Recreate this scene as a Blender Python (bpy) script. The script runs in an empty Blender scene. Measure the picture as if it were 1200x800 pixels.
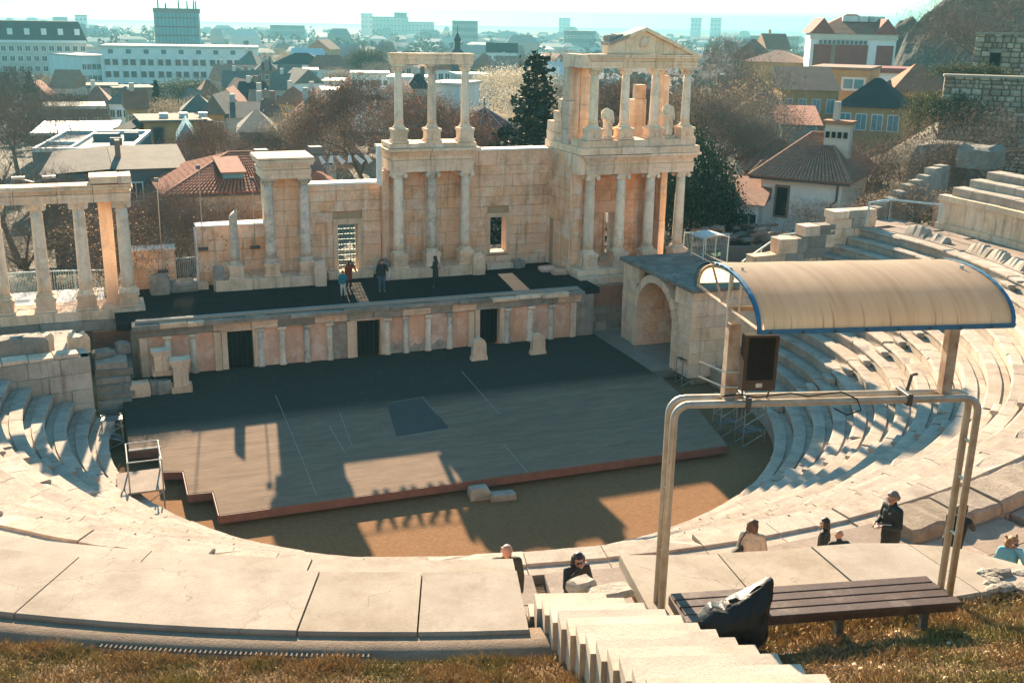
import bpy, math, random
import numpy as np
from mathutils import Vector, Matrix

# ------------------------------------------------------------------ camera, world, sun, exposure
S = bpy.context.scene
COL = S.collection
R_ = math.radians
CAM = np.array([-13.4, -41.5, 17.0])          # frame of the theatre: origin = centre of the orchestra, +Y = towards the stage wall
YAW, PITCH, ROLL, FPX = R_(21.5), R_(16.8), R_(1.1), 1243.0
_ux = np.array([math.cos(YAW), -math.sin(YAW), 0.0]); _uy = np.array([math.sin(YAW), math.cos(YAW), 0.0]); _uz = np.array([0, 0, 1.0])
_fw = math.cos(PITCH) * _uy - math.sin(PITCH) * _uz
_up0 = math.sin(PITCH) * _uy + math.cos(PITCH) * _uz
_rt = math.cos(ROLL) * _ux + math.sin(ROLL) * _up0
_up = -math.sin(ROLL) * _ux + math.cos(ROLL) * _up0
cam = bpy.data.cameras.new('camera'); cam.lens = 36 * FPX / 1200; cam.sensor_width = 36
cam.clip_start = 0.1; cam.clip_end = 9000
camo = bpy.data.objects.new('camera', cam); COL.objects.link(camo)
camo.matrix_world = Matrix(((_rt[0], _up[0], -_fw[0], CAM[0]), (_rt[1], _up[1], -_fw[1], CAM[1]), (_rt[2], _up[2], -_fw[2], CAM[2]), (0, 0, 0, 1)))
S.camera = camo
SUN_EL, SUN_AZ = R_(22.6), R_(7.4)            # the sun stands beyond the stage wall, a little to the right of the axis
w = bpy.data.worlds.new('World'); S.world = w; w.use_nodes = True
nt = w.node_tree; bg = nt.nodes['Background']
sky = nt.nodes.new('ShaderNodeTexSky'); sky.sky_type = 'NISHITA'; sky.sun_disc = False
sky.sun_elevation = SUN_EL; sky.sun_rotation = SUN_AZ; sky.air_density = 1.0; sky.dust_density = 0.25; sky.ozone_density = 1.5
tint = nt.nodes.new('ShaderNodeMix'); tint.data_type = 'RGBA'; tint.blend_type = 'MULTIPLY'; tint.inputs[0].default_value = 1.0
tint.inputs[7].default_value = (0.56, 1.0, 0.98, 1)
nt.links.new(sky.outputs[0], tint.inputs[6]); nt.links.new(tint.outputs[2], bg.inputs[0]); bg.inputs[1].default_value = 0.072
sun = bpy.data.lights.new('sun', 'SUN'); sun.energy = 5.0; sun.angle = R_(0.5); sun.color = (1.0, 0.775, 0.55)
so = bpy.data.objects.new('sun', sun); COL.objects.link(so); so.location = (60, 300, 140)
SUN_D = Vector((math.sin(SUN_AZ) * math.cos(SUN_EL), math.cos(SUN_AZ) * math.cos(SUN_EL), math.sin(SUN_EL)))
so.rotation_euler = SUN_D.to_track_quat('Z', 'Y').to_euler()
S.view_settings.view_transform = 'Standard'; S.view_settings.look = 'None'; S.view_settings.exposure = 2.1; S.view_settings.gamma = 1
S.cycles.max_bounces = 9; S.cycles.diffuse_bounces = 6; S.cycles.glossy_bounces = 2; S.cycles.transmission_bounces = 4
S.cycles.transparent_max_bounces = 12; S.cycles.volume_bounces = 0; S.cycles.use_denoising = True
S.cycles.volume_step_rate = 10; S.cycles.sample_clamp_indirect = 8

# ------------------------------------------------------------------ photograph pixel (1200x800) -> place in the theatre's frame
def ray(x, y):
    return _fw + _rt * (x - 600) / FPX - _up * (y - 400) / FPX
def Zp(x, y, z):                                # the point of that ray at height z
    d = ray(x, y); return CAM + d * ((z - CAM[2]) / d[2])
def Yp(x, y, Y):                                # on the plane Y = const
    d = ray(x, y); return CAM + d * ((Y - CAM[1]) / d[1])
def Dp(x, y, dist):                             # at a horizontal distance
    d = ray(x, y); return CAM + d * (dist / math.hypot(d[0], d[1]))
def depth_of(p): return float((np.array(p) - CAM) @ _fw)

# ------------------------------------------------------------------ mesh builder and object helpers
rng = random.Random(7)
ORG = {}                                        # world origin of each thing (its children are modelled in world coordinates)
class MB:
    def __init__(s): s.v = []; s.f = []
    def add(s, vs, fs):
        n = len(s.v); s.v += [tuple(map(float, p)) for p in vs]; s.f += [tuple(i + n for i in f) for f in fs]; return s
    def box(s, x0, x1, y0, y1, z0, z1, j=0.0):
        vs = [(x, y, z) for z in (z0, z1) for (x, y) in ((x0, y0), (x1, y0), (x1, y1), (x0, y1))]
        if j: vs = [(a + rng.uniform(-j, j), b + rng.uniform(-j, j), c_ + rng.uniform(-j, j)) for a, b, c_ in vs]
        return s.add(vs, ((3, 2, 1, 0), (4, 5, 6, 7), (0, 1, 5, 4), (1, 2, 6, 5), (2, 3, 7, 6), (3, 0, 4, 7)))
    def obox(s, c, ux, uy, lx, ly, z0, z1, ch=0.0, j=0.0):     # box with horizontal axes ux,uy (half lengths lx,ly), optional top chamfer
        c = np.array(c, float)[:2]; ux = np.array(ux, float)[:2]; uy = np.array(uy, float)[:2]
        def rg(a, b, z): return [(*(c + ux * sx * a + uy * sy * b), z + (rng.uniform(-j, j) if j else 0)) for sx, sy in ((-1, -1), (1, -1), (1, 1), (-1, 1))]
        if ch:
            vs = rg(lx, ly, z0) + rg(lx, ly, z1 - ch) + rg(lx - ch, ly - ch, z1)
            fs = [(3, 2, 1, 0), (8, 9, 10, 11)] + [(b + i, b + (i + 1) % 4, b + 4 + (i + 1) % 4, b + 4 + i) for b in (0, 4) for i in range(4)]
        else:
            vs = rg(lx, ly, z0) + rg(lx, ly, z1)
            fs = [(3, 2, 1, 0), (4, 5, 6, 7)] + [(i, (i + 1) % 4, 4 + (i + 1) % 4, 4 + i) for i in range(4)]
        return s.add(vs, fs)
    def prism(s, poly, z0, z1):
        n = len(poly); vs = [(p[0], p[1], z0) for p in poly] + [(p[0], p[1], z1) for p in poly]
        return s.add(vs, [tuple(range(n - 1, -1, -1)), tuple(range(n, 2 * n))] + [(i, (i + 1) % n, n + (i + 1) % n, n + i) for i in range(n)])
    def extr(s, prof, a, b):                     # profile of 3D points swept from offset a to offset b (vectors)
        a = np.array(a, float); b = np.array(b, float); n = len(prof)
        vs = [np.array(p) + a for p in prof] + [np.array(p) + b for p in prof]
        return s.add(vs, [tuple(range(n - 1, -1, -1)), tuple(range(n, 2 * n))] + [(i, (i + 1) % n, n + (i + 1) % n, n + i) for i in range(n)])
    def lathe(s, cx, cy, prof, seg=16, ph=0.0):
        vs = []; fs = []
        for r, z in prof:
            for k in range(seg):
                a = 2 * math.pi * k / seg + ph; vs.append((cx + r * math.cos(a), cy + r * math.sin(a), z))
        m = len(prof)
        for i in range(m - 1):
            for k in range(seg):
                k2 = (k + 1) % seg; fs.append((i * seg + k, i * seg + k2, (i + 1) * seg + k2, (i + 1) * seg + k))
        fs.append(tuple(range(seg - 1, -1, -1))); fs.append(tuple((m - 1) * seg + k for k in range(seg)))
        return s.add(vs, fs)
    def tube(s, pts, rad, n=8, cap=True):
        pts = [np.array(p, float) for p in pts]; m = len(pts)
        if not hasattr(rad, '__len__'): rad = [rad] * m
        vs = []; fs = []; ref = None
        for i, p in enumerate(pts):
            t = pts[min(i + 1, m - 1)] - pts[max(i - 1, 0)]; t = t / (np.linalg.norm(t) + 1e-9)
            if ref is None: ref = np.array([0, 0, 1.0]) if abs(t[2]) < .9 else np.array([1.0, 0, 0])
            a = np.cross(t, ref); a /= np.linalg.norm(a) + 1e-9; b = np.cross(t, a); ref = -np.cross(t, a) if False else ref
            for k in range(n):
                q = 2 * math.pi * k / n; vs.append(p + rad[i] * (a * math.cos(q) + b * math.sin(q)))
        for i in range(m - 1):
            for k in range(n):
                k2 = (k + 1) % n; fs.append((i * n + k, (i + 1) * n + k, (i + 1) * n + k2, i * n + k2))
        if cap: fs.append(tuple(range(n))); fs.append(tuple((m - 1) * n + k for k in range(n - 1, -1, -1)))
        return s.add(vs, fs)
    def quad(s, a, b, c, d): return s.add([a, b, c, d], [(0, 1, 2, 3)])
    def ell(s, c, r, n=8, m=6, jit=0.0):
        vs = [(c[0], c[1], c[2] - r[2])]; fs = []
        for i in range(1, m):
            p = math.pi * i / m
            for k in range(n):
                q = 2 * math.pi * k / n; jj = 1 + rng.uniform(-jit, jit)
                vs.append((c[0] + r[0] * jj * math.sin(p) * math.cos(q), c[1] + r[1] * jj * math.sin(p) * math.sin(q), c[2] - r[2] * jj * math.cos(p)))
        vs.append((c[0], c[1], c[2] + r[2])); L = len(vs) - 1
        for k in range(n):
            fs.append((0, 1 + (k + 1) % n, 1 + k)); fs.append((L, L - n + k, L - n + (k + 1) % n))
        for i in range(m - 2):
            for k in range(n):
                a = 1 + i * n + k; b = 1 + i * n + (k + 1) % n; fs.append((a, b, b + n, a + n))
        return s.add(vs, fs)
    def build(s, name, mat, parent=None, label=None, kind=None, smooth=False):
        o = ORG.get(parent.name, (0, 0, 0)) if parent else (0, 0, 0)
        me = bpy.data.meshes.new(name)
        vs = s.v if o == (0, 0, 0) else [(a - o[0], b - o[1], c_ - o[2]) for a, b, c_ in s.v]
        me.from_pydata(vs, [], s.f)
        if smooth: me.polygons.foreach_set('use_smooth', [True] * len(me.polygons))
        if mat: me.materials.append(mat)
        ob = bpy.data.objects.new(name, me); COL.objects.link(ob)
        if parent: ob.parent = parent; ORG[ob.name] = o
        if label: ob['label'] = label
        if kind: ob['kind'] = kind
        return ob
def tag(o, label=None, cat=None, group=None, kind=None):
    if label: o['label'] = label
    if cat: o['category'] = cat
    if group: o['group'] = group
    if kind: o['kind'] = kind
    return o
def thing(name, label, cat, loc=(0, 0, 0), group=None):
    o = bpy.data.objects.new(name, None); COL.objects.link(o); o.location = loc; o.empty_display_size = .3
    ORG[o.name] = tuple(float(a) for a in loc); return tag(o, label, cat, group)
def npmesh(name, V, F, mat, parent=None, kind=None, nper=4):   # big meshes straight from arrays
    me = bpy.data.meshes.new(name); V = np.asarray(V, np.float32); F = np.asarray(F, np.int32)
    me.vertices.add(len(V)); me.vertices.foreach_set('co', V.ravel())
    me.loops.add(F.size); me.loops.foreach_set('vertex_index', F.ravel())
    me.polygons.add(len(F)); me.polygons.foreach_set('loop_start', np.arange(0, F.size, F.shape[1], dtype=np.int32))
    me.update(calc_edges=True); me.validate()
    if mat: me.materials.append(mat)
    ob = bpy.data.objects.new(name, me); COL.objects.link(ob)
    if parent:
        ob.parent = parent; ORG[ob.name] = ORG.get(parent.name, (0, 0, 0))
        if ORG[ob.name] != (0, 0, 0): me.transform(Matrix.Translation(-Vector(ORG[ob.name])))
    if kind: ob['kind'] = kind
    return ob
def copy_tree(o, loc=None, rotz=None, scale=None, parent=None, label=None):
    c = o.copy(); COL.objects.link(c)
    if parent: c.parent = parent
    if loc is not None: c.location = loc
    if rotz is not None: c.rotation_euler = (0, 0, rotz)
    if scale is not None: c.scale = scale if hasattr(scale, '__len__') else (scale,) * 3
    if label: c['label'] = label
    for ch in list(o.children): copy_tree(ch, parent=c)
    return c

# ------------------------------------------------------------------ procedural materials
def nm(name, rough=.9, spec=.3):
    m = bpy.data.materials.new(name); m.use_nodes = True; b = m.node_tree.nodes['Principled BSDF']
    b.inputs['Roughness'].default_value = rough; b.inputs['Specular IOR Level'].default_value = spec
    return m, m.node_tree, b
def N_(t, k, **kw):
    n = t.nodes.new('ShaderNode' + k)
    for a, v in kw.items(): setattr(n, a, v)
    return n
def mixc(t, fac, a, b, blend='MIX'):
    n = N_(t, 'Mix', data_type='RGBA', blend_type=blend)
    for i, v in ((0, fac), (6, a), (7, b)):
        if isinstance(v, bpy.types.NodeSocket): t.links.new(v, n.inputs[i])
        else: n.inputs[i].default_value = v if i == 0 else (*v[:3], 1)
    return n.outputs[2]
def coords(t, rnd=40.0):
    tc = N_(t, 'TexCoord'); oi = N_(t, 'ObjectInfo'); mm = N_(t, 'Math', operation='MULTIPLY'); mm.inputs[1].default_value = rnd
    t.links.new(oi.outputs['Random'], mm.inputs[0]); va = N_(t, 'VectorMath', operation='ADD')
    t.links.new(tc.outputs['Object'], va.inputs[0]); t.links.new(mm.outputs[0], va.inputs[1])
    return va.outputs[0], oi.outputs['Random'], tc.outputs['Object']
def noise(t, vec, scale, detail=5, rough=.6, sc=None):
    if sc:
        mp = N_(t, 'Mapping'); mp.inputs['Scale'].default_value = sc; t.links.new(vec, mp.inputs[0]); vec = mp.outputs[0]
    n = N_(t, 'TexNoise'); n.inputs['Scale'].default_value = scale; n.inputs['Detail'].default_value = detail; n.inputs['Roughness'].default_value = rough
    t.links.new(vec, n.inputs['Vector']); return n.outputs['Fac']
def ramp(t, fac, *stops):
    r = N_(t, 'ValToRGB'); e = r.color_ramp.elements
    while len(e) < len(stops): e.new(.5)
    for i, (p, c_) in enumerate(stops):
        e[i].position = p; e[i].color = (*c_, 1) if hasattr(c_, '__len__') else (c_, c_, c_, 1)
    t.links.new(fac, r.inputs[0]); return r.outputs[0]
def bump(t, b, h, strength=.4, dist=.02):
    n = N_(t, 'Bump'); n.inputs['Strength'].default_value = strength; n.inputs['Distance'].default_value = dist
    t.links.new(h, n.inputs['Height']); t.links.new(n.outputs[0], b.inputs['Normal'])
def stone(name, c1, c2, stain=(.12, .09, .07), scale=1.6, rnd=.25, st=.45, streak=.35, bstr=.5, bdist=.03, rough=.92, fine=14, pale=None):
    m, t, b = nm(name, rough, .25); v, r, ob = coords(t)
    c_ = ramp(t, noise(t, v, scale, 7, .65), (.32, c1), (.68, c2))
    c_ = mixc(t, ramp(t, noise(t, ob, scale * .55, 7, .72), (.50, 0), (.70, st)), c_, stain)
    if pale: c_ = mixc(t, ramp(t, noise(t, ob, scale * .9, 8, .75), (.50, 0), (.60, .8)), c_, pale)
    if streak: c_ = mixc(t, ramp(t, noise(t, ob, 1.0, 6, .65, (3.0, 3.0, .28)), (.52, 0), (.72, streak)), c_, stain)
    c_ = mixc(t, ramp(t, noise(t, v, fine, 4, .7), (.35, .35), (.6, 0)), c_, tuple(x * .45 for x in c1))
    h = N_(t, 'HueSaturation'); mr = N_(t, 'MapRange'); mr.inputs[3].default_value = 1 - rnd; mr.inputs[4].default_value = 1 + rnd * .6
    t.links.new(r, mr.inputs[0]); t.links.new(mr.outputs[0], h.inputs['Value']); t.links.new(c_, h.inputs['Color'])
    w_ = N_(t, 'TexWhiteNoise', noise_dimensions='1D'); t.links.new(r, w_.inputs['W'])
    m2 = N_(t, 'MapRange'); m2.inputs[3].default_value = .90; m2.inputs[4].default_value = 1.08
    t.links.new(w_.outputs['Value'], m2.inputs[0]); t.links.new(m2.outputs[0], h.inputs['Saturation'])
    t.links.new(h.outputs[0], b.inputs['Base Color'])
    ad = N_(t, 'Math', operation='ADD'); t.links.new(noise(t, v, fine * .5, 6, .7), ad.inputs[0]); t.links.new(noise(t, v, fine * 3, 3, .6), ad.inputs[1])
    bump(t, b, ad.outputs[0], bstr, bdist); return m
def plain(name, c1, rough=.7, spec=.3, metal=0, var=.2, scale=6, c2=None, bstr=.15, rnd=0.0):
    m, t, b = nm(name, rough, spec); v, r, ob = coords(t); b.inputs['Metallic'].default_value = metal
    c2 = c2 or tuple(x * (1 - var) for x in c1)
    c_ = ramp(t, noise(t, v, scale, 5, .65), (.35, c1), (.7, c2))
    if rnd:
        h = N_(t, 'HueSaturation'); mr = N_(t, 'MapRange'); mr.inputs[3].default_value = 1 - rnd; mr.inputs[4].default_value = 1 + rnd
        t.links.new(r, mr.inputs[0]); t.links.new(mr.outputs[0], h.inputs['Value']); t.links.new(c_, h.inputs['Color']); c_ = h.outputs[0]
    t.links.new(c_, b.inputs['Base Color'])
    if bstr: bump(t, b, noise(t, v, scale * 4, 4, .6), bstr, .01)
    return m
M = {}
M['ashlar'] = stone('sandy ashlar', (.96, .60, .36), (.84, .48, .28), (.30, .165, .095), 1.1, .06, .8, .7, pale=(.92, .74, .55))
M['core'] = stone('wall core', (.52, .36, .22), (.42, .28, .17), (.06, .05, .04), 2, 0, .3, 0)
M['marble'] = stone('old marble', (.94, .67, .45), (.78, .52, .33), (.18, .12, .08), 1.4, .12, .4, .55)
M['column'] = stone('column marble', (.96, .78, .56), (.84, .62, .43), (.22, .16, .11), 2.2, .14, .5, .4, .35)
M['darkcol'] = stone('weathered column', (.60, .48, .36), (.86, .71, .54), (.13, .10, .08), 2.0, .1, .8, .5, .4)
M['seat'] = stone('seat stone', (.50, .42, .33), (.37, .30, .23), (.20, .145, .105), 1.6, .15, .65, .3, .7, .03)
M['aisle'] = stone('step stone', (.48, .41, .33), (.37, .31, .245), (.2, .15, .11), 2.0, .15, .45, .2, .6, .03)
M['rough'] = stone('rough field stone', (.46, .40, .32), (.32, .27, .21), (.12, .10, .08), 2.5, .3, .5, .3, .8, .04)
def crack(m, scale=.55, dark=(.10, .075, .055), w=.006):
    t = m.node_tree; b = t.nodes['Principled BSDF']; tc = N_(t, 'TexCoord'); vo = N_(t, 'TexVoronoi', feature='DISTANCE_TO_EDGE'); vo.inputs['Scale'].default_value = scale
    nz = N_(t, 'TexNoise'); nz.inputs['Scale'].default_value = 1.7; nz.inputs['Detail'].default_value = 6; va = N_(t, 'VectorMath', operation='ADD'); t.links.new(tc.outputs['Object'], nz.inputs['Vector']); t.links.new(tc.outputs['Object'], va.inputs[0]); t.links.new(nz.outputs['Color'], va.inputs[1]); t.links.new(va.outputs[0], vo.inputs['Vector'])
    ln = ramp(t, vo.outputs['Distance'], (0, 1), (w, 0)); mk = ramp(t, noise(t, tc.outputs['Object'], .5, 3, .6), (.48, 0), (.56, .75)); mm = N_(t, 'Math', operation='MULTIPLY'); t.links.new(ln, mm.inputs[0]); t.links.new(mk, mm.inputs[1])
    src = b.inputs['Base Color'].links[0].from_socket; t.links.new(mixc(t, mm.outputs[0], src, dark), b.inputs['Base Color']); return m
M['slab'] = stone('cast slab', (.395, .338, .268), (.29, .238, .182), (.19, .135, .09), 1.3, .06, .65, .0, .5, .012, .95, 40)
crack(M['slab'])
M['floorslab'] = stone('walkway slab', (.34, .27, .21), (.25, .19, .145), (.12, .09, .07), 1.5, .2, .4, 0)
M['bank'] = stone('bank earth', (.26, .20, .15), (.18, .135, .10), (.1, .08, .06), 1, 0, .3, 0)
M['panel'] = stone('pink plaster panel', (.84, .47, .30), (.68, .36, .23), (.40, .25, .17), 1.1, .1, .5, .5, .25, pale=(.86, .62, .46))
M['brick'] = stone('red brick', (.50, .22, .13), (.36, .15, .09), (.09, .06, .05), 2.5, .18, .4, .2, .5)
M['black'] = plain('dark opening', (.012, .014, .014), .95, .1, bstr=0)
M['whitewall'] = plain('white plaster cap', (.78, .74, .66), .8, .2, 0, .12, 3)
# ------------------------------------------------------------------ wall of separate stones on one face
def ashlar(parent, o, ux, L, z0, z1, nrm, mat, ch=(.5, .68), bl=(.8, 1.6), holes=(), gap=.011, dep=.16, proud=.035, name='stone_block', seed=1, top=None, ch_w=.012):
    """o: (x,y) of the lower left corner seen from outside; ux: unit vector along; nrm: outward normal; holes in (a0,a1,z0,z1)."""
    r = random.Random(seed); z = z0; ux = np.array(ux, float); nr = np.array(nrm, float); o = np.array(o, float)
    while z < z1 - .05:
        h = r.uniform(*ch); zt = z + h
        if z1 - zt < ch[0] * .6: zt = z1
        cuts = [(0.0, L)]
        for (a0, a1, h0, h1) in holes:
            if zt > h0 + .08 and z < h1 - .08:
                nc = []
                for a, b in cuts:
                    if a1 <= a or a0 >= b: nc.append((a, b)); continue
                    if a0 > a: nc.append((a, a0))
                    if a1 < b: nc.append((a1, b))
                cuts = nc
        for a, b in cuts:
            x = a
            while x < b - .02:
                l = r.uniform(*bl); x2 = x + l
                if b - x2 < bl[0] * .6: x2 = b
                zz = zt if top is None else min(zt, top((x + x2) / 2))
                if zz - z > .06 and x2 - x > .05:
                    p = r.uniform(0, proud); c0, c1 = x + gap / 2, x2 - gap / 2; b0, b1 = z + gap / 2, zz - gap / 2; ch_ = ch_w
                    def ring(i, d): return [(*(o + ux * a_ + nr * d), z_) for a_, z_ in ((c0 + i, b0 + i), (c1 - i, b0 + i), (c1 - i, b1 - i), (c0 + i, b1 - i))]
                    m = MB(); m.add(ring(0, -dep) + ring(0, p - ch_) + ring(ch_, p), [(3, 2, 1, 0), (8, 9, 10, 11)] + [(q + i, q + (i + 1) % 4, q + 4 + (i + 1) % 4, q + 4 + i) for q in (0, 4) for i in range(4)])
                    m.build(name, mat, parent)
                x = x2
        z = zt
def core(parent, boxes, mat=None):
    m = MB()
    for b in boxes: m.box(*b)
    return m.build('wall_core', mat or M['core'], parent)
def column(parent, x, y, z0, z1, r=.29, cap='ionic', mat=None, broken=False, patch=None):
    """shaft is the part; base and capital are its sub-parts"""
    mat = mat or M['column']; hb = .24; hc = .36 if not broken else 0
    zs, ze = z0 + hb, z1 - hc; m = MB(); prof = []
    for i in range(9):
        t = i / 8; prof.append((r * (1 - .15 * t ** 1.6) * (1.04 if i == 0 else 1), zs + (ze - zs) * t))
    m.lathe(x, y, prof, 18)
    if broken:
        k = len(m.v) - 18
        for i in range(18): a, b, c_ = m.v[k + i]; m.v[k + i] = (a, b, c_ + .22 * math.cos(i * .35) + rng.uniform(-.05, .05))
    sh = m.build('column', mat, parent, smooth=True)
    b = MB(); b.box(x - r * 1.3, x + r * 1.3, y - r * 1.3, y + r * 1.3, z0, z0 + .07)
    b.lathe(x, y, [(r * 1.27, z0 + .075), (r * 1.33, z0 + .105), (r * 1.27, z0 + .135), (r * 1.1, z0 + .15), (r * 1.1, z0 + .17), (r * 1.18, z0 + .19), (r * 1.15, z0 + .22), (r * 1.03, z0 + .238)], 16)
    b.build('base', mat, sh)
    if not broken:
        rt = r * .86; c_ = MB()
        if cap == 'ionic':
            c_.lathe(x, y, [(rt, ze + .002), (rt * 1.05, ze + .07), (rt * 1.25, ze + .2)], 16)
            c_.box(x - rt * 1.2, x + rt * 1.2, y - rt * 1.12, y + rt * 1.12, ze + .19, z1 - .082)
            for sx in (-1, 1):
                for dy in (-1.16, 1.16):
                    c_.tube([(x + sx * rt * 1.25, y + dy * rt - .07, ze + .17), (x + sx * rt * 1.25, y + dy * rt + .07, ze + .17)], .115, 10)
            c_.box(x - rt * 1.45, x + rt * 1.45, y - rt * 1.4, y + rt * 1.4, z1 - .08, z1)
        else:
            c_.lathe(x, y, [(rt, ze + .002), (rt * 1.12, ze + .05), (rt * 1.08, ze + .09), (rt * 1.3, ze + .2), (rt * 1.22, ze + .22), (rt * 1.55, z1 - .082)], 12)
            for k in range(8):
                a = k * math.pi / 4 + .39
                c_.tube([(x + rt * 1.1 * math.cos(a), y + rt * 1.1 * math.sin(a), ze + .06), (x + rt * 1.4 * math.cos(a), y + rt * 1.4 * math.sin(a), ze + .2), (x + rt * 1.62 * math.cos(a), y + rt * 1.62 * math.sin(a), ze + .19)], [.07, .06, .03], 5)
            c_.box(x - rt * 1.5, x + rt * 1.5, y - rt * 1.5, y + rt * 1.5, z1 - .08, z1)
        c_.build('capital', mat, sh)
    return sh
def pedestal(parent, x, y, z0, z1, w_=.46, mat=None):
    m = MB(); h = z1 - z0
    m.box(x - w_ * 1.16, x + w_ * 1.16, y - w_ * 1.16, y + w_ * 1.16, z0, z0 + h * .2, .01)
    m.box(x - w_, x + w_, y - w_, y + w_, z0 + h * .2, z0 + h * .8, .01)
    m.box(x - w_ * 1.14, x + w_ * 1.14, y - w_ * 1.14, y + w_ * 1.14, z0 + h * .8, z1, .01)
    m.box(x - .08, x + .08, y - w_ * 1.3, y - w_ * 1.005, z0 + h * .22, z0 + h * .6)
    return m.build('pedestal', mat or M['marble'], parent)
def entab(parent, x0, x1, y0, y1, z0, z1, cuts, mat=None, cornice=.28, ends=(1, 1), seed=3):
    """architrave with two fasciae, frieze and cornice, in separate blocks with open joints"""
    r = random.Random(seed); H = z1 - z0; xs = [x0] + list(cuts) + [x1]
    for lo, hi, offs, nmz in ((0, .5, ((0, .5, .0), (.5, .93, .03), (.93, 1, .06)), 'architrave_block'), (.5, 1, ((0, .45, -.01), (.45, .75, .14), (.75, 1, cornice)), 'cornice_block')):
        for i in range(len(xs) - 1):
            m = MB(); dz = r.uniform(-.01, .01)
            for a, b, pr in offs:
                za = z0 + H * (lo + (hi - lo) * a); zb = z0 + H * (lo + (hi - lo) * b) - .004
                e0 = pr if (i == 0 and ends[0]) else -.012; e1 = pr if (i == len(xs) - 2 and ends[1]) else -.012
                m.box(xs[i] - e0, xs[i + 1] + e1, y0 - pr, y1 + (pr * .5 if pr > .1 else 0), za + (dz if a else 0), zb + dz, .008)
            m.build(nmz, mat or M['marble'], parent)
ux_, uy_ = np.array([1.0, 0]), np.array([0, 1.0])

# ------------------------------------------------------------------ ground of the bowl
m = MB(); n = 96
m.add([(0, 0, 0)] + [(15.5 * math.cos(2 * math.pi * k / n), 15.5 * math.sin(2 * math.pi * k / n), 0) for k in range(n)], [(0, 1 + k, 1 + (k + 1) % n) for k in range(n)])
mt, t, b = nm('orchestra paving', .95, .05); v, r, ob = coords(t, 0)
mp = N_(t, 'Mapping'); mp.inputs['Rotation'].default_value = (0, 0, .78); t.links.new(ob, mp.inputs[0])
br = N_(t, 'TexBrick'); br.inputs['Scale'].default_value = 5; br.inputs['Color1'].default_value = (.27, .135, .058, 1); br.inputs['Color2'].default_value = (.17, .085, .038, 1)
br.inputs['Mortar'].default_value = (.15, .09, .05, 1); br.inputs['Mortar Size'].default_value = .03; t.links.new(mp.outputs[0], br.inputs[0])
c_ = mixc(t, ramp(t, noise(t, ob, .9, 6, .7), (.4, 0), (.7, .55)), br.outputs[0], (.20, .115, .06))
c_ = mixc(t, ramp(t, noise(t, ob, 9, 4, .7), (.62, 0), (.75, .6)), c_, (.36, .22, .12))
t.links.new(c_, b.inputs['Base Color']); bump(t, b, br.outputs['Fac'], .6, -.03)
tag(m.build('orchestra_floor', mt), kind='structure')

# ------------------------------------------------------------------ seating rows of the lower cavea: each stone is a part of its row
AISLES = (-20.0, -53.5, -88.0, -125.0, -163.0); AW = .42
def row_r(k): return 13.9 + .72 * k
def row_z(k): return .9 + .43 * k
def rim_drop(a_deg, k): return -.033 * k * max(0.0, 1 - abs(a_deg + 114) / 38) ** .7
def az_end(r_):                                  # right and left ends in degrees
    right = math.degrees(math.asin((1.15 if r_ < 17.3 else 3.3) / r_)); left = -180 - math.degrees(math.asin((3.1 - max(0, (r_ - 14.5)) * .15) / r_))
    return left, right
ORD = ['lowest', 'second', 'third', 'fourth', 'fifth', 'sixth', 'seventh', 'eighth', 'ninth', 'tenth', 'eleventh', 'twelfth', 'thirteenth', 'fourteenth']
def seatblock(a0, a1, r0, r1, z0, z1, rr, wear=.035, kk=None):
    """one stone of a curved row; a0>a1 irrelevant; front edge worn and lipped"""
    g = .010 / r0; a0 += g; a1 -= g; dz0, dz1 = rr.uniform(-.007, .007), rr.uniform(-.007, .007); dr = rr.uniform(-.012, .012)
    wl, wr = wear * rr.uniform(.5, 1.6), wear * rr.uniform(.5, 1.6)
    vs = []
    for a, dz, w_ in ((a0, dz0, wl), ((a0 + a1) / 2, (dz0 + dz1) / 2 + rr.uniform(-.004, .004), (wl + wr) / 2 * rr.uniform(.7, 1.4)), (a1, dz1, wr)):
        ca, sa = math.cos(a), math.sin(a)
        zq = z1 + (rim_drop(math.degrees(a), kk) if kk is not None else 0)
        W0 = r1 - r0; fl = r0 + .60 * W0 + rr.uniform(-.01, .01)
        for rad, z_ in ((r1, z0), (r0 + .09, z0), (r0 + .07 + dr, zq - .15), (r0 + dr, zq - .10), (r0 + dr + .005, zq + dz - w_), (r0 + dr + w_ * 1.3, zq + dz), (fl, zq + dz + .006), (fl + .02, zq + dz - (.05 if W0 > .6 else .0)), (r1 - .01, zq + dz - (.05 if W0 > .6 else .0))):
            vs.append((rad * ca, rad * sa, z_))
    n_ = 9
    fs = [tuple(range(n_ - 1, -1, -1)), tuple(range(2 * n_, 3 * n_))] + [(q + i, q + (i + 1) % n_, q + n_ + (i + 1) % n_, q + n_ + i) for q in (0, n_) for i in range(n_)]
    m_ = MB(); m_.add(vs, fs)
    return m_
rr = random.Random(11)
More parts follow.
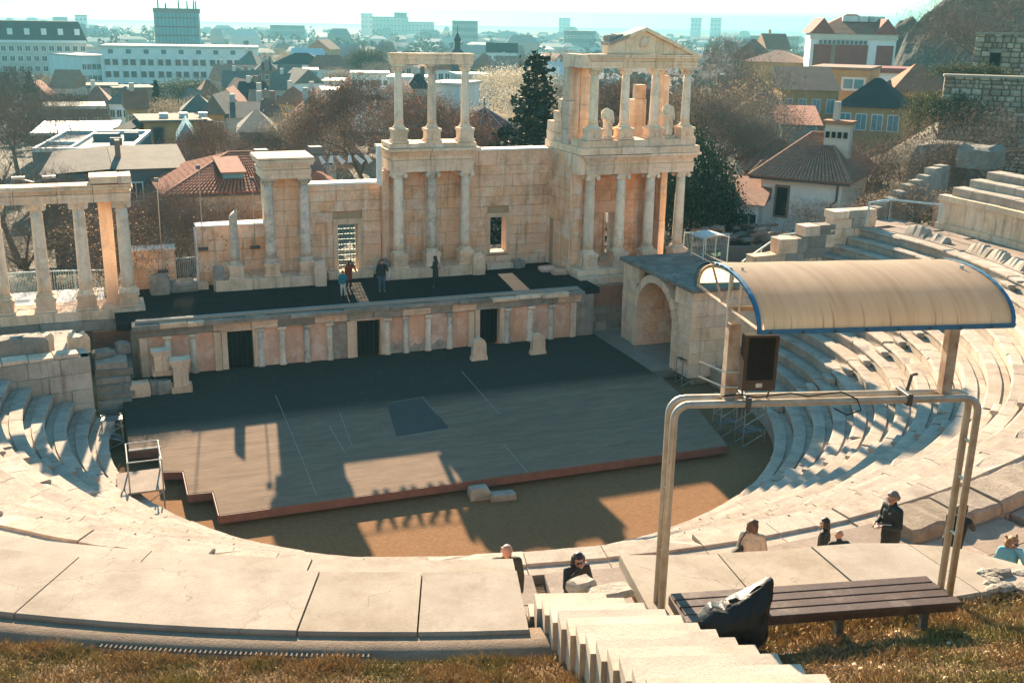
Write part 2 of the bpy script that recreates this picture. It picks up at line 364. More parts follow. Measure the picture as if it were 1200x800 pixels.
for k in range(15):
    r0, r1, z1 = row_r(k), row_r(k + 1) + .06, row_z(k); z0 = z1 - (.62 if k else .95)
    if k == 14: r0, r1 = 24.0, 24.95
    lab = (ORD[k] if k < 14 else 'topmost') + (' curved row of weathered stone seats, bordering the orchestra' if k == 0 else ' curved row of weathered stone seats up from the orchestra' if k < 14 else ' curved row of stone seats, along the rim of the lower tier')
    row = thing('seat_row', lab, 'stone seats', (0, -r0, z0), 'rows of stone seats round the orchestra')
    lo, hi = az_end(r0)
    gaps = sorted(AISLES); segs = []; cur = lo
    for g in gaps:
        ha = math.degrees(AW / r0); segs.append((cur, g - ha)); cur = g + ha
        # two steps in the aisle
        for (ra, rb, zz) in ((r0 - .33, r0 + .02, z1 - .215), (r0 + .02, r1 - .3, z1 - .03)):
            if k == 0 and zz < z1 - .1: continue
            if k == 14 and zz > z1 - .1: rb = r1
            q = seatblock(math.radians(g - ha * .98), math.radians(g + ha * .98), ra, rb, z0, zz + rr.uniform(-.02, .02), rr, .02, k); q.build('stair_block', M['aisle'], row)
    segs.append((cur, hi))
    for a, b_ in segs:
        a, b_ = math.radians(a), math.radians(b_); x = a
        while x < b_ - 1e-4:
            l = rr.uniform(1.0, 2.1) / r0; x2 = x + l
            if b_ - x2 < .55 / r0: x2 = b_
            q = seatblock(x, x2, r0, r1, z0, z1, rr, .055 if rr.random() < .35 else .03, k)
            if rr.random() < .09:                   # a broken corner
                vi = rr.choice((5, 23)); a_, c1_, z_ = q.v[vi]; q.v[vi] = (a_ * 1.008, c1_ * 1.008, z_ - rr.uniform(.05, .13))
                vi -= 1; a_, c1_, z_ = q.v[vi]; q.v[vi] = (a_ * 1.006, c1_ * 1.006, z_ - rr.uniform(.03, .1))
            q.build('seat_block', M['seat'], row); x = x2
# bank under the seats, walkway, grass slope: one turned surface
def ring_sheet(name, prof, a0, a1, mat, kind='structure', n=140):
    V = []; F = []; k = len(prof)
    for i in range(n + 1):
        a = R_(a0 + (a1 - a0) * i / n)
        for r_, z_ in prof: V.append((r_ * math.cos(a), r_ * math.sin(a), z_))
    for i in range(n):
        for j in range(k - 1): F.append((i * k + j, (i + 1) * k + j, (i + 1) * k + j + 1, i * k + j + 1))
    return npmesh(name, V, F, mat, kind=kind)
ring_sheet('earth_bank', [(14.15, -.3), (14.15, .25), (24.4, 5.7), (25.0, 6.1), (29.62, 6.1), (29.64, 8.2), (31.0, 8.25), (31.05, 8.1)], -196, 8, M['bank'])
# walkway paving
wk = thing('walkway', 'curved paved walkway between the lower and upper tiers', 'walkway', (0, -26.5, 6.6))
rr = random.Random(5); a = -150.0
while a < 9:
    da = rr.uniform(2.2, 4.2)
    for ra, rb in ((24.95, 26.1), (26.1, 27.1), (27.1, 28.05)):
        o_ = rr.uniform(-.6, .6); g = .02 / ra; a0, a1 = R_(a + o_) + g, R_(a + o_ + da) - g; zt = 6.9 + rr.uniform(-.008, .008); m = MB()
        vs = [(r_ * math.cos(x), r_ * math.sin(x), z_ + rim_drop(math.degrees(x), 14)) for z_ in (zt - .3, zt) for r_, x in ((ra + .012, a0), (rb - .012, a0), (rb - .012, a1), (ra + .012, a1))]
        m.add(vs, ((0, 1, 2, 3), (7, 6, 5, 4), (0, 4, 5, 1), (1, 5, 6, 2), (2, 6, 7, 3), (3, 7, 4, 0))); m.build('paving_slab', M['floorslab'], wk)
    a += da
# parapet behind the top row near the viewer; throne backs farther round
M['parast'] = stone('crumbled parapet stone', (.46, .37, .28), (.33, .26, .19), (.15, .11, .08), 2.2, .12, .7, .4, 1.0, .06)
pp = thing('parapet', 'low thick stone parapet with broken crest behind the top seat row', 'parapet', (0, -25.5, 6.9)); rr = random.Random(9); a = -89.6
while a < -58:
    da = rr.uniform(2.6, 4.6); g = .015 / 25
    if not any(abs(a + da / 2 - g_) < 1.9 for g_ in AISLES):
        m = MB(); vs = []; nn = 6; zt = 7.24 + rr.uniform(-.03, .05)
        for i in range(nn + 1):
            x = R_(a) + g + (R_(da) - 2 * g) * i / nn; d = rr.uniform(-.05, .03) if 0 < i < nn else rr.uniform(-.16, 0)
            for r_, z_ in ((24.93, 6.88), (24.99, zt - .05 + d * .6), (25.06, zt + d * .5), (25.95, zt - .02 + d), (26.03, zt - .09 + d), (26.05, 6.88)): vs.append((r_ * math.cos(x), r_ * math.sin(x), z_ + rim_drop(math.degrees(x), 14)))
        fs = [tuple(range(5, -1, -1)), tuple(nn * 6 + j for j in range(6))]
        for i in range(nn):
            for j in range(6): fs.append((i * 6 + j, i * 6 + (j + 1) % 6, (i + 1) * 6 + (j + 1) % 6, (i + 1) * 6 + j))
        m.add(vs, fs); m.build('parapet_stone', M['parast'], pp)
    a += da
a = -60.0; rr = random.Random(4); i_t = 0
tb = thing('throne_row', 'row of broken stone seat backs along the rim of the far right tier', 'stone seats', (20, -10, 6.9))
while a < 3:
    da = rr.uniform(2.9, 3.7)
    if abs(a + da / 2 + 20) > 2.2 and rr.random() < .86:
        m = MB(); nn = 9; hh = rr.uniform(.32, .58); vs = []; tl = rr.uniform(-.2, .2); brk = rr.choice((-1, .75, .3, 2))
        for i in range(nn + 1):
            u_ = i / nn; x = R_(a + .12 + (da - .3) * u_); z_ = 6.9 + hh * (math.sin(math.pi * (.12 + .76 * u_)) ** .35) * (1 + tl * (u_ - .5)) * (.72 if brk < u_ < brk + .25 else 1) + rr.uniform(-.05, .04)
            for r_, zz in ((25.02, 6.88), (25.30, z_ - .06), (25.36, z_), (25.58, z_ - .02), (25.66, 6.88)): vs.append((r_ * math.cos(x), r_ * math.sin(x), zz))
        fs = [(4, 3, 2, 1, 0), tuple(nn * 5 + j for j in range(5))]
        for i in range(nn):
            for j in range(5): fs.append((i * 5 + j, i * 5 + (j + 1) % 5, (i + 1) * 5 + (j + 1) % 5, (i + 1) * 5 + j))
        m.add(vs, fs); m.build('seat_back', M['seat'], tb)
    a += da
# wall and first rows of the upper tier
up_ = thing('upper_tier_wall', 'curved retaining wall of big stone slabs under the upper tier', 'wall', (0, -28, 6.9)); rr = random.Random(21)
a = -140.0
while a < 4.6:
    da = rr.uniform(1.6, 3.0)
    if a + da > 4.6: da = 4.7 - a
    if not (-106.6 < a + da / 2 < -101.2):
        for (z0, z1, pr) in ((6.3, 7.22, .14), (7.225, 8.36, 0), (8.365, 8.66, .1)):
            if z0 > 8.3 and a < -55: continue
            if -96 < a < -57 and z1 > 8: z1 = 7.3
            m = MB(); g = .012 / 28; x0, x1 = R_(a) + g, R_(a + da) - g; rf = 28.05 - pr + rr.uniform(-.015, .015); jz = rr.uniform(-.01, .01) if z0 > 8 else 0
            vs = [(r_ * math.cos(x), r_ * math.sin(x), z_ + (jz if z_ == z1 else 0)) for z_ in (z0, z1) for r_, x in ((rf, x0), (28.5, x0), (28.5, x1), (rf, x1))]
            m.add(vs, ((0, 1, 2, 3), (7, 6, 5, 4), (0, 4, 5, 1), (1, 5, 6, 2), (2, 6, 7, 3), (3, 7, 4, 0))); m.build('wall_slab', M['marble'], up_)
    a += da
def slab_ring(name, label, ra, rb, zt, th, a0, a1, da_, mat, seed, skip=None, part='slab', cat='stone seats'):
    RF = ra if callable(ra) else (lambda a_: ra); ra0 = RF(a0); o = thing(name, label, cat, (0, -ra0, zt - th), 'stone rows of the upper tier'); r = random.Random(seed); a = a0
    while a < a1 - .3:
        if hasattr(da_[0], '__len__'): d = min([q - a for q in da_[0] if q > a + .2] + [a1 - a])
        else:
            d = r.uniform(*da_)
            if a1 - (a + d) < da_[0] * .5: d = a1 - a
        mid = a + d / 2
        segs = [(a, a + d)]
        if skip: segs = [(max(p, q_), min(p2, q2)) for p, p2 in segs for q_, q2 in ((-999, skip[0]), (skip[1], 999)) if min(p2, q2) - max(p, q_) > .05]
        for s0, s1 in segs:
            m = MB(); nn = max(2, int((s1 - s0) / 1.2)); g = .012 / ra0; zz = zt + r.uniform(-.01, .01); vs = []
            for i in range(nn + 1):
                x = R_(s0) + g + (R_(s1 - s0) - 2 * g) * i / nn
                ra_ = RF(math.degrees(x)) + (r.uniform(-.03, .03) if callable(ra) else 0)
                for r_, z_ in ((rb, zt - th), (ra_ + .02, zt - th), (ra_, zz - .04), (ra_ + .03, zz), (rb - .03, zz + .02), (rb, zz - .02)): vs.append((r_ * math.cos(x), r_ * math.sin(x), z_))
            fs = [(5, 4, 3, 2, 1, 0), tuple(nn * 6 + j for j in range(6))]
            for i in range(nn):
                for j in range(6): fs.append((i * 6 + j, i * 6 + (j + 1) % 6, (i + 1) * 6 + (j + 1) % 6, (i + 1) * 6 + j))
            m.add(vs, fs); m.build(part, mat, o)
        a += d
    return o
GAP = (-105.7, -102.2)
slab_ring('slab_kerb', 'narrow front course of pale slabs along the walkway edge', 28.02, 28.62, 8.58, .22, -140, GAP[0], (3.4, 6.8), M['slab'], 2)
slab_ring('slab_row', 'broad band of large pale cast slabs left of the stairs beside the grass', 28.63, 30.42, 8.70, .16, -142.2, GAP[0], ((-127.5, -119.7, -111.9, -108.7), ), M['slab'], 12)
RA = lambda a: float(np.interp(a, (-102.2, -98.4, -94, -92.4, -91.2, -90.3, -89.7), (28.2, 28.45, 28.6, 28.86, 29.05, 29.5, 30.1)))
slab_ring('slab_row', 'band of large pale cast slabs behind the bench with broken right end', RA, 30.62, 8.66, .2, GAP[1], -89.7, ((-98.9, -95.6, -92.3), ), M['slab'], 13)
for i, (ra, rb, zt) in enumerate(((28.3, 29.1, 9.1), (29.05, 29.85, 9.52), (29.8, 30.7, 9.94))):
    slab_ring('upper_seat_row', ('front', 'middle', 'back')[i] + ' row of stone seats on top of the upper tier wall at right', ra, rb, zt, .6, -50, 3.6 - i * .7, (2.2, 3.8), M['seat'], 31 + i, None, 'seat_block')
M['slab2'] = stone('brown concrete strip', (.27, .20, .14), (.20, .145, .10), (.14, .10, .07), 1.2, .07, .5, 0)
# concrete gutter and drain behind the slabs
ring_sheet('gutter', [(30.2, 8.62), (30.5, 8.655), (30.95, 8.63), (31.0, 8.3)], -140, -103.2, M['slab2'])
dr_ = thing('drain_grate', 'narrow metal drain grating in the ground behind the big slabs', 'drain', (-12, -29, 8.5))
m = MB(); m2 = MB()
for i in range(54):
    a = -116.8 + i * .13; x = R_(a); e = np.array([math.cos(x), math.sin(x)]); tt = np.array([-e[1], e[0]])
    m.obox(30.87 * e, e, tt, .035, .011, 8.5, 8.648)
for k_ in (30.83, 30.91):
    m2.tube([(k_ * math.cos(R_(-117 + .72 * i)), k_ * math.sin(R_(-117 + .72 * i)), 8.64) for i in range(11)], .008, 4)
M['galv'] = plain('galvanised steel', (.42, .42, .38), .45, .5, .7, .3, 12)
M['steel2'] = plain('worn grate steel', (.11, .085, .065), .8, .2, 0, .3, 12)
m.build('bar_set', M['steel2'], dr_, kind='stuff'); m2.build('rim', M['steel2'], dr_)

# ------------------------------------------------------------------ wooden stage
poly = [(-13.25, 8.3), (-13.2, -.25), (-12.06, -.45), (-12.08, -2.6), (-11.36, -2.8), (-11.36, -4.85), (-10.5, -4.9), (-10.5, -6.85), (9.8, -7.05), (10.7, -3.2), (11.2, 1.2), (11.05, 8.3)]
def dz(y): return .48 + (y + 6.9) * .0208          # the deck is raked
def Kp(x, y):
    p = Zp(x, y, .6)
    for _ in range(8): p = Zp(x, y, dz(p[1]))
    return p
st = thing('stage_platform', 'low wooden stage platform with stepped left corner and worn dark deck', 'stage', (0, -2, .05))
mt, t, b = nm('stage deck', .95, .03); v, r, ob = coords(t, 0)
c_ = ramp(t, noise(t, ob, 1.2, 6, .7, (.5, 3, 1)), (.3, (.25, .18, .125)), (.7, (.15, .108, .077)))
c_ = mixc(t, ramp(t, noise(t, ob, 3.2, 5, .75, (.35, 2.6, 1)), (.56, 0), (.66, .5)), c_, (.28, .21, .15))
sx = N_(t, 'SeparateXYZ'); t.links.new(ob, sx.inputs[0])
wv = N_(t, 'TexWave', bands_direction='Y'); wv.inputs['Scale'].default_value = 2.1; wv.inputs['Distortion'].default_value = .4; wv.inputs['Detail'].default_value = 2; wv.inputs['Detail Scale'].default_value = .7; t.links.new(ob, wv.inputs[0])
c_ = mixc(t, ramp(t, wv.outputs['Fac'], (0, .55), (.16, 0)), c_, (.06, .05, .045))
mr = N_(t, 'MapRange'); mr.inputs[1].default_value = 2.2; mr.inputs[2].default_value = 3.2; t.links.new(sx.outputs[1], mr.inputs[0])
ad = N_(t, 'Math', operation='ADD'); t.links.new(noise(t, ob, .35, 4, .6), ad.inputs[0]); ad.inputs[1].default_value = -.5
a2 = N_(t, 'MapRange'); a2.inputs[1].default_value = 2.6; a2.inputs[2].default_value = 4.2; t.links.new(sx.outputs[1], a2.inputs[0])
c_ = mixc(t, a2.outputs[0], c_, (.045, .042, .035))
vo = N_(t, 'TexVoronoi', feature='DISTANCE_TO_EDGE'); vo.inputs['Scale'].default_value = .9; vv = N_(t, 'VectorMath', operation='ADD'); t.links.new(ob, vv.inputs[0])
nn_ = N_(t, 'TexNoise'); nn_.inputs['Scale'].default_value = 2.0; t.links.new(ob, nn_.inputs[0]); t.links.new(nn_.outputs['Color'], vv.inputs[1]); t.links.new(vv.outputs[0], vo.inputs[0])
c_ = mixc(t, ramp(t, vo.outputs[0], (0, .13), (.008, 0)), c_, (.42, .36, .30))
t.links.new(c_, b.inputs['Base Color']); bump(t, b, wv.outputs['Fac'], .3, .01)
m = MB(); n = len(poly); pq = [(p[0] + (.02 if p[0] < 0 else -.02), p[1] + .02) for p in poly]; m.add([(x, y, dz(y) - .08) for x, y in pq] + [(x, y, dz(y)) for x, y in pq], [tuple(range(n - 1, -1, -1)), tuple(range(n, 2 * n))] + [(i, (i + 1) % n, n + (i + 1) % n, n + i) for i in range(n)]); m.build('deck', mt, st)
M['fascia'] = plain('red brown board', (.20, .085, .06), .7, .3, 0, .35, 3)
for i in range(1, 10):
    p, q = np.array(poly[i]), np.array(poly[i + 1]); L = np.linalg.norm(q - p); d = (q - p) / L; nr = np.array([d[1], -d[0]]); k_ = max(1, int(L / 3.3))
    for s in range(k_):
        a0, a1 = p + d * L * s / k_, p + d * L * (s + 1) / k_
        m = MB(); e0, e1 = a0 + d * .006, a1 - d * .006; m.add([(*(e + nr * o_), z_) for z_ in (0, 1) for e, o_ in ((e0, .034), (e1, .034), (e1, .002), (e0, .002))], ((3, 2, 1, 0), (4, 5, 6, 7), (0, 1, 5, 4), (1, 2, 6, 5), (2, 3, 7, 6), (3, 0, 4, 7))); m.v = [(x, y, dz(y) - (.32 if z_ < .5 else .012)) for x, y, z_ in m.v]; m.build('fascia_board', M['fascia'], st)
M['steel'] = plain('dark steel', (.10, .10, .10), .6, .4, .6)
for i in range(15):
    for yy in (-6.5, -4.0):
        if yy > -5 and i > 1 and i < 13: continue
        MB().tube([(-10.2 + i * 1.36, yy, 0), (-10.2 + i * 1.36, yy, dz(yy) - .085)], .035, 6).build('leg', M['steel'], st)
m = MB()
for x in range(-10, 9, 4): m.add([(x + a_, y_, dz(y_) - b_) for b_ in (.2, .085) for a_, y_ in ((0, -6.4), (.09, -6.4), (.09, 7.5), (0, 7.5))], ((3, 2, 1, 0), (4, 5, 6, 7), (0, 1, 5, 4), (1, 2, 6, 5), (2, 3, 7, 6), (3, 0, 4, 7)))
m.build('joist', M['steel'], st)
q = [Kp(*p) for p in ((453, 473), (495, 465), (527, 502), (465, 512))]
M['mat'] = plain('grey dance mat', (.045, .048, .046), .7, .3, 0, .2, 2)
m = MB(); m.add([(p[0], p[1], dz(p[1]) + e_) for e_ in (-.01, .006) for p in q[::-1]], ((3, 2, 1, 0), (4, 5, 6, 7), (0, 1, 5, 4), (1, 2, 6, 5), (2, 3, 7, 6), (3, 0, 4, 7))); m.build('mat_panel', M['mat'], st, 'square grey floor panel set in the deck')
M['line'] = plain('tape line', (.30, .28, .25), .9, .1, bstr=0)
for (p0, p1) in (((323, 463), (357, 545)), ((358, 548), (371, 580)), ((386, 499), (404, 530)), ((541, 435), (585, 485)), ((590, 520), (618, 553)), ((398, 483), (412, 521)), ((453, 473), (495, 465)), ((465, 512), (527, 502)), ((495, 465), (512, 486))):
    a0, a1 = Kp(*p0)[:2], Kp(*p1)[:2]; d = a1 - a0; L = np.linalg.norm(d); d /= L; e_ = np.array([-d[1], d[0]]) * .012
    m = MB(); m.add([(*p, dz(p[1]) + h_) for h_ in (-.01, .009) for p in (a0 - e_, a1 - e_, a1 + e_, a0 + e_)], ((3, 2, 1, 0), (4, 5, 6, 7), (0, 1, 5, 4), (1, 2, 6, 5), (2, 3, 7, 6), (3, 0, 4, 7))); m.build('tape_line', M['line'], st)
MB().obox((-12.6, -.28), ux_, uy_, .6, .08, .6, .66).build('edge_board', M['line'], st)
# ------------------------------------------------------------------ stage front wall (proskenion) with half columns and three doors
pw = thing('stage_front_wall', 'low stage front wall with pink panels, half columns and three dark doorways', 'wall', (-1.3, 8.3, .8))
XL, XR, YF = -12.35, 9.95, 8.25
DOORS = ((-8.33, -7.13, 2.68), (-2.08, -.88, 2.68), (4.38, 5.48, 2.82))
m = MB(); xs = [XL] + [v_ for d in DOORS for v_ in d[:2]] + [XR]
for i in range(0, len(xs), 2): m.box(xs[i], xs[i + 1], YF + .07, YF + .6, .5, 3.1)
for d in DOORS: m.box(d[0], d[1], YF + .071, YF + .6, d[2], 3.1)
m.build('wall_core', M['core'], pw)
COLX = [-12.1, -11.04, -9.89, -8.78, -6.78, -5.76, -4.56, -3.46, -2.42, -.55, .42, 1.59, 2.74, 3.9, 5.9, 7.19, 8.37, 9.66]
rr = random.Random(3)
M['plaster'] = stone('broken plaster patch', (.56, .48, .38), (.36, .25, .19), (.2, .15, .11), 3.5, .1, .6, 0, .9, .05)
for a, b_ in zip(COLX[:-1], COLX[1:]):
    if any(a < (d[0] + d[1]) / 2 < b_ for d in DOORS): continue
    mat = M['plaster'] if a in (-3.46,) else M['panel']
    MB().box(a + .1, b_ - .1, YF + rr.uniform(0, .02), YF + .1, .82, 2.72, .01).build('panel', mat, pw)
    if a in (-2.42, -.55, .42, -3.46, 1.59):     # rough patch at the foot, where plaster fell
        m = MB(); n_ = 9; h0 = rr.uniform(.35, .7); pts = [(a + .11 + (b_ - a - .22) * i / n_, 1.0 + h0 * (.3 + .7 * rr.random()) * (1 if a < 0 else (i / n_ if a < 1 else 1 - abs(i / n_ - .5) * 1.6))) for i in range(n_ + 1)]
        m.extr([(pts[0][0], YF - .012, .83)] + [(x, YF - .012, z) for x, z in pts] + [(pts[-1][0], YF - .012, .83)], (0, 0, 0), (0, .05, 0)); m.build('plaster_patch', M['plaster'], pw)
for i, x in enumerate(COLX):
    if i in (0, 17, 3, 8, 13): MB().box(x - .16, x + .16, YF - .1, YF + .06, .82, 2.72, .008).build('pilaster', M['marble'], pw); continue
    mm_ = M['column'] if i % 2 else M['darkcol']; m = MB(); m.lathe(x, YF - .02, [(.20, .82), (.21, .9), (.165, .95), (.16, 1.6), (.145, 2.52)], 12); h = m.build('half_column', mm_, pw, smooth=True)
    m = MB(); m.box(x - .2, x + .2, YF - .2, YF + .06, 2.62, 2.74); m.lathe(x, YF - .02, [(.146, 2.522), (.2, 2.615)], 12); m.build('capital', mm_, h)
for d in DOORS:
    fr = MB(); fr.box(d[0] - .26, d[0], YF - .06, YF + .3, .82, d[2] + .001, .005); fr.box(d[1], d[1] + .26, YF - .06, YF + .3, .82, d[2] + .001, .005)
    f_ = fr.build('door_frame', M['marble'], pw); MB().box(d[0] - .3, d[1] + .3, YF - .075, YF + .3, d[2] + .005, d[2] + .2, .006).build('lintel', M['marble'], f_)
    dw = MB().box(d[0] + .002, d[1] - .002, YF + .4, YF + .45, .8, d[2]).build('door_panel', M['black'], pw)
    mb = MB()
    for s in range(1, 5): mb.box(d[0] + s * .23, d[0] + s * .23 + .03, YF + .36, YF + .399, .82, d[2] - .02)
    mb.build('door_batten', plain('dark green door', (.02, .03, .028), .7), dw)
x = XL - .1
while x < XR - .05:                               # rough architrave and ledge stones
    l = min(rr.uniform(.8, 1.9), XR + .1 - x); 
    if XR + .1 - (x + l) < .5: l = XR + .1 - x
    y_ = YF - .16 + rr.uniform(-.05, .05); m = MB(); m.box(x + .008, x + l - .008, y_, YF + .5, 2.78, 2.98, .012); m.box(x + .008, x + l - .008, y_ - .05, YF + .5, 2.985, 3.16 + rr.uniform(-.03, .03), .014); m.build('architrave_stone', M['rough'] if rr.random() < .55 else M['marble'], pw); x += l
x = XL - .2
while x < XR + .1:
    l = min(rr.uniform(.7, 1.5), XR + .2 - x)
    if XR + .2 - (x + l) < .4: l = XR + .2 - x
    y_ = YF - .42 + rr.uniform(-.1, .1); MB().box(x + .006, x + l - .006, y_, YF + .35, 3.19, 3.40 + rr.uniform(-.04, .03), .02).build('ledge_stone', M['rough'] if rr.random() < .6 else M['marble'], pw); x += l
rail = MB().box(XL, XR, YF - .1, YF + .2, 3.42, 3.54, .004).build('timber_edge', plain('grey timber', (.30, .27, .22), .8), pw)
# upper stage floor
M['tar'] = plain('dark tarred boards', (.026, .025, .022), .95, .04, 0, .35, 1.5, bstr=.3)
tag(MB().box(-13.2, 11.3, YF + .21, 15.0, 3.05, 3.37).build('upper_stage_floor', M['tar']), kind='structure')

# ------------------------------------------------------------------ back wall of the stage (scaenae frons), piece by piece
YB = 15.0
def wall_piece(label, x0, x1, z0, z1, seed, holes=(), capm='whitewall', thick=.9, y=YB, bl=(.9, 1.9), top=None, name='scene_wall'):
    w_ = thing(name, label, 'wall', ((x0 + x1) / 2, y, z0)); c_ = []; xs = [x0] ; 
    hs = sorted(holes)
    for h in hs: c_.append((h[0], h[1], y + .12, y + thick - .12, h[3], z1 - .02)); 
    for h in hs:
        if h[2] > z0 + .01: c_.append((h[0], h[1], y + .12, y + thick - .12, z0, h[2]))
    edges = [x0 + .01] + [v_ for h in hs for v_ in h[:2]] + [x1 - .01]
    for i in range(0, len(edges), 2): c_.append((edges[i], edges[i + 1], y + .121, y + thick - .121, z0 + .003, z1 - .023))
    core(w_, c_)
    hh = [(h[0] - x0, h[1] - x0, h[2], h[3]) for h in hs]
    ashlar(w_, (x0, y), ux_, x1 - x0, z0, z1, (0, -1), M['ashlar'], holes=hh, seed=seed, bl=bl)
    ashlar(w_, (x0, y + thick), ux_, x1 - x0, z0, z1, (0, 1), M['ashlar'], ch=(1.0, 1.3), bl=(1.8, 3), holes=hh, seed=seed + 50)
    ashlar(w_, (x1, y + .165), uy_, thick - .33, z0, z1, (1, 0), M['ashlar'], ch=(.9, 1.2), bl=(.8, 1), seed=seed + 90, proud=.004); ashlar(w_, (x0, y + .165), uy_, thick - .33, z0, z1, (-1, 0), M['ashlar'], ch=(.9, 1.2), bl=(.8, 1), seed=seed + 91, proud=.004)
    if capm: MB().box(x0 - .03, x1 + .03, y - .08, y + thick + .06, z1 + .004, z1 + .1, .012).build('coping', M[capm], w_)
    return w_
def opening_frame(w_, x0, x1, z0, z1, fw_=.17, y=YB):
    f = MB(); f.box(x0, x0 + fw_, y - .07, y + .75, z0, z1 - fw_); f.box(x1 - fw_, x1, y - .07, y + .75, z0, z1 - fw_); f.box(x0 - .03, x1 + .03, y - .085, y + .75, z1 - fw_ + .004, z1 + .05); f.box(x0, x1, y - .06, y + .75, z0 - .12, z0 - .004)
    return f.build('opening_frame', M['marble'], w_)
wall_piece('low stone wall stub with white coping beside the left colonnade', -12.1, -10.0, 3.37, 5.38, 1)
w2 = wall_piece('low sandy wall with white coping left of the tall pier', -8.85, -5.35, 3.37, 6.45, 2)
MB().box(-8.93, -8.86, YB - .1, YB + 1.0, 3.4, 6.3).build('end_post', M['whitewall'], w2)
dx0, dx1, dz0, dz1 = -1.72, -.1, 3.95, 6.50
w3 = wall_piece('sandstone wall with lattice doorway between pier and central columns', -3.35, .95, 3.37, 8.4, 3, ((dx0, dx1, 3.37, dz1 - .02),))
opening_frame(w3, dx0, dx1, dz0 - .4, dz1, .26)
g = MB(); gx0, gx1, gz0, gz1 = dx0 + .27, dx1 - .27, 3.6, dz1 - .28; M['lattice'] = plain('green lattice bronze', (.16, .24, .20), .5, .5, .5)
for i in range(7): xx = gx0 + (gx1 - gx0) * i / 6; g.box(xx - .014, xx + .014, YB + .30, YB + .33, gz0, gz1)
for i in range(10): zz = gz0 + (gz1 - gz0) * i / 9; g.box(gx0, gx1, YB + .331, YB + .355, zz - .014, zz + .014)
for i in range(3):
    for s in (0, 1):
        z0_ = gz0 + (gz1 - gz0) * i / 3; z1_ = z0_ + (gz1 - gz0) / 3
        g.tube([(gx0, YB + .29, z0_ if s else z1_), (gx1, YB + .29, z1_ if s else z0_)], .014, 4)
g.build('lattice_gate', M['lattice'], w3)
w5 = wall_piece('tall sandstone wall with square window beside the right tower', 6.05, 10.95, 3.37, 10.0, 5, ((7.2, 8.5, 4.1, 6.42),))
opening_frame(w5, 7.16, 8.56, 4.2, 6.42, .2)
# steps and plinths at the foot
for nmz, lab, x0, x1, y0, zt in (('stone_step', 'low stone step under the lattice doorway', -2.2, .3, 14.2, 3.75), ('stone_step', 'low stone step below the square window', 6.9, 8.8, 14.1, 3.68), ('stone_step', 'long flat stone step by the white gateway', -10.3, -8.5, 14.0, 3.62)):
    o_ = thing(nmz, lab, 'step', ((x0 + x1) / 2, y0, 3.37)); k_ = 2
    for i in range(k_): MB().box(x0 + (x1 - x0) * i / k_ + .01, x0 + (x1 - x0) * (i + 1) / k_ - .01, y0, 14.9, 3.37, zt, .012).build('stone_block', M['marble'], o_)
MB_ = MB(); MB_.box(-10.0, -8.87, 14.9, 15.9, 3.38, 3.5); tag(MB_.build('threshold', M['whitewall']), 'bright pale threshold slab in the gap of the low wall', 'slab')

# ------------------------------------------------------------------ tall pier with two columns (left of the doorway)
pr = thing('column_pier', 'tall pier with entablature block and two weathered columns on a plinth', 'pier', (-4.35, 14.4, 3.37))
for i, (a, b_) in enumerate(((-8.2, -6.35), (-6.33, -4.4), (-4.38, -2.75))): MB().box(a, b_, 13.3, 14.86, 3.37, 3.93, .015).build('plinth_block', M['marble'], pr)
core(pr, [(-5.2, -3.45, 14.75, 15.95, 3.94, 9.0)])
ashlar(pr, (-5.32, 14.62), ux_, 2.0, 3.94, 9.02, (0, -1), M['ashlar'], seed=7, ch=(.55, .8), bl=(.9, 1.1)); ashlar(pr, (-3.32, 14.79), uy_, 1.2, 3.94, 9.02, (1, 0), M['ashlar'], seed=8, bl=(.55, .65)); ashlar(pr, (-5.32, 14.79), uy_, 1.2, 3.94, 9.02, (-1, 0), M['ashlar'], seed=9, bl=(.55, .65)); ashlar(pr, (-5.32, 16.02), ux_, 2.0, 3.94, 9.02, (0, 1), M['ashlar'], seed=19, ch=(.9, 1.2), bl=(.9, 1.1))
for x, mt_ in ((-5.26, 'darkcol'), (-3.42, 'darkcol')):
    pedestal(pr, x, 13.9, 3.94, 4.62, .36); column(pr, x, 13.9, 4.62, 9.02, .27, 'corinth', M[mt_])
entab(pr, -5.55, -3.1, 13.5, 16.0, 9.03, 10.0, (), M['marble'], .22)
MB().box(-5.8, -2.9, 13.3, 16.0, 10.01, 10.14, .03).build('top_slab', M['marble'], pr)
bc = thing('broken_column', 'broken column stump on its pedestal beside the pier', 'column', (-7.1, 13.9, 3.94)); pedestal(bc, -7.1, 13.9, 3.94, 4.62, .36); column(bc, -7.1, 13.9, 4.62, 7.3, .24, 'ionic', M['darkcol'], True)

# ------------------------------------------------------------------ central pavilion: two storeys of three columns
cp = thing('column_pavilion', 'central two storey group of six marble columns with entablatures against the back wall', 'colonnade', (3.6, 14, 3.37))
X3 = [Yp(467, 230, 13.9)[0], Yp(505.5, 230, 13.9)[0], Yp(545, 230, 13.9)[0]]
for i in range(3): MB().box(.75 + 1.8 * i + .008, .75 + 1.8 * (i + 1) - .008, 13.25, 14.9, 3.37, 3.93, .014).build('plinth_block', M['marble'], cp)
core(cp, [(.96, 6.04, YB + .1, YB + .8, 3.4, 9.05)])
ashlar(cp, (.96, YB), ux_, 5.08, 3.37, 9.1, (0, -1), M['ashlar'], seed=14, ch=(.6, .85)); ashlar(cp, (.96, YB + .9), ux_, 5.08, 3.37, 9.1, (0, 1), M['ashlar'], seed=15, ch=(1, 1.3), bl=(1.6, 2.5))
for x_ in (.98, 5.72): MB().box(x_, x_ + .34, 14.55, 14.995, 3.94, 9.12, .01).build('pilaster', M['ashlar'], cp)
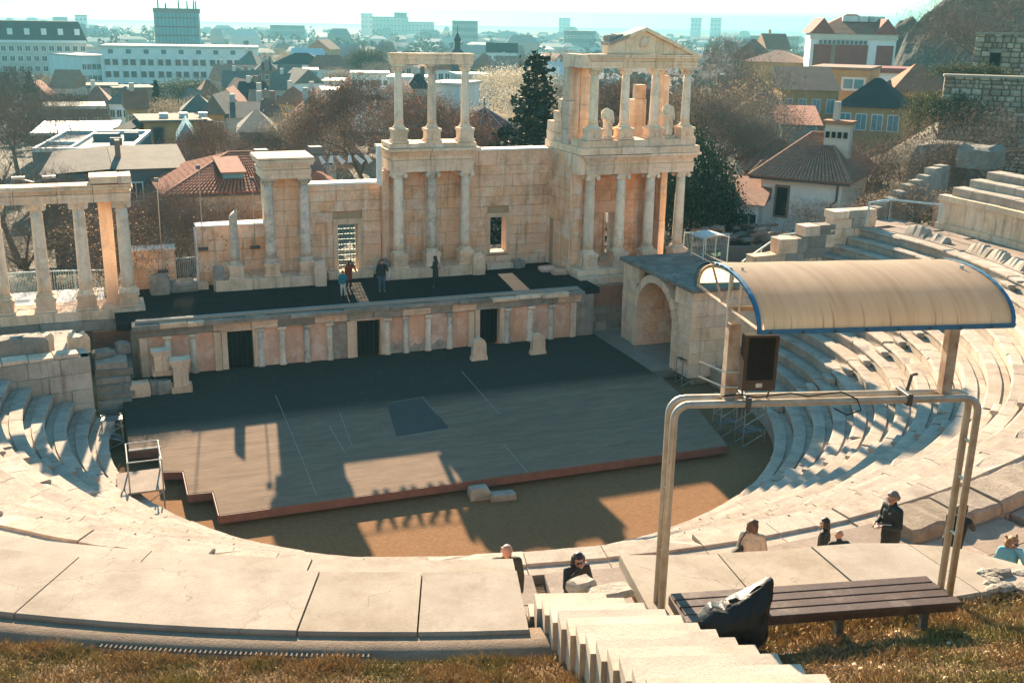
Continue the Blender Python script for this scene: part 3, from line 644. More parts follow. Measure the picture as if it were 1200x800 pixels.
for i, x in enumerate(X3): pedestal(cp, x, 13.9, 3.94, 4.66, .38); column(cp, x, 13.9, 4.66, 9.14, .29, 'ionic', M['darkcol'] if i == 1 else M['column'])
entab(cp, 1.25, 5.8, 13.55, 15.85, 9.15, 10.42, (3.4,), M['marble'], .34)
for i in range(3): MB().box(1.1 + 1.62 * i + .006, 1.1 + 1.62 * (i + 1) - .006, 13.45, 15.2, 10.43, 10.68, .02).build('plinth_slab', M['marble'], cp)
X3u = [Yp(467, 115, 13.9)[0], Yp(506, 115, 13.9)[0], Yp(545, 115, 13.9)[0]]
for i, x in enumerate(X3u): pedestal(cp, x, 13.9, 10.69, 11.42, .38); column(cp, x, 13.9, 11.42, 14.72, .235, 'corinth', M['darkcol'] if i == 1 else M['column'])
for a, b_ in ((1.32, 2.62), (2.64, 4.55), (4.57, 5.78)):
    m = MB(); m.box(a, b_, 13.6, 14.2, 14.73, 14.98, .012); m.box(a - (.02 if a < 2 else 0), b_ + (.02 if b_ > 5 else 0), 13.56, 14.24, 14.985, 15.2, .012); m.box(a - (.05 if a < 2 else 0), b_ + (.05 if b_ > 5 else 0), 13.5, 14.3, 15.205, 15.3, .012); m.build('architrave_block', M['marble'], cp)
MB().box(.62, .86, 14.2, 14.5, 8.4, 10.5).build('white_post', M['whitewall'], cp)

# ------------------------------------------------------------------ left colonnade
lc = thing('left_colonnade', 'curving row of marble columns carrying cracked entablature blocks at the left edge', 'colonnade', (-15, 11.5, 3.0))
YL = 11.3; XLc = [-21.5, -19.7, -17.94, -16.16, -14.36, -12.48]
x = -23.0; rr = random.Random(8)
while x < -11.85:
    l = min(rr.uniform(1.3, 2.2), -11.8 - x)
    if -11.8 - (x + l) < .6: l = -11.8 - x
    MB().box(x + .008, x + l - .008, 10.55 + rr.uniform(-.06, .06), 12.6, 2.62, 3.08, .02).build('podium_block', M['rough'], lc)
    MB().box(x + .006, x + l - .006, 10.66, 12.7, 3.09, 3.55, .015).build('podium_block', M['marble'], lc); x += l
for x in XLc: pedestal(lc, x, YL, 3.56, 4.25, .42); column(lc, x, YL, 4.25, 8.62, .30, 'ionic')
entab(lc, -22.5, -12.05, 10.85, 11.85, 8.63, 9.44, (-20.6, -18.85, -17.02, -15.2, -13.66), M['marble'], .1, seed=4)
for a, b_ in ((-13.75, -12.55), (-12.53, -11.95)): MB().box(a, b_, 10.65, 12.2, 9.5, 9.82, .025).build('top_block', M['marble'], lc)
MB().box(-13.5, -12.9, 11.95, 12.9, 3.56, 8.62, .01).build('anta_pier', M['marble'], lc); MB().box(-13.6, -12.0, 11.9, 12.95, 8.635, 9.4, .01).build('anta_block', M['marble'], lc)
tag(MB().box(-23, -13.6, 12.72, 15.5, 3.0, 3.5, .01).build('paved_terrace', M['whitewall']), kind='structure')
def brick_pier(name, label, x0, x1, y0, y1, z0, zb, z1):
    o_ = thing(name, label, 'pier', ((x0 + x1) / 2, y0, z0)); core(o_, [(x0 + .05, x1 - .05, y0 + .05, y1, z0, z1 - .01)])
    ashlar(o_, (x0, y0), ux_, x1 - x0, z0, zb, (0, -1), M['rough'], ch=(.4, .6), bl=(.5, 1.1), seed=33, name='stone_block')
    m = MB(); z = zb; r = random.Random(2)
    while z < z1 - .03:
        x = x0 - r.uniform(0, .3)
        while x < x1:
            a, b_ = max(x, x0), min(x + .34, x1); 
            if b_ - a > .05: m.box(a + .006, b_ - .006, y0 - r.uniform(0, .02), y0 + .2, z, z + .062)
            x += .35
        z += .092
    m.build('brick_courses', M['brick'], o_, kind='stuff')
    ashlar(o_, (x1, y0 + .2), uy_, y1 - y0 - .2, z0, z1, (1, 0), M['rough'], ch=(.5, .7), seed=34); ashlar(o_, (x0, y0 + .2), uy_, y1 - y0 - .2, z0, z1, (-1, 0), M['rough'], ch=(.5, .7), seed=35)
    return o_
brick_pier('brick_pier', 'red brick and stone pier under the right end of the left colonnade', -14.3, -12.5, 10.5, 12.4, .5, 1.75, 2.6)
core(thing('podium_wall', 'dark masonry under the left columns', 'wall', (-18, 11.2, .5)), [(-24, -14.32, 11.2, 15, -.5, 2.6)], M['rough'])

# ------------------------------------------------------------------ right tower: two storeys, pediment
rt = thing('stage_tower', 'tall two storey stone tower with marble columns, statues niche and broken pediment', 'tower', (14.6, 11.6, 3.0))
XT = [11.9, 13.78, 15.63, 17.58]; YT = 11.4
x = 10.9; rr = random.Random(77)
while x < 18.35:
    l = min(rr.uniform(1.1, 1.9), 18.4 - x); l = 18.4 - x if 18.4 - x - l < .6 else l
    MB().box(x + .008, x + l - .008, 10.15 + rr.uniform(-.04, .04), 12.5, 3.1, 3.5, .015).build('podium_block', M['marble'], rt)
    MB().box(x + .008, x + l - .008, 10.55, 12.5, 3.51, 3.8, .012).build('podium_block', M['marble'], rt); x += l
for x in XT: pedestal(rt, x, YT, 3.81, 4.6, .42); column(rt, x, YT, 4.6, 9.02, .30, 'ionic')
# left flank wall with small door, back wall with doorway, antae
core(rt, [(10.97, 11.6, 12.0, 15.9, 3.4, 10.1), (11.6, 14.0, 14.1, 14.8, 3.5, 9.0), (14.0, 15.0, 14.101, 14.8, 6.4, 9.0), (15.0, 17.2, 14.1, 14.801, 3.5, 9.001)])
ashlar(rt, (10.9, 15.9), -uy_, 4.1, 3.4, 10.12, (-1, 0), M['ashlar'], seed=41, ch=(.6, .8), holes=((1.2, 1.9, 3.4, 5.7),))
ashlar(rt, (10.9, 11.82), ux_, .75, 3.81, 9.02, (0, -1), M['ashlar'], seed=42, ch=(.7, 1.0), bl=(.7, .8)); ashlar(rt, (11.66, 12.0), uy_, 2.1, 3.81, 9.02, (1, 0), M['ashlar'], seed=48, ch=(.7, 1.0))
ashlar(rt, (11.65, 14.0), ux_, 5.55, 3.81, 9.02, (0, -1), M['ashlar'], seed=43, ch=(.55, .8), bl=(.7, 1.3), holes=((2.4, 3.3, 3.8, 6.3),)); ashlar(rt, (11.0, 14.9), ux_, 6.2, 3.4, 9.02, (0, 1), M['ashlar'], seed=44, ch=(1, 1.3), bl=(1.5, 2.4), holes=((3.05, 3.95, 3.4, 6.3),))
MB().box(14.08, 14.2, 13.95, 14.85, 3.82, 6.3).build('door_jamb', M['ashlar'], rt); MB().box(14.8, 14.94, 13.9, 14.86, 3.82, 6.3).build('door_jamb', M['ashlar'], rt); MB().box(12.3, 13.4, 13.92, 14.0, 6.9, 7.9).build('niche_panel', M['panel'], rt)
for (xa, xb, ya, yb) in ((16.55, 16.95, 13.2, 13.95), (17.0, 17.4, 12.6, 13.95)):
    for z0_, z1_ in ((3.81, 5.9), (5.91, 7.6), (7.61, 9.02)): MB().box(xa, xb, ya, yb, z0_, z1_, .012).build('anta_block', M['marble'], rt)
entab(rt, 11.4, 18.1, 10.98, 11.9, 9.03, 10.12, (13.1, 15.2), M['marble'], .3, seed=6)
for (a, b_) in ((10.92, 11.38),): MB().box(a, b_, 10.98, 15.8, 9.04, 10.1, .012).build('architrave_block', M['marble'], rt)
for (a, b_, ya, yb) in ((11.4, 14.6, 11.92, 14.9), (14.62, 17.9, 11.92, 14.9)): MB().box(a, b_, ya, yb, 9.2, 10.1, .01).build('ceiling_block', M['ashlar'], rt)
x = 10.95
for a, b_ in ((10.95, 13.4), (13.42, 15.7), (15.72, 18.3)): MB().box(a, b_, 10.75, 15.7, 10.14, 10.5, .015).build('floor_slab', M['marble'], rt)
for a, b_ in ((11.1, 14.2), (14.22, 18.1)): MB().box(a, b_, 10.9, 12.4, 10.51, 10.88, .014).build('plinth_slab', M['marble'], rt)
M['pierm'] = stone('pier stone', (.66, .52, .39), (.50, .38, .28), (.2, .14, .1), 1.3, .1, .6, .5)
XTu = [11.92, 13.78, 15.6, 17.6]
for x in XTu: pedestal(rt, x, YT, 10.89, 11.5, .40); column(rt, x, YT, 11.5, 14.66, .25, 'corinth')
for (lab_, xa, xb, ya, yb, zt) in ((0, 11.05, 11.65, 12.7, 13.6, 14.66), (0, 11.75, 12.3, 12.75, 13.35, 14.66), (0, 16.5, 17.0, 12.9, 13.5, 14.66), (0, 17.05, 17.4, 13.0, 13.6, 14.2), (0, 15.35, 16.35, 13.7, 14.4, 12.85), (0, 15.75, 16.3, 13.75, 14.3, 13.65)):
    z = 10.51 if zt != 13.65 else 12.86; i = 0
    while z < zt - .05:
        z2 = min(z + rng.uniform(.6, .95), zt); z2 = zt if zt - z2 < .35 else z2
        MB().box(xa, xb, ya, yb, z, z2 - .008, .012).build('pier_block', M['pierm'], rt); z = z2
# flank wall top that steps up to the antae
for (ya, yb, z0_, z1_) in ((13.62, 15.6, 10.51, 11.0), (13.62, 15.6, 11.01, 11.6), (13.62, 14.7, 11.61, 12.2), (13.62, 14.1, 12.21, 12.9)): MB().box(11.0, 11.6, ya, yb, z0_, z1_, .02).build('flank_block', M['ashlar'], rt)
entab(rt, 11.5, 17.95, 11.02, 11.85, 14.67, 15.4, (13.4, 15.3, 16.4), M['marble'], .16, seed=16)
MB().box(10.98, 11.48, 11.02, 13.6, 14.68, 15.36, .012).build('architrave_block', M['marble'], rt); MB().box(16.3, 17.2, 11.9, 13.6, 14.68, 15.2, .012).build('architrave_block', M['marble'], rt); MB().box(11.52, 12.35, 11.9, 13.45, 14.685, 15.3, .012).build('architrave_block', M['marble'], rt)
# pediment: tympanum blocks and raking cornice
def ped(xs, yf, yb, inset, nmz, lift=0):
    def zt(x): return 15.42 + (1.38 * (1 - (14.6 - x) / 3.95) if x < 14.6 else 1.38 * (1 - (x - 14.6) / 3.35)) - inset
    for a, b_ in zip(xs[:-1], xs[1:]):
        pts = [(a + .008, yf, 15.42), (b_ - .008, yf, 15.42), (b_ - .008, yf, max(zt(b_), 15.45))]
        if a < 14.6 < b_: pts.append((14.6, yf, zt(14.6)))
        pts.append((a + .008, yf, max(zt(a), 15.45))); MB().extr(pts, (0, 0, 0), (0, yb - yf, 0)).build(nmz, M['marble'], rt)
ped([12.45, 13.5, 15.3, 16.6, 17.7], 11.05, 11.8, .2, 'pediment_block')
for (x0_, x1_) in ((12.45, 13.6), (13.61, 14.6), (14.6, 15.6), (15.61, 16.8), (16.81, 17.95)):
    def zt(x): return 15.42 + (1.38 * (1 - (14.6 - x) / 3.95) if x < 14.6 else 1.38 * (1 - (x - 14.6) / 3.35))
    MB().extr([(x0_ + .006, 10.85, zt(x0_) - .19), (x1_ - .006, 10.85, zt(x1_) - .19), (x1_ - .006, 10.85, zt(x1_)), (x0_ + .006, 10.85, zt(x0_))], (0, 0, 0), (0, 1.1, 0)).build('raking_cornice', M['marble'] if x0_ != 12.45 else M['rough'], rt)
m = MB(); m.ell((14.6, 11.0, 16.05), (.26, .1, .26), 12, 8); m.tube([(14.35, 10.98, 15.8), (14.85, 10.98, 16.3)], .07, 6); m.build('shield_relief', M['marble'], rt)
MB().box(12.5, 12.95, 11.1, 11.8, 16.05, 16.35, .04).build('loose_block', M['rough'], rt); MB().box(13.0, 13.35, 11.1, 11.8, 16.1, 16.42, .04).build('loose_block', M['rough'], rt)
brick_pier('brick_pier', 'red brick and stone pier under the left corner of the right tower', 10.95, 13.6, 9.9, 11.5, .5, 1.9, 3.08)
# statues on the upper storey
def statue(label, x, y, z, tall):
    s = thing('statue', label, 'statue', (x, y, z)); m = MB(); m.box(x - .34, x + .34, y - .3, y + .3, z, z + .14, .01); m.build('plinth', M['marble'], s)
    m = MB(); V = []; F = []; seg = 20; prof = [(.27, .14), (.29, .3), (.25, .6), (.24, .85), (.27, 1.02), (.25, 1.18), (.28, 1.36), (.30, 1.46), (.24, 1.56), (.12, 1.62), (.085, 1.66)]
    for i, (r_, h) in enumerate(prof):
        for k_ in range(seg):
            a = 2 * math.pi * k_ / seg; fold = 1 + (.09 * math.sin(k_ * 5 + i * .25) if h < 1.2 else .03 * math.sin(k_ * 3 + i))
            V.append((x + r_ * fold * math.cos(a) * (1.12 if 1.2 < h < 1.58 else 1) + .05 * math.sin(h * 2.2), y + r_ * fold * .74 * math.sin(a), z + h * tall))
    for i in range(len(prof) - 1):
        for k_ in range(seg): F.append((i * seg + k_, i * seg + (k_ + 1) % seg, (i + 1) * seg + (k_ + 1) % seg, (i + 1) * seg + k_))
    F.append(tuple((len(prof) - 1) * seg + k_ for k_ in range(seg))); m.add(V, F)
    m.tube([(x - .28, y, z + 1.45 * tall), (x - .34, y - .08, z + 1.15 * tall), (x - .12, y - .24, z + 1.05 * tall)], [.085, .08, .055], 8)
    m.tube([(x + .28, y, z + 1.45 * tall), (x + .35, y - .02, z + 1.12 * tall), (x + .3, y - .2, z + .9 * tall)], [.085, .075, .05], 8)
    for k_ in range(4): m.tube([(x - .26 + k_ * .05, y - .1, z + 1.4 * tall), (x - .02 + k_ * .06, y - .25, z + (1.0 - k_ * .12) * tall), (x + .25, y - .18, z + (.8 - k_ * .1) * tall)], [.03, .035, .02], 5)
    m.build('draped_figure', M['column'], s, smooth=True)
statue('headless draped statue between the first two upper columns of the tower', 12.8, 11.5, 10.89, 1.0); statue('slimmer headless draped statue right of the third upper column', 16.55, 11.5, 10.89, 1.12)

# ------------------------------------------------------------------ vaulted side passage with arch (right)
pa = thing('vaulted_passage', 'stone side passage with round archway and dark flat roof', 'building', (14.8, 4.8, .5))
AX = 12.7; ac, ar, aspr = 4.75, 1.9, 2.45
core(pa, [(13.0, 17.2, 7.2, 8.4, -.2, 4.6), (13.0, 17.2, 1.35, 2.5, -.2, 4.6), (13.0, 17.2, 2.5, 7.2, 4.62, 4.75)])
ashlar(pa, (AX, 8.45), -uy_, 7.3, .4, 4.75, (-1, 0), M['marble'], ch=(.6, .85), bl=(.8, 1.5), seed=51, dep=.3, holes=[(8.45 - ac - ar - .36, 8.45 - ac + ar + .36, .3, aspr)] + [(8.45 - ac - math.sqrt(max(0, (ar + .36) ** 2 - max(0, dz) ** 2)), 8.45 - ac + math.sqrt(max(0, (ar + .36) ** 2 - max(0, dz) ** 2)), aspr + dz, aspr + dz + .32) for dz in (0, .3, .6, .9, 1.2, 1.5, 1.8, 2.1)])
m = MB(); nv = 13
for i in range(nv):                                # voussoirs
    t0, t1 = math.pi * i / nv + .006, math.pi * (i + 1) / nv - .006; vs = []
    for xx in (AX - .1, AX + .35):
        for t_, r_ in ((t0, ar), (t0, ar + .4), (t1, ar + .4), (t1, ar)): vs.append((xx, ac + r_ * math.cos(t_), aspr + r_ * math.sin(t_)))
    MB().add(vs, ((0, 1, 2, 3), (7, 6, 5, 4), (0, 4, 5, 1), (1, 5, 6, 2), (2, 6, 7, 3), (3, 7, 4, 0))).build('voussoir', M['marble'], pa)
for y_ in (ac + ar, ac - ar - .4):
    for z0_, z1_ in ((.4, 1.4), (1.41, 2.44)): MB().box(AX - .1, AX + .35, y_, y_ + .4, z0_, z1_, .008).build('jamb_block', M['marble'], pa)
# barrel vault lining and side walls inside
V = []; F = []
for i in range(17):
    t_ = math.pi * i / 16
    for xx in (AX + .3, 17.2): V.append((xx, ac + (ar + .02) * math.cos(t_), aspr + (ar + .02) * math.sin(t_)))
for i in range(16): F.append((2 * i, 2 * i + 1, 2 * i + 3, 2 * i + 2))
m = MB(); m.add(V, F); m.build('vault_lining', M['ashlar'], pa)
ashlar(pa, (17.2, ac - ar - .5), -ux_ * 0 + uy_, 2 * ar + 1.0, .4, 4.4, (-1, 0), M['ashlar'], ch=(.6, .8), seed=58, dep=.1)
for yw, nr_ in ((ac + ar, -1), (ac - ar, 1)): ashlar(pa, (AX + .36, yw), ux_, 4.4, .4, aspr, (0, nr_), M['ashlar'], ch=(.6, .8), seed=60 + nr_, dep=.12)
ashlar(pa, (AX, 1.15), ux_, 4.6, .4, 4.75, (0, -1), M['marble'], ch=(.55, .8), bl=(.7, 1.4), seed=53, dep=.2)
for i, (a, b_) in enumerate(((.95, 3.4), (3.41, 6.0), (6.01, 8.6))): MB().box(12.5, 17.4, a, b_, 4.76, 4.93, .015).build('roof_slab', stone('dark roof felt', (.24, .21, .165), (.10, .09, .075), (.40, .34, .26), 1.2, .1, .85, 0), pa)
tag(MB().box(10.9, 17.2, 2.5, 9.85, .05, .5).build('passage_floor', M['floorslab']), kind='structure')
# stepped end wall of the right-hand seats
ew = thing('end_wall', 'stepped wall of big stone blocks at the end of the right hand seats', 'wall', (20, 3.2, 3)); YE = 3.35
steps_ = [Yp(*p, YE) for p in ((868, 322), (908, 295), (935, 275), (962, 262), (985, 248), (1012, 243))]
xa = 16.2; rr = random.Random(6)
tops = [(16.2, 17.6, 5.15), (17.6, 18.9, 5.75), (18.9, 20.6, 6.55), (20.6, 22.3, 7.15), (22.3, 24.9, 7.85)]
for x0_, x1_, zt_ in tops:
    z = 1.5 + (x0_ - 16.2) * .5
    while z < zt_ - .05:
        z2 = min(z + rr.uniform(.5, .68), zt_); z2 = zt_ if zt_ - z2 < .3 else z2; x = x0_ + (rr.uniform(-.3, .0) if z > 3 else 0)
        while x < x1_ - .05:
            l = rr.uniform(.7, 1.4); l = x1_ - x if x1_ - x - l < .4 else l
            MB().box(x + .008, x + l - .008, YE + rr.uniform(-.06, .05), YE + .75 + rr.uniform(-.05, .08), z, z2 - .01, .025).build('stone_block', M['rough'] if rr.random() < .4 else M['marble'], ew); x += l
        z = z2

# ------------------------------------------------------------------ left side: analemma wall with loose blocks, dark stone piles
lw = thing('side_wall', 'big block side wall with rust stains at the end of the left seats', 'wall', (-16.5, 3.1, .5))
p0 = np.array([-20.5, 2.35]); p1 = np.array([-14.35, 3.3]); d = p1 - p0; L = np.linalg.norm(d); d /= L; nr = np.array([d[1], -d[0]])
M['rustwall'] = stone('stained wall block', (.60, .51, .40), (.44, .37, .28), (.20, .075, .04), 1.0, .16, .5, .8)
ashlar(lw, p0, d, L, .3, 3.55, nr, M['rustwall'], ch=(.55, .85), bl=(.9, 1.9), seed=71, dep=.5, proud=.05)
ashlar(lw, p1, (-d[1], d[0]) if False else np.array([-nr[0], -nr[1]]), 1.6, .3, 3.55, d, M['rustwall'], ch=(.55, .85), bl=(.7, 1.0), seed=72, dep=.3)
core(lw, [(-21, -14.9, 3.9, 8.5, -.2, 3.3)], M['rough'])
for i in range(6):
    a = p0 + d * (L - 5.6 + i * .95); MB().obox(a - nr * .45, d, nr, .46, .42, 3.56, 3.66 + .04 * (i % 2), .02, .01).build('coping_stone', M['marble'], lw)
def boulder(name, label, c, s, rot, mat='rough', cat='stone', seed=0):
    r = random.Random(seed + int(c[0] * 97)); m = MB(); ca, sa = math.cos(rot), math.sin(rot); vs = []
    for z_ in (0, .35, .8, 1):
        k_ = {0: .96, .35: 1.0, .8: .97, 1: .8}[z_]
        for sx, sy in ((-1, -1), (0, -1.05), (1, -1), (1.04, 0), (1, 1), (0, 1.04), (-1, 1), (-1.05, 0)):
            x, y = sx * s[0] / 2 * k_ * r.uniform(.9, 1.05), sy * s[1] / 2 * k_ * r.uniform(.9, 1.05); vs.append((c[0] + x * ca - y * sa, c[1] + x * sa + y * ca, c[2] + s[2] * z_ * (r.uniform(.86, 1.05) if z_ else 1)))
    fs = [tuple(range(7, -1, -1)), tuple(range(24, 32))] + [(8 * j + i, 8 * j + (i + 1) % 8, 8 * j + 8 + (i + 1) % 8, 8 * j + 8 + i) for j in range(3) for i in range(8)]
    m.add(vs, fs); return tag(m.build(name, M[mat]), label, cat)
for i, (px, py, sx, sy, sz, rot, lab) in enumerate(((12, 402, 1.2, .8, .55, .1, 'squared grey block at the left edge on top of the side wall'), (38, 402, 1.1, .9, .6, .3, 'rough block second from the left on the side wall'), (50, 408, .9, .6, .5, 1.1, 'tilted pale block lying on the side wall'), (92, 400, .8, .7, .35, .2, 'flat block at the right end of the side wall top'))):
    c_ = Yp(px, py, 4.3 + .2 * i); boulder('loose_block', lab, (c_[0], c_[1], 3.3), (sx, sy, sz + .45), rot, 'marble' if i in (2, 3) else 'rough')
# stacked stone steps right of the side wall
ss = thing('stone_stack', 'stack of flat stone steps beside the left brick pier', 'stone stack', (-13.6, 6.0, .3)); rr = random.Random(10)
for i in range(7): MB().box(-14.25 + rr.uniform(-.04, .04), -12.75 + rr.uniform(-.12, .08), 5.0 + .25 * i, 8.6, .3 + .27 * i, .3 + .27 * (i + 1) - .012, .025).build('step_stone', M['rough'], ss)
boulder('loose_block', 'flat slab leaning on top of the stone step stack', (-13.9, 7.6, 2.2), (.9, .6, .3), .4); boulder('loose_block', 'small dark block behind the stone step stack', (-13.0, 8.0, 2.2), (.6, .6, .5), .2)
for i, (px, py, sx, sy, sz, mt_, lab) in enumerate(((165, 461, .85, .7, .75, 'marble', 'white worn block standing left of the altar stones'), (181, 459, .35, .5, .7, 'rough', 'narrow dark upright stone between white block and altar stones'), (192, 458, .65, .6, .7, 'rough', 'squat carved block carrying an altar stone on top'), (143, 462, .4, .4, .7, 'panel', 'small reddish stone left of the white block'))):
    c_ = Zp(px, py, .8); boulder('stone_block', lab, (c_[0], c_[1], .68), (sx, sy, sz), .1 * i, mt_)
def altar(label, x, y, z, h, w_):
    o_ = thing('altar_stone', label, 'altar', (x, y, z)); m = MB(); m.box(x - w_ * 1.25, x + w_ * 1.25, y - w_, y + w_, z, z + h * .2, .015); m.build('base', M['marble'], o_)
    MB().box(x - w_ * .9, x + w_ * .9, y - w_ * .75, y + w_ * .75, z + h * .2, z + h * .8, .012).build('shaft', M['marble'], o_)
    m = MB(); m.box(x - w_ * 1.08, x + w_ * 1.08, y - w_ * .9, y + w_ * .9, z + h * .8, z + h * .9, .012); m.box(x - w_ * 1.25, x + w_ * 1.25, y - w_, y + w_, z + h * .9, z + h, .015); m.build('cap', M['marble'], o_); return o_
c_ = Zp(192, 457, .8); altar('inscribed altar stone perched on a carved block by the left stage front', c_[0], c_[1] + .25, 1.5, 1.15, .34)
c_ = Zp(213, 456, .8); altar('white topped altar stone standing on the stage deck at left', c_[0], c_[1], .72, 1.55, .36)
for i, (px, py, lab) in enumerate(((562, 422, 'round topped grave stone on the deck before the right door'), (631, 415, 'round topped grave stone on the deck nearer the right tower'))):
    c_ = Kp(px, py); m = MB(); x, y = c_[0], c_[1] + .15; h = 1.12 - .08 * i
    pts = [(x - .44, y - .2, .7), (x + .44, y - .2, .7), (x + .40, y - .2, .95), (x + .36, y - .2, .96)] + [(x + .34 * math.cos(t_), y - .2, .8 + h * .62 + .4 * math.sin(t_)) for t_ in [math.pi * k_ / 8 for k_ in range(9)]] + [(x - .36, y - .2, .96), (x - .40, y - .2, .95)]
    m.extr(pts, (0, 0, 0), (0, .32, 0)); tag(m.build('stele', M['marble']), lab, 'gravestone', 'grave stones on the stage deck')
for i, (px, py, sx, sy, sz, lab) in enumerate(((563, 585, .75, .6, .45, 'squared stone block by the front edge of the stage'), (591, 586, 1.0, .5, .26, 'flat stone slab lying beside a block below the stage front'))):
    c_ = Zp(px, py, 0); boulder('stone_block', lab, (c_[0], c_[1] + .2, 0), (sx, sy, sz), -.1)
# pedestal stones on the upper stage floor
for px, py, Y, sx, sz, mt_, lab in ((258, 345, 13.6, .6, 1.25, 'rough', 'broken square pillar left of the broken column'), (376, 332, 13.2, .62, 1.35, 'marble', 'carved bust pillar right of the pier columns'), (560, 317, 13.3, .7, 1.2, 'marble', 'tapering marble block right of the central columns'), (188, 345, 13.9, 1.0, .95, 'rough', 'leaning carved slab at the foot of the left wall stub'), (607, 306, 14.2, .7, .5, 'rough', 'small rough block under the square window'), (641, 312, 12.9, .9, .3, 'panel', 'reddish slab lying beside the tower foot'), (655, 316, 12.0, .8, .3, 'panel', 'long reddish slab in front of the tower foot'), (450, 316, 14.2, .55, .95, 'rough', 'grey pillar stump left of the central columns'), (215, 344, 14.3, 1.4, .5, 'rough', 'heap of flat stones by the white gateway')):
    c_ = Yp(px, py, Y); boulder('stone_fragment', lab, (c_[0], Y, 3.37), (sx, sx * .8, sz), rng.uniform(-.2, .2), mt_)

core(thing('sun_gap_filler', 'added filler blocking sunlight in the gap between left brick pier and stage front', 'wall', (-12.5, 8.7, 0)), [(-12.6, -12.36, 8.62, 14.9, -.2, 3.3)], M['rough'])  # added block that keeps the sun from shining through the dark gap
core(thing('sun_gap_filler', 'added filler blocking sunlight in the gap between stage front and right brick pier', 'wall', (10.4, 8.7, 0)), [(9.97, 10.94, 8.4, 14.9, -.2, 3.04)], M['rough'])  # added block that shuts off a bright strip of sun on this side
# ------------------------------------------------------------------ grass slope, stairs and the light rig in the foreground
def gz(r_): return 8.60 + .30 * max(0, r_ - 31.0) + (.38 * max(0, r_ - 36.5))
mt, t, b = nm('dry turf soil', .98, .1); v, r, ob = coords(t, 0)
c_ = ramp(t, noise(t, ob, 1.1, 6, .7), (.3, (.11, .062, .03)), (.5, (.14, .085, .04)), (.7, (.085, .068, .028)))
c_ = mixc(t, ramp(t, noise(t, ob, 14, 4, .7), (.4, 0), (.7, .5)), c_, (.10, .065, .035)); t.links.new(c_, b.inputs['Base Color']); bump(t, b, noise(t, ob, 25, 5, .7), .9, .05)
M['soil'] = mt
ring_sheet('grass_slope', [(30.9, 8.2), (30.92, 8.58), (32, gz(32)), (33, gz(33)), (34.5, gz(34.5)), (36.5, gz(36.5)), (40, gz(40)), (44, gz(44)), (52, gz(44) + 2), (58, gz(44) + 2.4)], -182, -8, mt, n=110)
ring_sheet('grass_slope', [(30.5, 8.3), (30.52, 8.5), (30.95, 8.585)], -101.6, -8, M['soil'], n=60)
mt, t, b = nm('dry grass blades', .8, .2)
g_ = N_(t, 'NewGeometry'); tc = N_(t, 'TexCoord')
c_ = ramp(t, g_.outputs['Random Per Island'], (0, (.20, .115, .048)), (.35, (.38, .25, .105)), (.7, (.46, .345, .17)), (1, (.23, .135, .06)))
c2 = ramp(t, g_.outputs['Random Per Island'], (0, (.11, .125, .03)), (1, (.34, .29, .095)))
c_ = mixc(t, ramp(t, noise(t, tc.outputs['Object'], .8, 4, .6), (.46, 0), (.62, .7)), c_, c2); t.links.new(c_, b.inputs['Base Color'])
b.inputs['Subsurface Weight'].default_value = 0
M['blade'] = mt
def blades(seed, n_, az0, az1, r0, r1):
    q = np.random.default_rng(seed); a = np.radians(q.uniform(az0, az1, n_)); r_ = np.sqrt(q.uniform(r0 ** 2, r1 ** 2, n_))
    x, y = r_ * np.cos(a), r_ * np.sin(a)
    cl = np.sin(x * 3.1 + 1.3 * np.sin(y * 2.3)) * np.sin(y * 3.7 + np.sin(x * 1.9)); keep = cl + q.uniform(-.9, .9, n_) > -.75
    xl = -7.75 + (y + 28.5) * .135; keep &= ~((x > xl - .03) & (x < -6.5) & (r_ < 34.4)); keep &= ~((r_ < 30.97) & (np.degrees(a) < -100)); keep &= r_ > 30.66
    x, y, r_, cl = x[keep], y[keep], r_[keep], cl[keep]; n_ = len(x); z = np.array([gz(v_) for v_ in r_]) - .015
    h = q.uniform(.035, .10, n_) * (1 + .7 * np.clip(cl, 0, 1)) * np.where(r_ < 31.4, 1.25, 1); th = q.uniform(0, 6.28, n_); w_ = q.uniform(.004, .009, n_); le = q.uniform(.2, 1.1, n_) * h; ph = q.uniform(0, 6.28, n_)
    dx, dy = np.cos(th) * w_, np.sin(th) * w_; lx, ly = np.cos(ph) * le, np.sin(ph) * le
    V = np.stack([np.stack([x - dx, y - dy, z], 1), np.stack([x + dx, y + dy, z], 1), np.stack([x + dx * .7 + lx * .4, y + dy * .7 + ly * .4, z + h * .62], 1), np.stack([x + lx, y + ly, z + h], 1)], 1).reshape(-1, 3)
    return V, np.arange(n_ * 4).reshape(-1, 4)
V1, F1 = blades(1, 100000, -126, -103.5, 30.9, 34.4); V2, F2 = blades(2, 95000, -103.5, -84, 30.45, 34.6)
tag(npmesh('grass', np.concatenate([V1, V2]), np.concatenate([F1, F2 + len(V1)]), M['blade']), 'dry brown and green grass tufts on the slope in the foreground', 'grass', kind='stuff')
rr = random.Random(4); m = MB()
for i in range(60):                                # pebbles near the bench
    a = R_(rr.uniform(-103, -88)); r_ = rr.uniform(31, 33.2); m.ell((r_ * math.cos(a), r_ * math.sin(a), gz(r_) + .01), (rr.uniform(.02, .06), rr.uniform(.02, .05), rr.uniform(.015, .03)), 6, 4, .2)
tag(m.build('pebbles', M['marble']), 'small pale pebbles scattered in the dry grass', 'pebbles', kind='stuff')
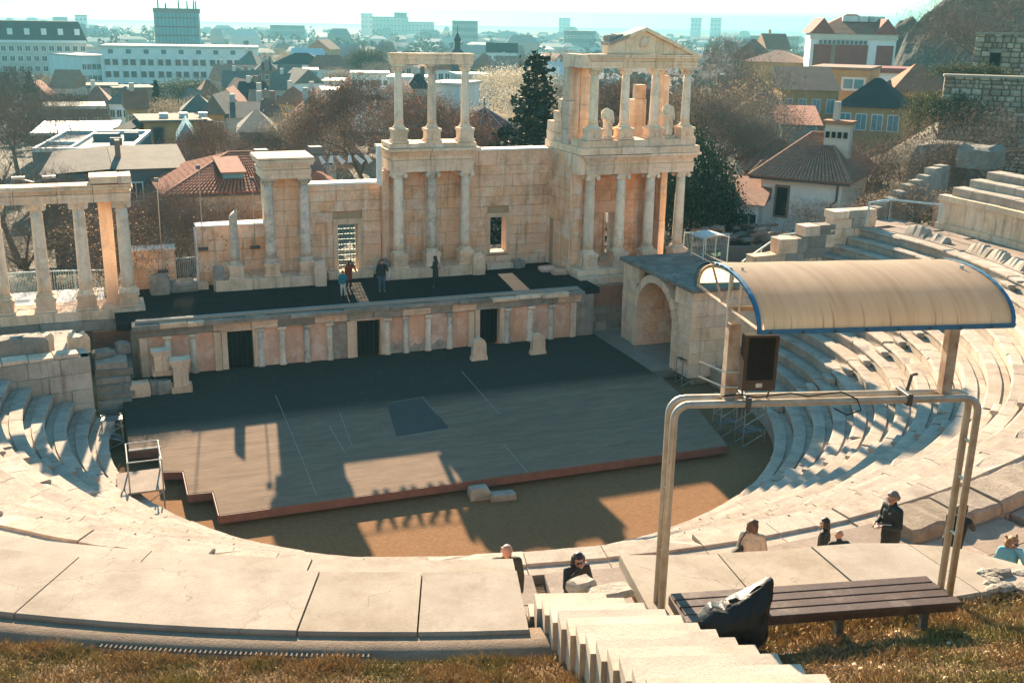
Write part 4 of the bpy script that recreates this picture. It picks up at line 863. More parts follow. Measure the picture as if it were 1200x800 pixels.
# flight of steps
M['stepm'] = stone('cast step', (.52, .45, .36), (.42, .355, .275), (.27, .2, .14), 1.6, .12, .45, 0, .6, .015, .95, 30)
sw = thing('stone_stairs', 'flight of pale cast steps running down through the gap in the slab band', 'stairs', (-7, -30, 8)); ed = np.array([.955, -.297]); pn = np.array([-.297, -.955])
for i in range(-5, 18):
    y0 = -28.5 - .407 * i; z_ = 8.80 + .142 * i; xl = -7.84 + (y0 + 28.5) * .135; xr = -6.58 + (.0 if i > 3 else (3 - i) * -.08)
    if i < 0: z_ = 8.80 + .36 * i; y0 = -28.5 - .33 * i; xl = -7.8; xr = -6.7
    # left and right ends follow the step direction
    c0 = np.array([xl, y0]); L = (xr - xl) / ed[0]; c1 = c0 + ed * L; tr = .45 if i >= 0 else .36; m = MB()
    vs = [(*(p + pn * o_), zz) for zz in (z_ - (.9 if i >= 0 else .7), z_ + rr.uniform(-.006, .006)) for p, o_ in ((c0, 0), (c0, tr), (c1, tr), (c1, 0))]; vs = [(a_, b_, z2 + (rr.uniform(-.012, .012) if z2 > z_ - .1 else 0)) for a_, b_, z2 in vs]
    m.add(vs, ((0, 1, 2, 3), (7, 6, 5, 4), (0, 4, 5, 1), (1, 5, 6, 2), (2, 6, 7, 3), (3, 7, 4, 0))); m.build('step', M['stepm'], sw)
for i, (px, py, s_, lab) in enumerate(((716, 686, (.7, .35, .12), 'white broken stone edge beside the left post of the rig'), (682, 678, (.42, .3, .2), 'rough pale stone before the woman in sunglasses'))):
    c_ = Zp(px, py, 8.7); boulder('broken_stone', lab, (c_[0], c_[1], 8.6 - s_[2] * .5), s_, .2 * i, 'rough')

# ------------------------------------------------------------------ pipe rig with canopy
M['pipe'] = plain('painted steel pipe', (.42, .38, .31), .45, .5, .35, .35, 5, (.30, .24, .17)); M['pipew'] = plain('worn pale pipe', (.62, .58, .48), .5, .5, .2, .3, 7)
e_ = np.array([.968, -.25]); e_ /= np.linalg.norm(e_); nf = np.array([e_[1], -e_[0]]); nf = np.array([-.25, -.968]); nf /= np.linalg.norm(nf)
PL = np.array([-6.17, -29.39]); PR = np.array([-1.80, -30.52]); ZT = 11.92
rg = thing('pipe_rig', 'double bent steel pipe frame standing over the wooden bench', 'metal frame', (-4, -30, 8.6))
def bent(off, name):
    A, B = PL - nf * off, PR - nf * off; pts = [(*A, 8.5)]; rc = .22; pts.append((*A, ZT - rc))
    for k_ in range(1, 7): t_ = k_ / 6 * math.pi / 2; p = A + e_ * rc * (1 - math.cos(t_)); pts.append((*p, ZT - rc + rc * math.sin(t_)))
    for k_ in range(0, 7): t_ = k_ / 6 * math.pi / 2; p = B - e_ * rc * (1 - math.sin(t_)); pts.append((*p, ZT - rc + rc * math.cos(t_)))
    pts.append((*B, 8.5)); m = MB(); m.tube(pts, .055, 12); return m.build(name, M['pipe'], rg, smooth=True)
bent(0, 'pipe_hoop'); bent(.26, 'pipe_hoop')
for t_, z_ in ((0, 9.6), (0, 10.6), (1, 9.7), (1, 10.6), (1, 11.2)):
    p = PL if t_ == 0 else PR; MB().tube([(*(p - nf * .055), z_), (*(p - nf * .21), z_)], .025, 6).build('spacer', M['pipe'], rg)
def bar_at(px, py): c_ = Zp(px, py, ZT + .05); return np.array([c_[0], c_[1]])
def on_bar(px, py):                               # nearest place on the top bar's axis
    q = bar_at(px, py) - PL; return PL + e_ * (q @ e_) - nf * .13
for px in (870, 1062): p = on_bar(px, 462); MB().obox(p, e_, nf, .04, .19, ZT - .08, ZT + .09, .01).build('clamp', M['steel'], rg)
pm = on_bar(1065, 462); MB().tube([(*pm, ZT + .09), (*(pm + e_ * .04), ZT + .32), (*(pm + e_ * .12), ZT + .34)], .025, 6).build('bracket', M['steel'], rg)
pc = [on_bar(850, 462), on_bar(1104, 458)]; M['rustpost'] = plain('rusty painted post', (.46, .36, .26), .7, .3, 0, .5, 4, (.24, .13, .075))
cn = thing('canopy', 'barrel roofed yellowed plastic canopy with blue trim on two posts', 'canopy', (-4, -30.2, 12))
for p, w_, zt_ in ((pc[0], .085, 13.06), (pc[1], .075, 13.25)): MB().obox(p, e_, nf, w_, w_, ZT + .04, zt_, 0).build('post', M['rustpost'], cn)
A = np.array([-5.43, -29.33]); L = 3.5; HS = 1.27; ZE, RZ = 13.27, .54; ea = np.array([.977, -.213]); na = np.array([-.213, -.977])
def arc(u_, lift=0): t_ = math.pi * u_; return (-math.cos(t_) * (HS + lift), ZE + (RZ + lift) * math.sin(t_) ** .9)
mt, t, b = nm('yellowed plastic sheet', .38, .5); v, r, ob = coords(t, 0)
mp = N_(t, 'Mapping'); mp.inputs['Rotation'].default_value = (0, 0, .215); t.links.new(ob, mp.inputs[0]); vo_ = mp.outputs[0]
c_ = ramp(t, noise(t, vo_, 1.0, 5, .7, (7, .35, .35)), (.3, (.74, .58, .40)), (.7, (.56, .41, .26)))
sx = N_(t, 'SeparateXYZ'); t.links.new(ob, sx.inputs[0]); lo_ = N_(t, 'MapRange'); lo_.inputs[1].default_value = ZE - 12 + .34; lo_.inputs[2].default_value = ZE - 12; t.links.new(sx.outputs[2], lo_.inputs[0])
sk = N_(t, 'Math', operation='MULTIPLY'); t.links.new(ramp(t, noise(t, vo_, 1.0, 3, .8, (16, .3, .3)), (.56, 0), (.68, 1)), sk.inputs[0]); t.links.new(lo_.outputs[0], sk.inputs[1])
c_ = mixc(t, sk.outputs[0], c_, (.10, .06, .04)); t.links.new(c_, b.inputs['Base Color'])
tr = N_(t, 'BsdfTranslucent'); t.links.new(mixc(t, .25, c_, (.80, .62, .40)), tr.inputs[0]); mx = N_(t, 'MixShader'); mx.inputs[0].default_value = .62; t.links.new(b.outputs[0], mx.inputs[1]); t.links.new(tr.outputs[0], mx.inputs[2])
t.links.new(mx.outputs[0], t.nodes['Material Output'].inputs[0]); M['plastic'] = mt
V = []; F = []; NA, NL = 20, 14
for lay in (0,):
    for i in range(NL + 1):
        for j in range(NA + 1):
            o_, z_ = arc(j / NA, -lay); p = A + ea * L * i / NL + na * o_; V.append((*p, z_ + .004 * math.sin(i * 1.7 + j)))
K = (NL + 1) * (NA + 1)
for i in range(NL):
    for j in range(NA):
        a = i * (NA + 1) + j; F.append((a, a + NA + 1, a + NA + 2, a + 1))
m = MB(); m.add(V, F); m.build('plastic_roof', M['plastic'], cn, smooth=True)
M['blue'] = plain('blue edge trim', (.03, .145, .23), .5, .5, 0, .25, 8)
for sgn in (1, -1):
    a0, a1 = A + na * HS * sgn, A + ea * L + na * HS * sgn; m = MB(); m.obox((a0 + a1) / 2, ea, na, L / 2 + .02, .025, ZE - .035, ZE + .025); m.build('edge_trim', M['blue'], cn)
for i in (0, 1):
    m = MB(); q = A + ea * (L * i + (.02 if i else -.02))
    for j in range(NA):
        (o0, z0_), (o1, z1_) = arc(j / NA, .012), arc((j + 1) / NA, .012); p0_, p1_ = q + na * o0, q + na * o1
        m.add([(*(p0_ - ea * .028), z0_), (*(p0_ + ea * .028), z0_), (*(p1_ + ea * .028), z1_), (*(p1_ - ea * .028), z1_), (*(p0_ - ea * .028), z0_ - .03), (*(p0_ + ea * .028), z0_ - .03), (*(p1_ + ea * .028), z1_ - .03), (*(p1_ - ea * .028), z1_ - .03)], ((0, 1, 2, 3), (0, 4, 5, 1), (2, 6, 7, 3), (4, 7, 6, 5)))
    m.build('arch_trim', M['blue'], cn)
    m = MB(); m.tube([(*(q + ea * (.03 - .06 * i) + na * arc(j / NA, -.05)[0]), arc(j / NA, -.05)[1]) for j in range(NA + 1)], .022, 6)
    m.tube([(*(q + ea * .03 - na * HS), ZE), (*(q + ea * .03 + na * HS), ZE)], .022, 6)
    for o_ in (-.55, .15): m.tube([(*(q + ea * .03 + na * o_ * 1.2), arc(.5 + o_ * .38)[1] - .02), (*(q + ea * .03 + na * o_ * .3), ZE)], .018, 6)
    m.build('truss', M['rustpost'] if i == 0 else M['pipew'], cn)
for o_ in (-.1, .06): MB().tube([(*(pc[0] + e_ * o_), 13.0), (*(pc[0] + e_ * o_), 13.85)], .018, 6).build('upright_rod', M['pipew'], cn)
MB().tube([(*pc[1], 13.2), (*(pc[1] - e_ * .0), 13.85)], .03, 6).build('upright_rod', M['pipew'], cn)
MB().obox(A + ea * L / 2, ea, na, L / 2 - .03, .03, 13.2, 13.262).build('long_beam', M['rustpost'], cn)
rr = random.Random(8)
for i in range(8):
    p = A + ea * L * (i + .3) / 8 + na * (HS + .004); MB().tube([(*p, ZE - .01), (*(p + na * .04), ZE - .01)], .02, 6).build('bolt', M['steel'], cn)
# ribbed box hung beside the left post
lb = thing('floodlight_box', 'black ribbed rectangular box hung beside the left canopy post', 'floodlight', (*(pc[0] + e_ * .3), 12.1)); cb = pc[0] + e_ * .36 + nf * .12
M['bronze'] = plain('bronze brown casing', (.075, .055, .04), .5, .5, .3); M['blackp'] = plain('matt black ribs', (.014, .014, .013), .6, .3)
MB().obox(cb, e_, nf, .24, .085, 12.13, 12.93, .012).build('casing', M['bronze'], lb)
m = MB()
for i in range(15): m.obox(cb + e_ * (-.175 + .025 * i) + nf * .092, e_, nf, .008, .014, 12.3, 12.88)
m.build('rib_grille', M['blackp'], lb); MB().obox(cb + nf * .087, e_, nf, .19, .004, 12.285, 12.895).build('back_panel', M['blackp'], lb)
MB().obox(cb + e_ * .0 + nf * .088, e_, nf, .045, .005, 12.18, 12.24).build('label_plate', M['pipew'], lb)
for o_ in (-.2, .2): MB().tube([(*(cb + e_ * o_), 12.13), (*(cb + e_ * o_ * .9 - nf * .05), ZT + .04)], .014, 5).build('leg', M['steel'], lb)
def cable(name, label, pts, r_=.012, mat='blackp'):
    m = MB(); m.tube(pts, r_, 5); return tag(m.build(name, M[mat]), label, 'cable')
p = on_bar(840, 462); cable('cable', 'thin black cable looped along the top pipe of the rig', [(*(p + e_ * .25 * i + nf * .1), ZT + .10 + .03 * math.sin(i * 2.1)) for i in range(8)] + [(*(p + e_ * 1.95 + nf * .2), ZT + .05), (*(p + e_ * 2.0 + nf * .25), ZT - .1), (*(p + e_ * 1.8 + nf * .25), ZT - .17), (*(p + e_ * 1.62 + nf * .2), ZT - .08)])
for i, z_ in enumerate((12.16, 12.38)): cable('wire_tie', ('lower', 'upper')[i] + ' pale wire tied round the left canopy post', [(*(pc[0] - e_ * .42 - nf * .1), z_ + .1), (*(pc[0] - e_ * .1 + nf * .1), z_), (*(pc[0] + e_ * .1 + nf * .1), z_ - .01)], .012, 'pipew')
# wooden bench
bn = thing('bench', 'wide dark red slatted wooden bench with peeling paint under the pipe rig', 'bench', (-4.4, -30.6, 8.5)); eb = np.array([.978, -.207]); nb = np.array([-.207, -.978])
M['redwood'] = stone('peeling red brown wood', (.085, .047, .033), (.05, .031, .023), (.26, .21, .165), 3.0, .2, .5, 0, .4, .01, .55, 9)
B0 = np.array([-6.28, -29.80]); 
for i in range(4):
    c_ = B0 + eb * (1.98 + .015 * i) + nb * (.09 + .2 * i); MB().obox(c_, eb, nb, 1.98 + (.06 if i == 3 else 0), .088, 9.16, 9.215, .008).build('plank', M['redwood'], bn)
MB().obox(B0 + eb * 2.0 + nb * .72, eb, nb, 2.02, .02, 9.05, 9.155).build('front_rail', M['redwood'], bn)
MB().obox(B0 + eb * .0 + nb * .42, nb, eb, .42, .025, 9.04, 9.18).build('end_board', M['redwood'], bn)
for s_ in (.5, 2.3, 3.6):
    m = MB(); m.obox(B0 + eb * s_ + nb * .38, eb, nb, .05, .34, 9.06, 9.157); m.build('bearer', M['redwood'], bn)
    for o_ in (.1, .62): MB().obox(B0 + eb * s_ + nb * o_, eb, nb, .05, .05, 8.45, 9.058).build('leg', M['steel'], bn)
# rubbish sack
mt, t, b = nm('black plastic film', .42, .2); v, r, ob = coords(t, 0); b.inputs['Base Color'].default_value = (.018, .018, .017, 1)
ad = N_(t, 'Math', operation='ADD'); t.links.new(noise(t, ob, 2.2, 4, .6, (1, 1, .5)), ad.inputs[0]); t.links.new(noise(t, ob, 7, 3, .6, (1.6, 1, .5)), ad.inputs[1]); bump(t, b, ad.outputs[0], .25, .06)
cx = Zp(862, 716, 9.26); cc = np.array([cx[0], cx[1], 9.26]); V = []; F = []; nA, nB = 72, 30
oc = [(-.70, -.40), (-.64, -.22), (-.52, -.04), (-.36, .13), (-.22, .09), (-.12, .17), (.06, .22), (.26, .33), (.47, .49), (.50, .48), (.495, .32), (.485, .1), (.47, -.25), (.44, -.50), (.2, -.55), (-.1, -.50), (-.35, -.46)]
def rad_(th):
    d = (math.cos(th), math.sin(th)); best = .3
    for (x0, y0), (x1, y1) in zip(oc, oc[1:] + oc[:1]):
        den = d[0] * (y1 - y0) - d[1] * (x1 - x0)
        if abs(den) < 1e-9: continue
        t_ = (x0 * (y1 - y0) - y0 * (x1 - x0)) / den; u_ = (x0 * d[1] - y0 * d[0]) / den
        if t_ > 0 and -1e-6 <= u_ <= 1 + 1e-6: best = t_
    return best
from mathutils import noise as mnoise
for j_ in range(nB + 1):
    f_ = math.pi * j_ / nB; sg = math.cos(f_); s_ = math.sin(f_)
    for i in range(nA):
        th = 2 * math.pi * i / nA; ro = rad_(th) * s_; a_, z_ = ro * math.cos(th), ro * math.sin(th)
        pull = max(0.0, (a_ - z_ * -.2 + z_) * .9); bul = .34 * sg * (1 - .62 * min(1, max(0, z_ + .1) * 1.6))
        cr = mnoise.ridged_multi_fractal(Vector((a_ * 2.6 - z_ * 1.8, z_ * 1.4 + a_ * .6, 3.0 + sg)), .9, 2.0, 4, 1.0, 2.0); bul += (cr - 1.1) * .10 * (1 if sg > 0 else -1) * s_
        p = cc[:2] + eb * a_ + nb * bul; V.append((*p, max(cc[2] + z_, 8.62)))
for j_ in range(nB):
    for i in range(nA): F.append((j_ * nA + i, j_ * nA + (i + 1) % nA, (j_ + 1) * nA + (i + 1) % nA, (j_ + 1) * nA + i))
m = MB(); m.add(V, F); tag(m.build('rubbish_bag', mt, smooth=True), 'full black rubbish bag slumped beside the stairs in front of the bench', 'rubbish bag')

# broken concrete where the slab band ends at the right
rb = thing('rubble_heap', 'heap of broken grey concrete at the right end of the slab band', 'rubble', Zp(1170, 668, 8.2)); rr = random.Random(31)
for i in range(16):
    c_ = Zp(rr.uniform(1150, 1215), rr.uniform(668, 692), 8.66); s_ = rr.uniform(.12, .32); m = MB(); m.ell((c_[0], c_[1], 8.66 + rr.uniform(-.04, .02)), (s_ * .7, s_ * .7 * rr.uniform(.6, 1), s_ * .3), 6, 4, .25); m.build('broken_lump', M['rough'], rb)
# ------------------------------------------------------------------ land behind the theatre
def sm(t_): t_ = min(1, max(0, t_)); return t_ * t_ * (3 - 2 * t_)
def terrain(x, y):
    z = 2.6 - 14.6 * sm((y - 17) / 75)
    z += 4.0 * sm((x - 20 - .12 * (y - 10)) / 30) * sm((120 - y) / 80) + 11 * sm((x - 54) / 14) * sm((70 - y) / 40)
    return z
def axis_(lo, hi, mids):
    return sorted(set([lo, hi] + mids))
xs = [-5000, -3000, -1800, -1000, -600, -400, -250, -170] + list(range(-120, 181, 10)) + [220, 300, 420, 600, 1000, 1800, 3000, 5000]
ys = [16.4, 20, 24, 28, 33, 38, 44, 50, 57, 65, 74, 84, 95, 110, 130, 150, 180, 220, 280, 360, 460, 600, 800, 1200, 1800, 2600, 3600, 5200]
V = [(x, y, terrain(x, y)) for y in ys for x in xs]; nx = len(xs)
F = [(j * nx + i, j * nx + i + 1, (j + 1) * nx + i + 1, (j + 1) * nx + i) for j in range(len(ys) - 1) for i in range(nx - 1)]
mt, t, b = nm('city ground', .95, .2); v, r, ob = coords(t, 0)
c_ = ramp(t, noise(t, ob, .03, 6, .7), (.35, (.10, .085, .055)), (.6, (.16, .13, .09))); c_ = mixc(t, ramp(t, noise(t, ob, .6, 5, .7), (.4, 0), (.7, .5)), c_, (.07, .07, .04)); t.links.new(c_, b.inputs['Base Color'])
M['ground'] = mt
npmesh('ground', V, F, mt, kind='structure')
# ground at both sides of the bowl
def side(name, x0, x1, y0, y1, f_, nx=14, ny=16):
    V = [(x0 + (x1 - x0) * i / nx, y0 + (y1 - y0) * j / ny, f_(x0 + (x1 - x0) * i / nx, y0 + (y1 - y0) * j / ny)) for j in range(ny + 1) for i in range(nx + 1)]
    npmesh(name, V, [(j * (nx + 1) + i, j * (nx + 1) + i + 1, (j + 1) * (nx + 1) + i + 1, (j + 1) * (nx + 1) + i) for j in range(ny) for i in range(nx)], M['ground'], kind='structure')
def hillside(x, y):
    r_ = math.hypot(x, y)
    return terrain(17.5, 17) * (1 - sm((x - 17) / 8)) + sm((x - 17) / 8) * (5.6 + 1.0 * sm((x - 29) / 34) + 9 * sm((x - 54) / 14) + .25 * math.sin(x * .9) * math.sin(y * .8))
side('hill_ground', 17.4, 190, 3.4, 16.5, lambda x, y: (hillside(x, y) * (1 - sm((y - 6) / 10.4)) + terrain(x, 16.4) * sm((y - 6) / 10.4)) - (.1 if x < 30 else 0), 40, 10)
side('hill_ground', 30.6, 190, -60, 3.4, lambda x, y: max(hillside(x, y), 6 + 3.6 * sm((-1 - y) / 5) + .1 * (x - 30)), 30, 14)
side('side_ground', -120, -23, -10, 16.5, lambda x, y: 2.4 - .02 * (x + 23) * -1, 10, 6)

M['roofred'] = stone('red tile roof', (.38, .145, .08), (.26, .10, .06), (.09, .06, .05), .8, .2, .5, 0, .6, .05); M['roofgrey'] = stone('grey slate roof', (.17, .15, .115), (.11, .10, .08), (.05, .05, .045), .8, .15, .4, 0, .6, .05); M['roofdark'] = plain('dark metal roof', (.045, .05, .048), .95, .05, 0, .3, .5)
M['cream'] = plain('cream render', (.52, .47, .38), .85, .2, 0, .2, .4, rnd=.08); M['white'] = plain('white render', (.66, .65, .60), .85, .2, 0, .15, .4, rnd=.06); M['ochre'] = plain('ochre render', (.46, .27, .11), .85, .2, 0, .25, .5, rnd=.08); M['grey'] = plain('grey render', (.13, .145, .14), .85, .2, 0, .2, .4, rnd=.1); M['pinkw'] = plain('pink render', (.52, .33, .28), .85, .2, 0, .2, .5, rnd=.1)
M['redw'] = plain('dark red render', (.24, .075, .06), .85, .2, 0, .2, .5); M['tealw'] = plain('blue green cladding', (.10, .28, .32), .6, .4, 0, .2, .4); M['brickw'] = plain('brown render', (.25, .16, .11), .9, .2, 0, .25, .5, rnd=.15)
M['glass'] = plain('window glass', (.03, .045, .05), .12, .6, 0, .3, .3, bstr=0); M['glassb'] = plain('pale blue window', (.12, .30, .34), .2, .6, 0, .3, .3, bstr=0); M['metalroof'] = plain('bright metal roofing', (.55, .54, .50), .6, .3, .3, .2, 1)
def frame_at(px, py, d, yaw=0):
    P = Dp(px, py, d); az = math.atan2(P[0] - CAM[0], P[1] - CAM[1]) + R_(yaw); ex = np.array([math.cos(az), -math.sin(az)]); ey = np.array([math.sin(az), math.cos(az)]); return P, ex, ey
def bld(name, label, xl, xr, yt, d, h, yaw=0, dp=9, wall='cream', roof=None, win=None, cat='house', side_win=None, chim=0, wmat='glass', ow=.5, group=None):
    """roof: (kind, height, material); win: (rows, cols, w, h, z_first_below_top, row_step)"""
    P, ex, ey = frame_at((xl + xr) / 2, yt, d, yaw); W = (xr - xl) / FPX * depth_of(P) / max(.5, math.cos(R_(yaw))) / 2; zt = P[2]; c0 = P[:2]; zb = zt - h
    o = thing(name, label, cat, (c0[0], c0[1], zb), group)
    def L(a, b_, z): q = c0 + ex * a + ey * b_; return (q[0], q[1], z)
    def bx(m, a0, a1, b0, b1, z0, z1): q = c0 + ex * (a0 + a1) / 2 + ey * (b0 + b1) / 2; return m.obox(q, ex, ey, (a1 - a0) / 2, (b1 - b0) / 2, z0, z1)
    bx(MB(), -W, W, 0, dp, zb, zt).build('wall', M[wall], o)
    if roof:
        kd, rh, rm = roof; m = MB(); w2, d0, d1 = W + ow, -ow, dp + ow; z0 = zt + .004; yc = dp / 2
        ring = [L(-w2, d0, z0), L(w2, d0, z0), L(w2, d1, z0), L(-w2, d1, z0)]
        if kd == 'hip':
            k_ = min(w2 * .9, (d1 - d0) / 2); ri = [L(-w2 + k_, yc, z0 + rh), L(w2 - k_, yc, z0 + rh)]; m.add(ring + ri, ((3, 2, 1, 0), (0, 1, 5, 4), (1, 2, 5), (2, 3, 4, 5), (3, 0, 4)))
        elif kd == 'gable':
            ri = [L(-w2, yc, z0 + rh), L(w2, yc, z0 + rh)]; m.add(ring + ri, ((3, 2, 1, 0), (0, 1, 5, 4), (1, 2, 5), (2, 3, 4, 5), (3, 0, 4)))
        elif kd == 'gablef':
            ri = [L(0, d0, z0 + rh), L(0, d1, z0 + rh)]; m.add(ring + ri, ((3, 2, 1, 0), (0, 1, 4), (1, 2, 5, 4), (2, 3, 5), (3, 0, 4, 5)))
        elif kd == 'mansard':
            k_ = rh * .35; up2 = [L(-w2 + k_, d0 + k_, z0 + rh), L(w2 - k_, d0 + k_, z0 + rh), L(w2 - k_, d1 - k_, z0 + rh), L(-w2 + k_, d1 - k_, z0 + rh)]; m.add(ring + up2, ((3, 2, 1, 0), (4, 5, 6, 7), (0, 1, 5, 4), (1, 2, 6, 5), (2, 3, 7, 6), (3, 0, 4, 7)))
        elif kd == 'flat':
            bx(m, -w2, w2, d0, d1, z0, z0 + rh)
        elif kd == 'shed':
            up2 = [L(-w2, d1, z0 + rh), L(w2, d1, z0 + rh)]; m.add(ring + up2, ((3, 2, 1, 0), (0, 1, 5, 4), (1, 2, 5), (2, 3, 4, 5), (3, 0, 4)))
        rf = m.build('roof', M[rm], o)
        for i in range(chim):
            a = (-.5 + i * .7) * W; bx(MB(), a, a + .7, yc - .35, yc + .35, zt + rh * .3, zt + rh + 1.0).build('chimney', M['brickw'] if i % 2 else M['cream'], rf)
    if win:
        rows, cols, ww, wh, zf, rs = win
        for ri_ in range(rows):
            for ci in range(cols):
                a = -W + 2 * W * (ci + .5) / cols; z1_ = zt - zf - rs * ri_; m = MB(); t_ = max(.06, ww * .09)
                for (a0, a1, z0_, z2_) in ((a - ww / 2, a - ww / 2 + t_, z1_ - wh, z1_), (a + ww / 2 - t_, a + ww / 2, z1_ - wh, z1_), (a - ww / 2 + t_, a + ww / 2 - t_, z1_ - t_, z1_), (a - ww / 2 + t_, a + ww / 2 - t_, z1_ - wh, z1_ - wh + t_), (a - t_ * .3, a + t_ * .3, z1_ - wh + t_, z1_ - t_)): bx(m, a0, a1, -.07, .0 + .02, z0_, z2_)
                f_ = m.build('window', M['white'], o); m = MB(); bx(m, a - ww / 2 + t_, a + ww / 2 - t_, -.03, -.006, z1_ - wh + t_, z1_ - t_); m.build('pane', M[wmat], f_)
    if side_win:
        sgn, rows, cols, ww, wh, zf, rs = side_win
        for ri_ in range(rows):
            for ci in range(cols):
                b_ = dp * (ci + .5) / cols; z1_ = zt - zf - rs * ri_; m = MB(); bx(m, sgn * (W + .02) - .05, sgn * (W + .02) + .05, b_ - ww / 2, b_ + ww / 2, z1_ - wh, z1_); f_ = m.build('window', M['white'], o); m = MB(); bx(m, sgn * (W + .085) - .01, sgn * (W + .085) + .01, b_ - ww / 2 + .12, b_ + ww / 2 - .12, z1_ - wh + .12, z1_ - .12); m.build('pane', M[wmat], f_)
    return o, L, bx, W, zt, dp
# --- far landmarks
o, L, bx, W, zt, dp = bld('hotel_block', 'huge pale block with dark mansard roof and rows of windows at far left', -70, 95, 48, 440, 40, 0, 30, 'cream', ('mansard', 7, 'roofdark'), (5, 19, 1.9, 2.1, 1.6, 3.6), 'building')
bx(MB(), -W, W, -.5, .8, zt - .6, zt + .3).build('cornice', M['white'], o)
for i in range(9):
    a = -W + 2 * W * (i + .5) / 9; bx(MB(), a - .9, a + .9, .2, 2.2, zt + 2.2, zt + 4.4).build('dormer', M['white'], o)
o, L, bx, W, zt, dp = bld('office_block', 'long white three storey block with paired windows below the tower block', 124, 300, 57, 395, 34, 3, 22, 'white', ('flat', .8, 'cream'), None, 'building', ow=.2)
for i in range(9):
    a = -W + 2 * W * (i + .5) / 9
    for ri_ in range(4):
        for s_ in (-1.25, 1.25):
            m = MB(); z1_ = zt - 3.6 - 4.0 * ri_; bx(m, a + s_ - 1.05, a + s_ + 1.05, -.15, .05, z1_ - 2.3, z1_); f_ = m.build('window', M['white'], o); m = MB(); bx(m, a + s_ - .9, a + s_ + .9, -.16, -.152, z1_ - 2.15, z1_ - .12); m.build('pane', M['glass'], f_)
    bx(MB(), a - W / 9 - .35, a - W / 9 + .35, -.45, 0, zt - 18, zt - 2.4).build('pilaster', M['white'], o); bx(MB(), a - .8, a + .8, -.1, .3, zt - 1.9, zt - .5).build('vent', M['grey'], o)
bld('office_wing', 'lower white wing to the left of the long white block', 96, 128, 67, 400, 30, -25, 26, 'white', ('flat', .6, 'cream'), (3, 6, 1.6, 2.0, 2.2, 3.8), 'building', ow=.2)
o, L, bx, W, zt, dp = bld('tower_block', 'tall blue green office tower with aerials on its roof', 181, 230, 10, 470, 60, 4, 16, 'tealw', None, None, 'tower')
bx(MB(), -W - .3, W + .3, -.3, dp + .3, zt - 1.8, zt).build('cornice', M['grey'], o)
for s_ in range(13): a = -W + 2 * W * s_ / 12; bx(MB(), a - .12, a + .12, -.25, 0, zt - 58, zt - 2).build('fin', M['grey'], o)
for k_ in range(15): bx(MB(), -W, W, -.12, 0, zt - 4 - k_ * 3.4, zt - 3.5 - k_ * 3.4).build('floor_band', M['grey'], o)
for a, hh in ((-.85, 3.5), (-.5, 2), (.1, 4), (.5, 3), (.8, 5), (.9, 3)): bx(MB(), W * a - .25, W * a + .25, 6, 6.5, zt, zt + hh).build('aerial', M['steel'], o)
for i, (xl, xr, yt, d, h, wl, lab) in enumerate(((317, 356, 31, 1300, 40, 'grey', 'dark wide block on the hazy skyline above the white office block'), (423, 436, 17, 1700, 60, 'white', 'pale slim tower left of the wide hospital like block'), (436, 478, 21, 1650, 50, 'cream', 'wide pale block with stepped top on the skyline'), (462, 476, 16, 1660, 50, 'grey', 'raised core of the wide pale skyline block'), (478, 508, 27, 1640, 40, 'cream', 'lower right wing of the wide pale skyline block'), (530, 559, 26, 1150, 40, 'grey', 'squat block with aerials on the skyline left of the tower'), (661, 697, 38, 1000, 40, 'grey', 'long low dark block on the skyline beside the stone tower'), (810, 822, 22, 2000, 60, 'white', 'left of two pale towers right of the pediment'), (833, 845, 22, 2000, 60, 'white', 'right of two pale towers right of the pediment'), (88, 101, 19, 1500, 60, 'white', 'pale tower on the skyline above the hotel block'), (62, 78, 21, 1900, 60, 'grey', 'faint tower on the skyline left of the pale tower'), (655, 668, 22, 2300, 60, 'white', 'faint slim tower on the skyline left of the pediment'), (880, 935, 44, 1100, 30, 'brickw', 'long low reddish factory hall in the haze at right'), (2, 12, 25, 1900, 50, 'grey', 'faint block on the skyline at the left edge'))):
    bld('skyline_block', lab, xl, xr, yt, d, h + 10, 3, 20, wl, ('flat', 1.2, 'grey'), (3, max(3, int((xr - xl) / 4)), 2.6, 2.2, 3, 7), 'building', ow=.1)
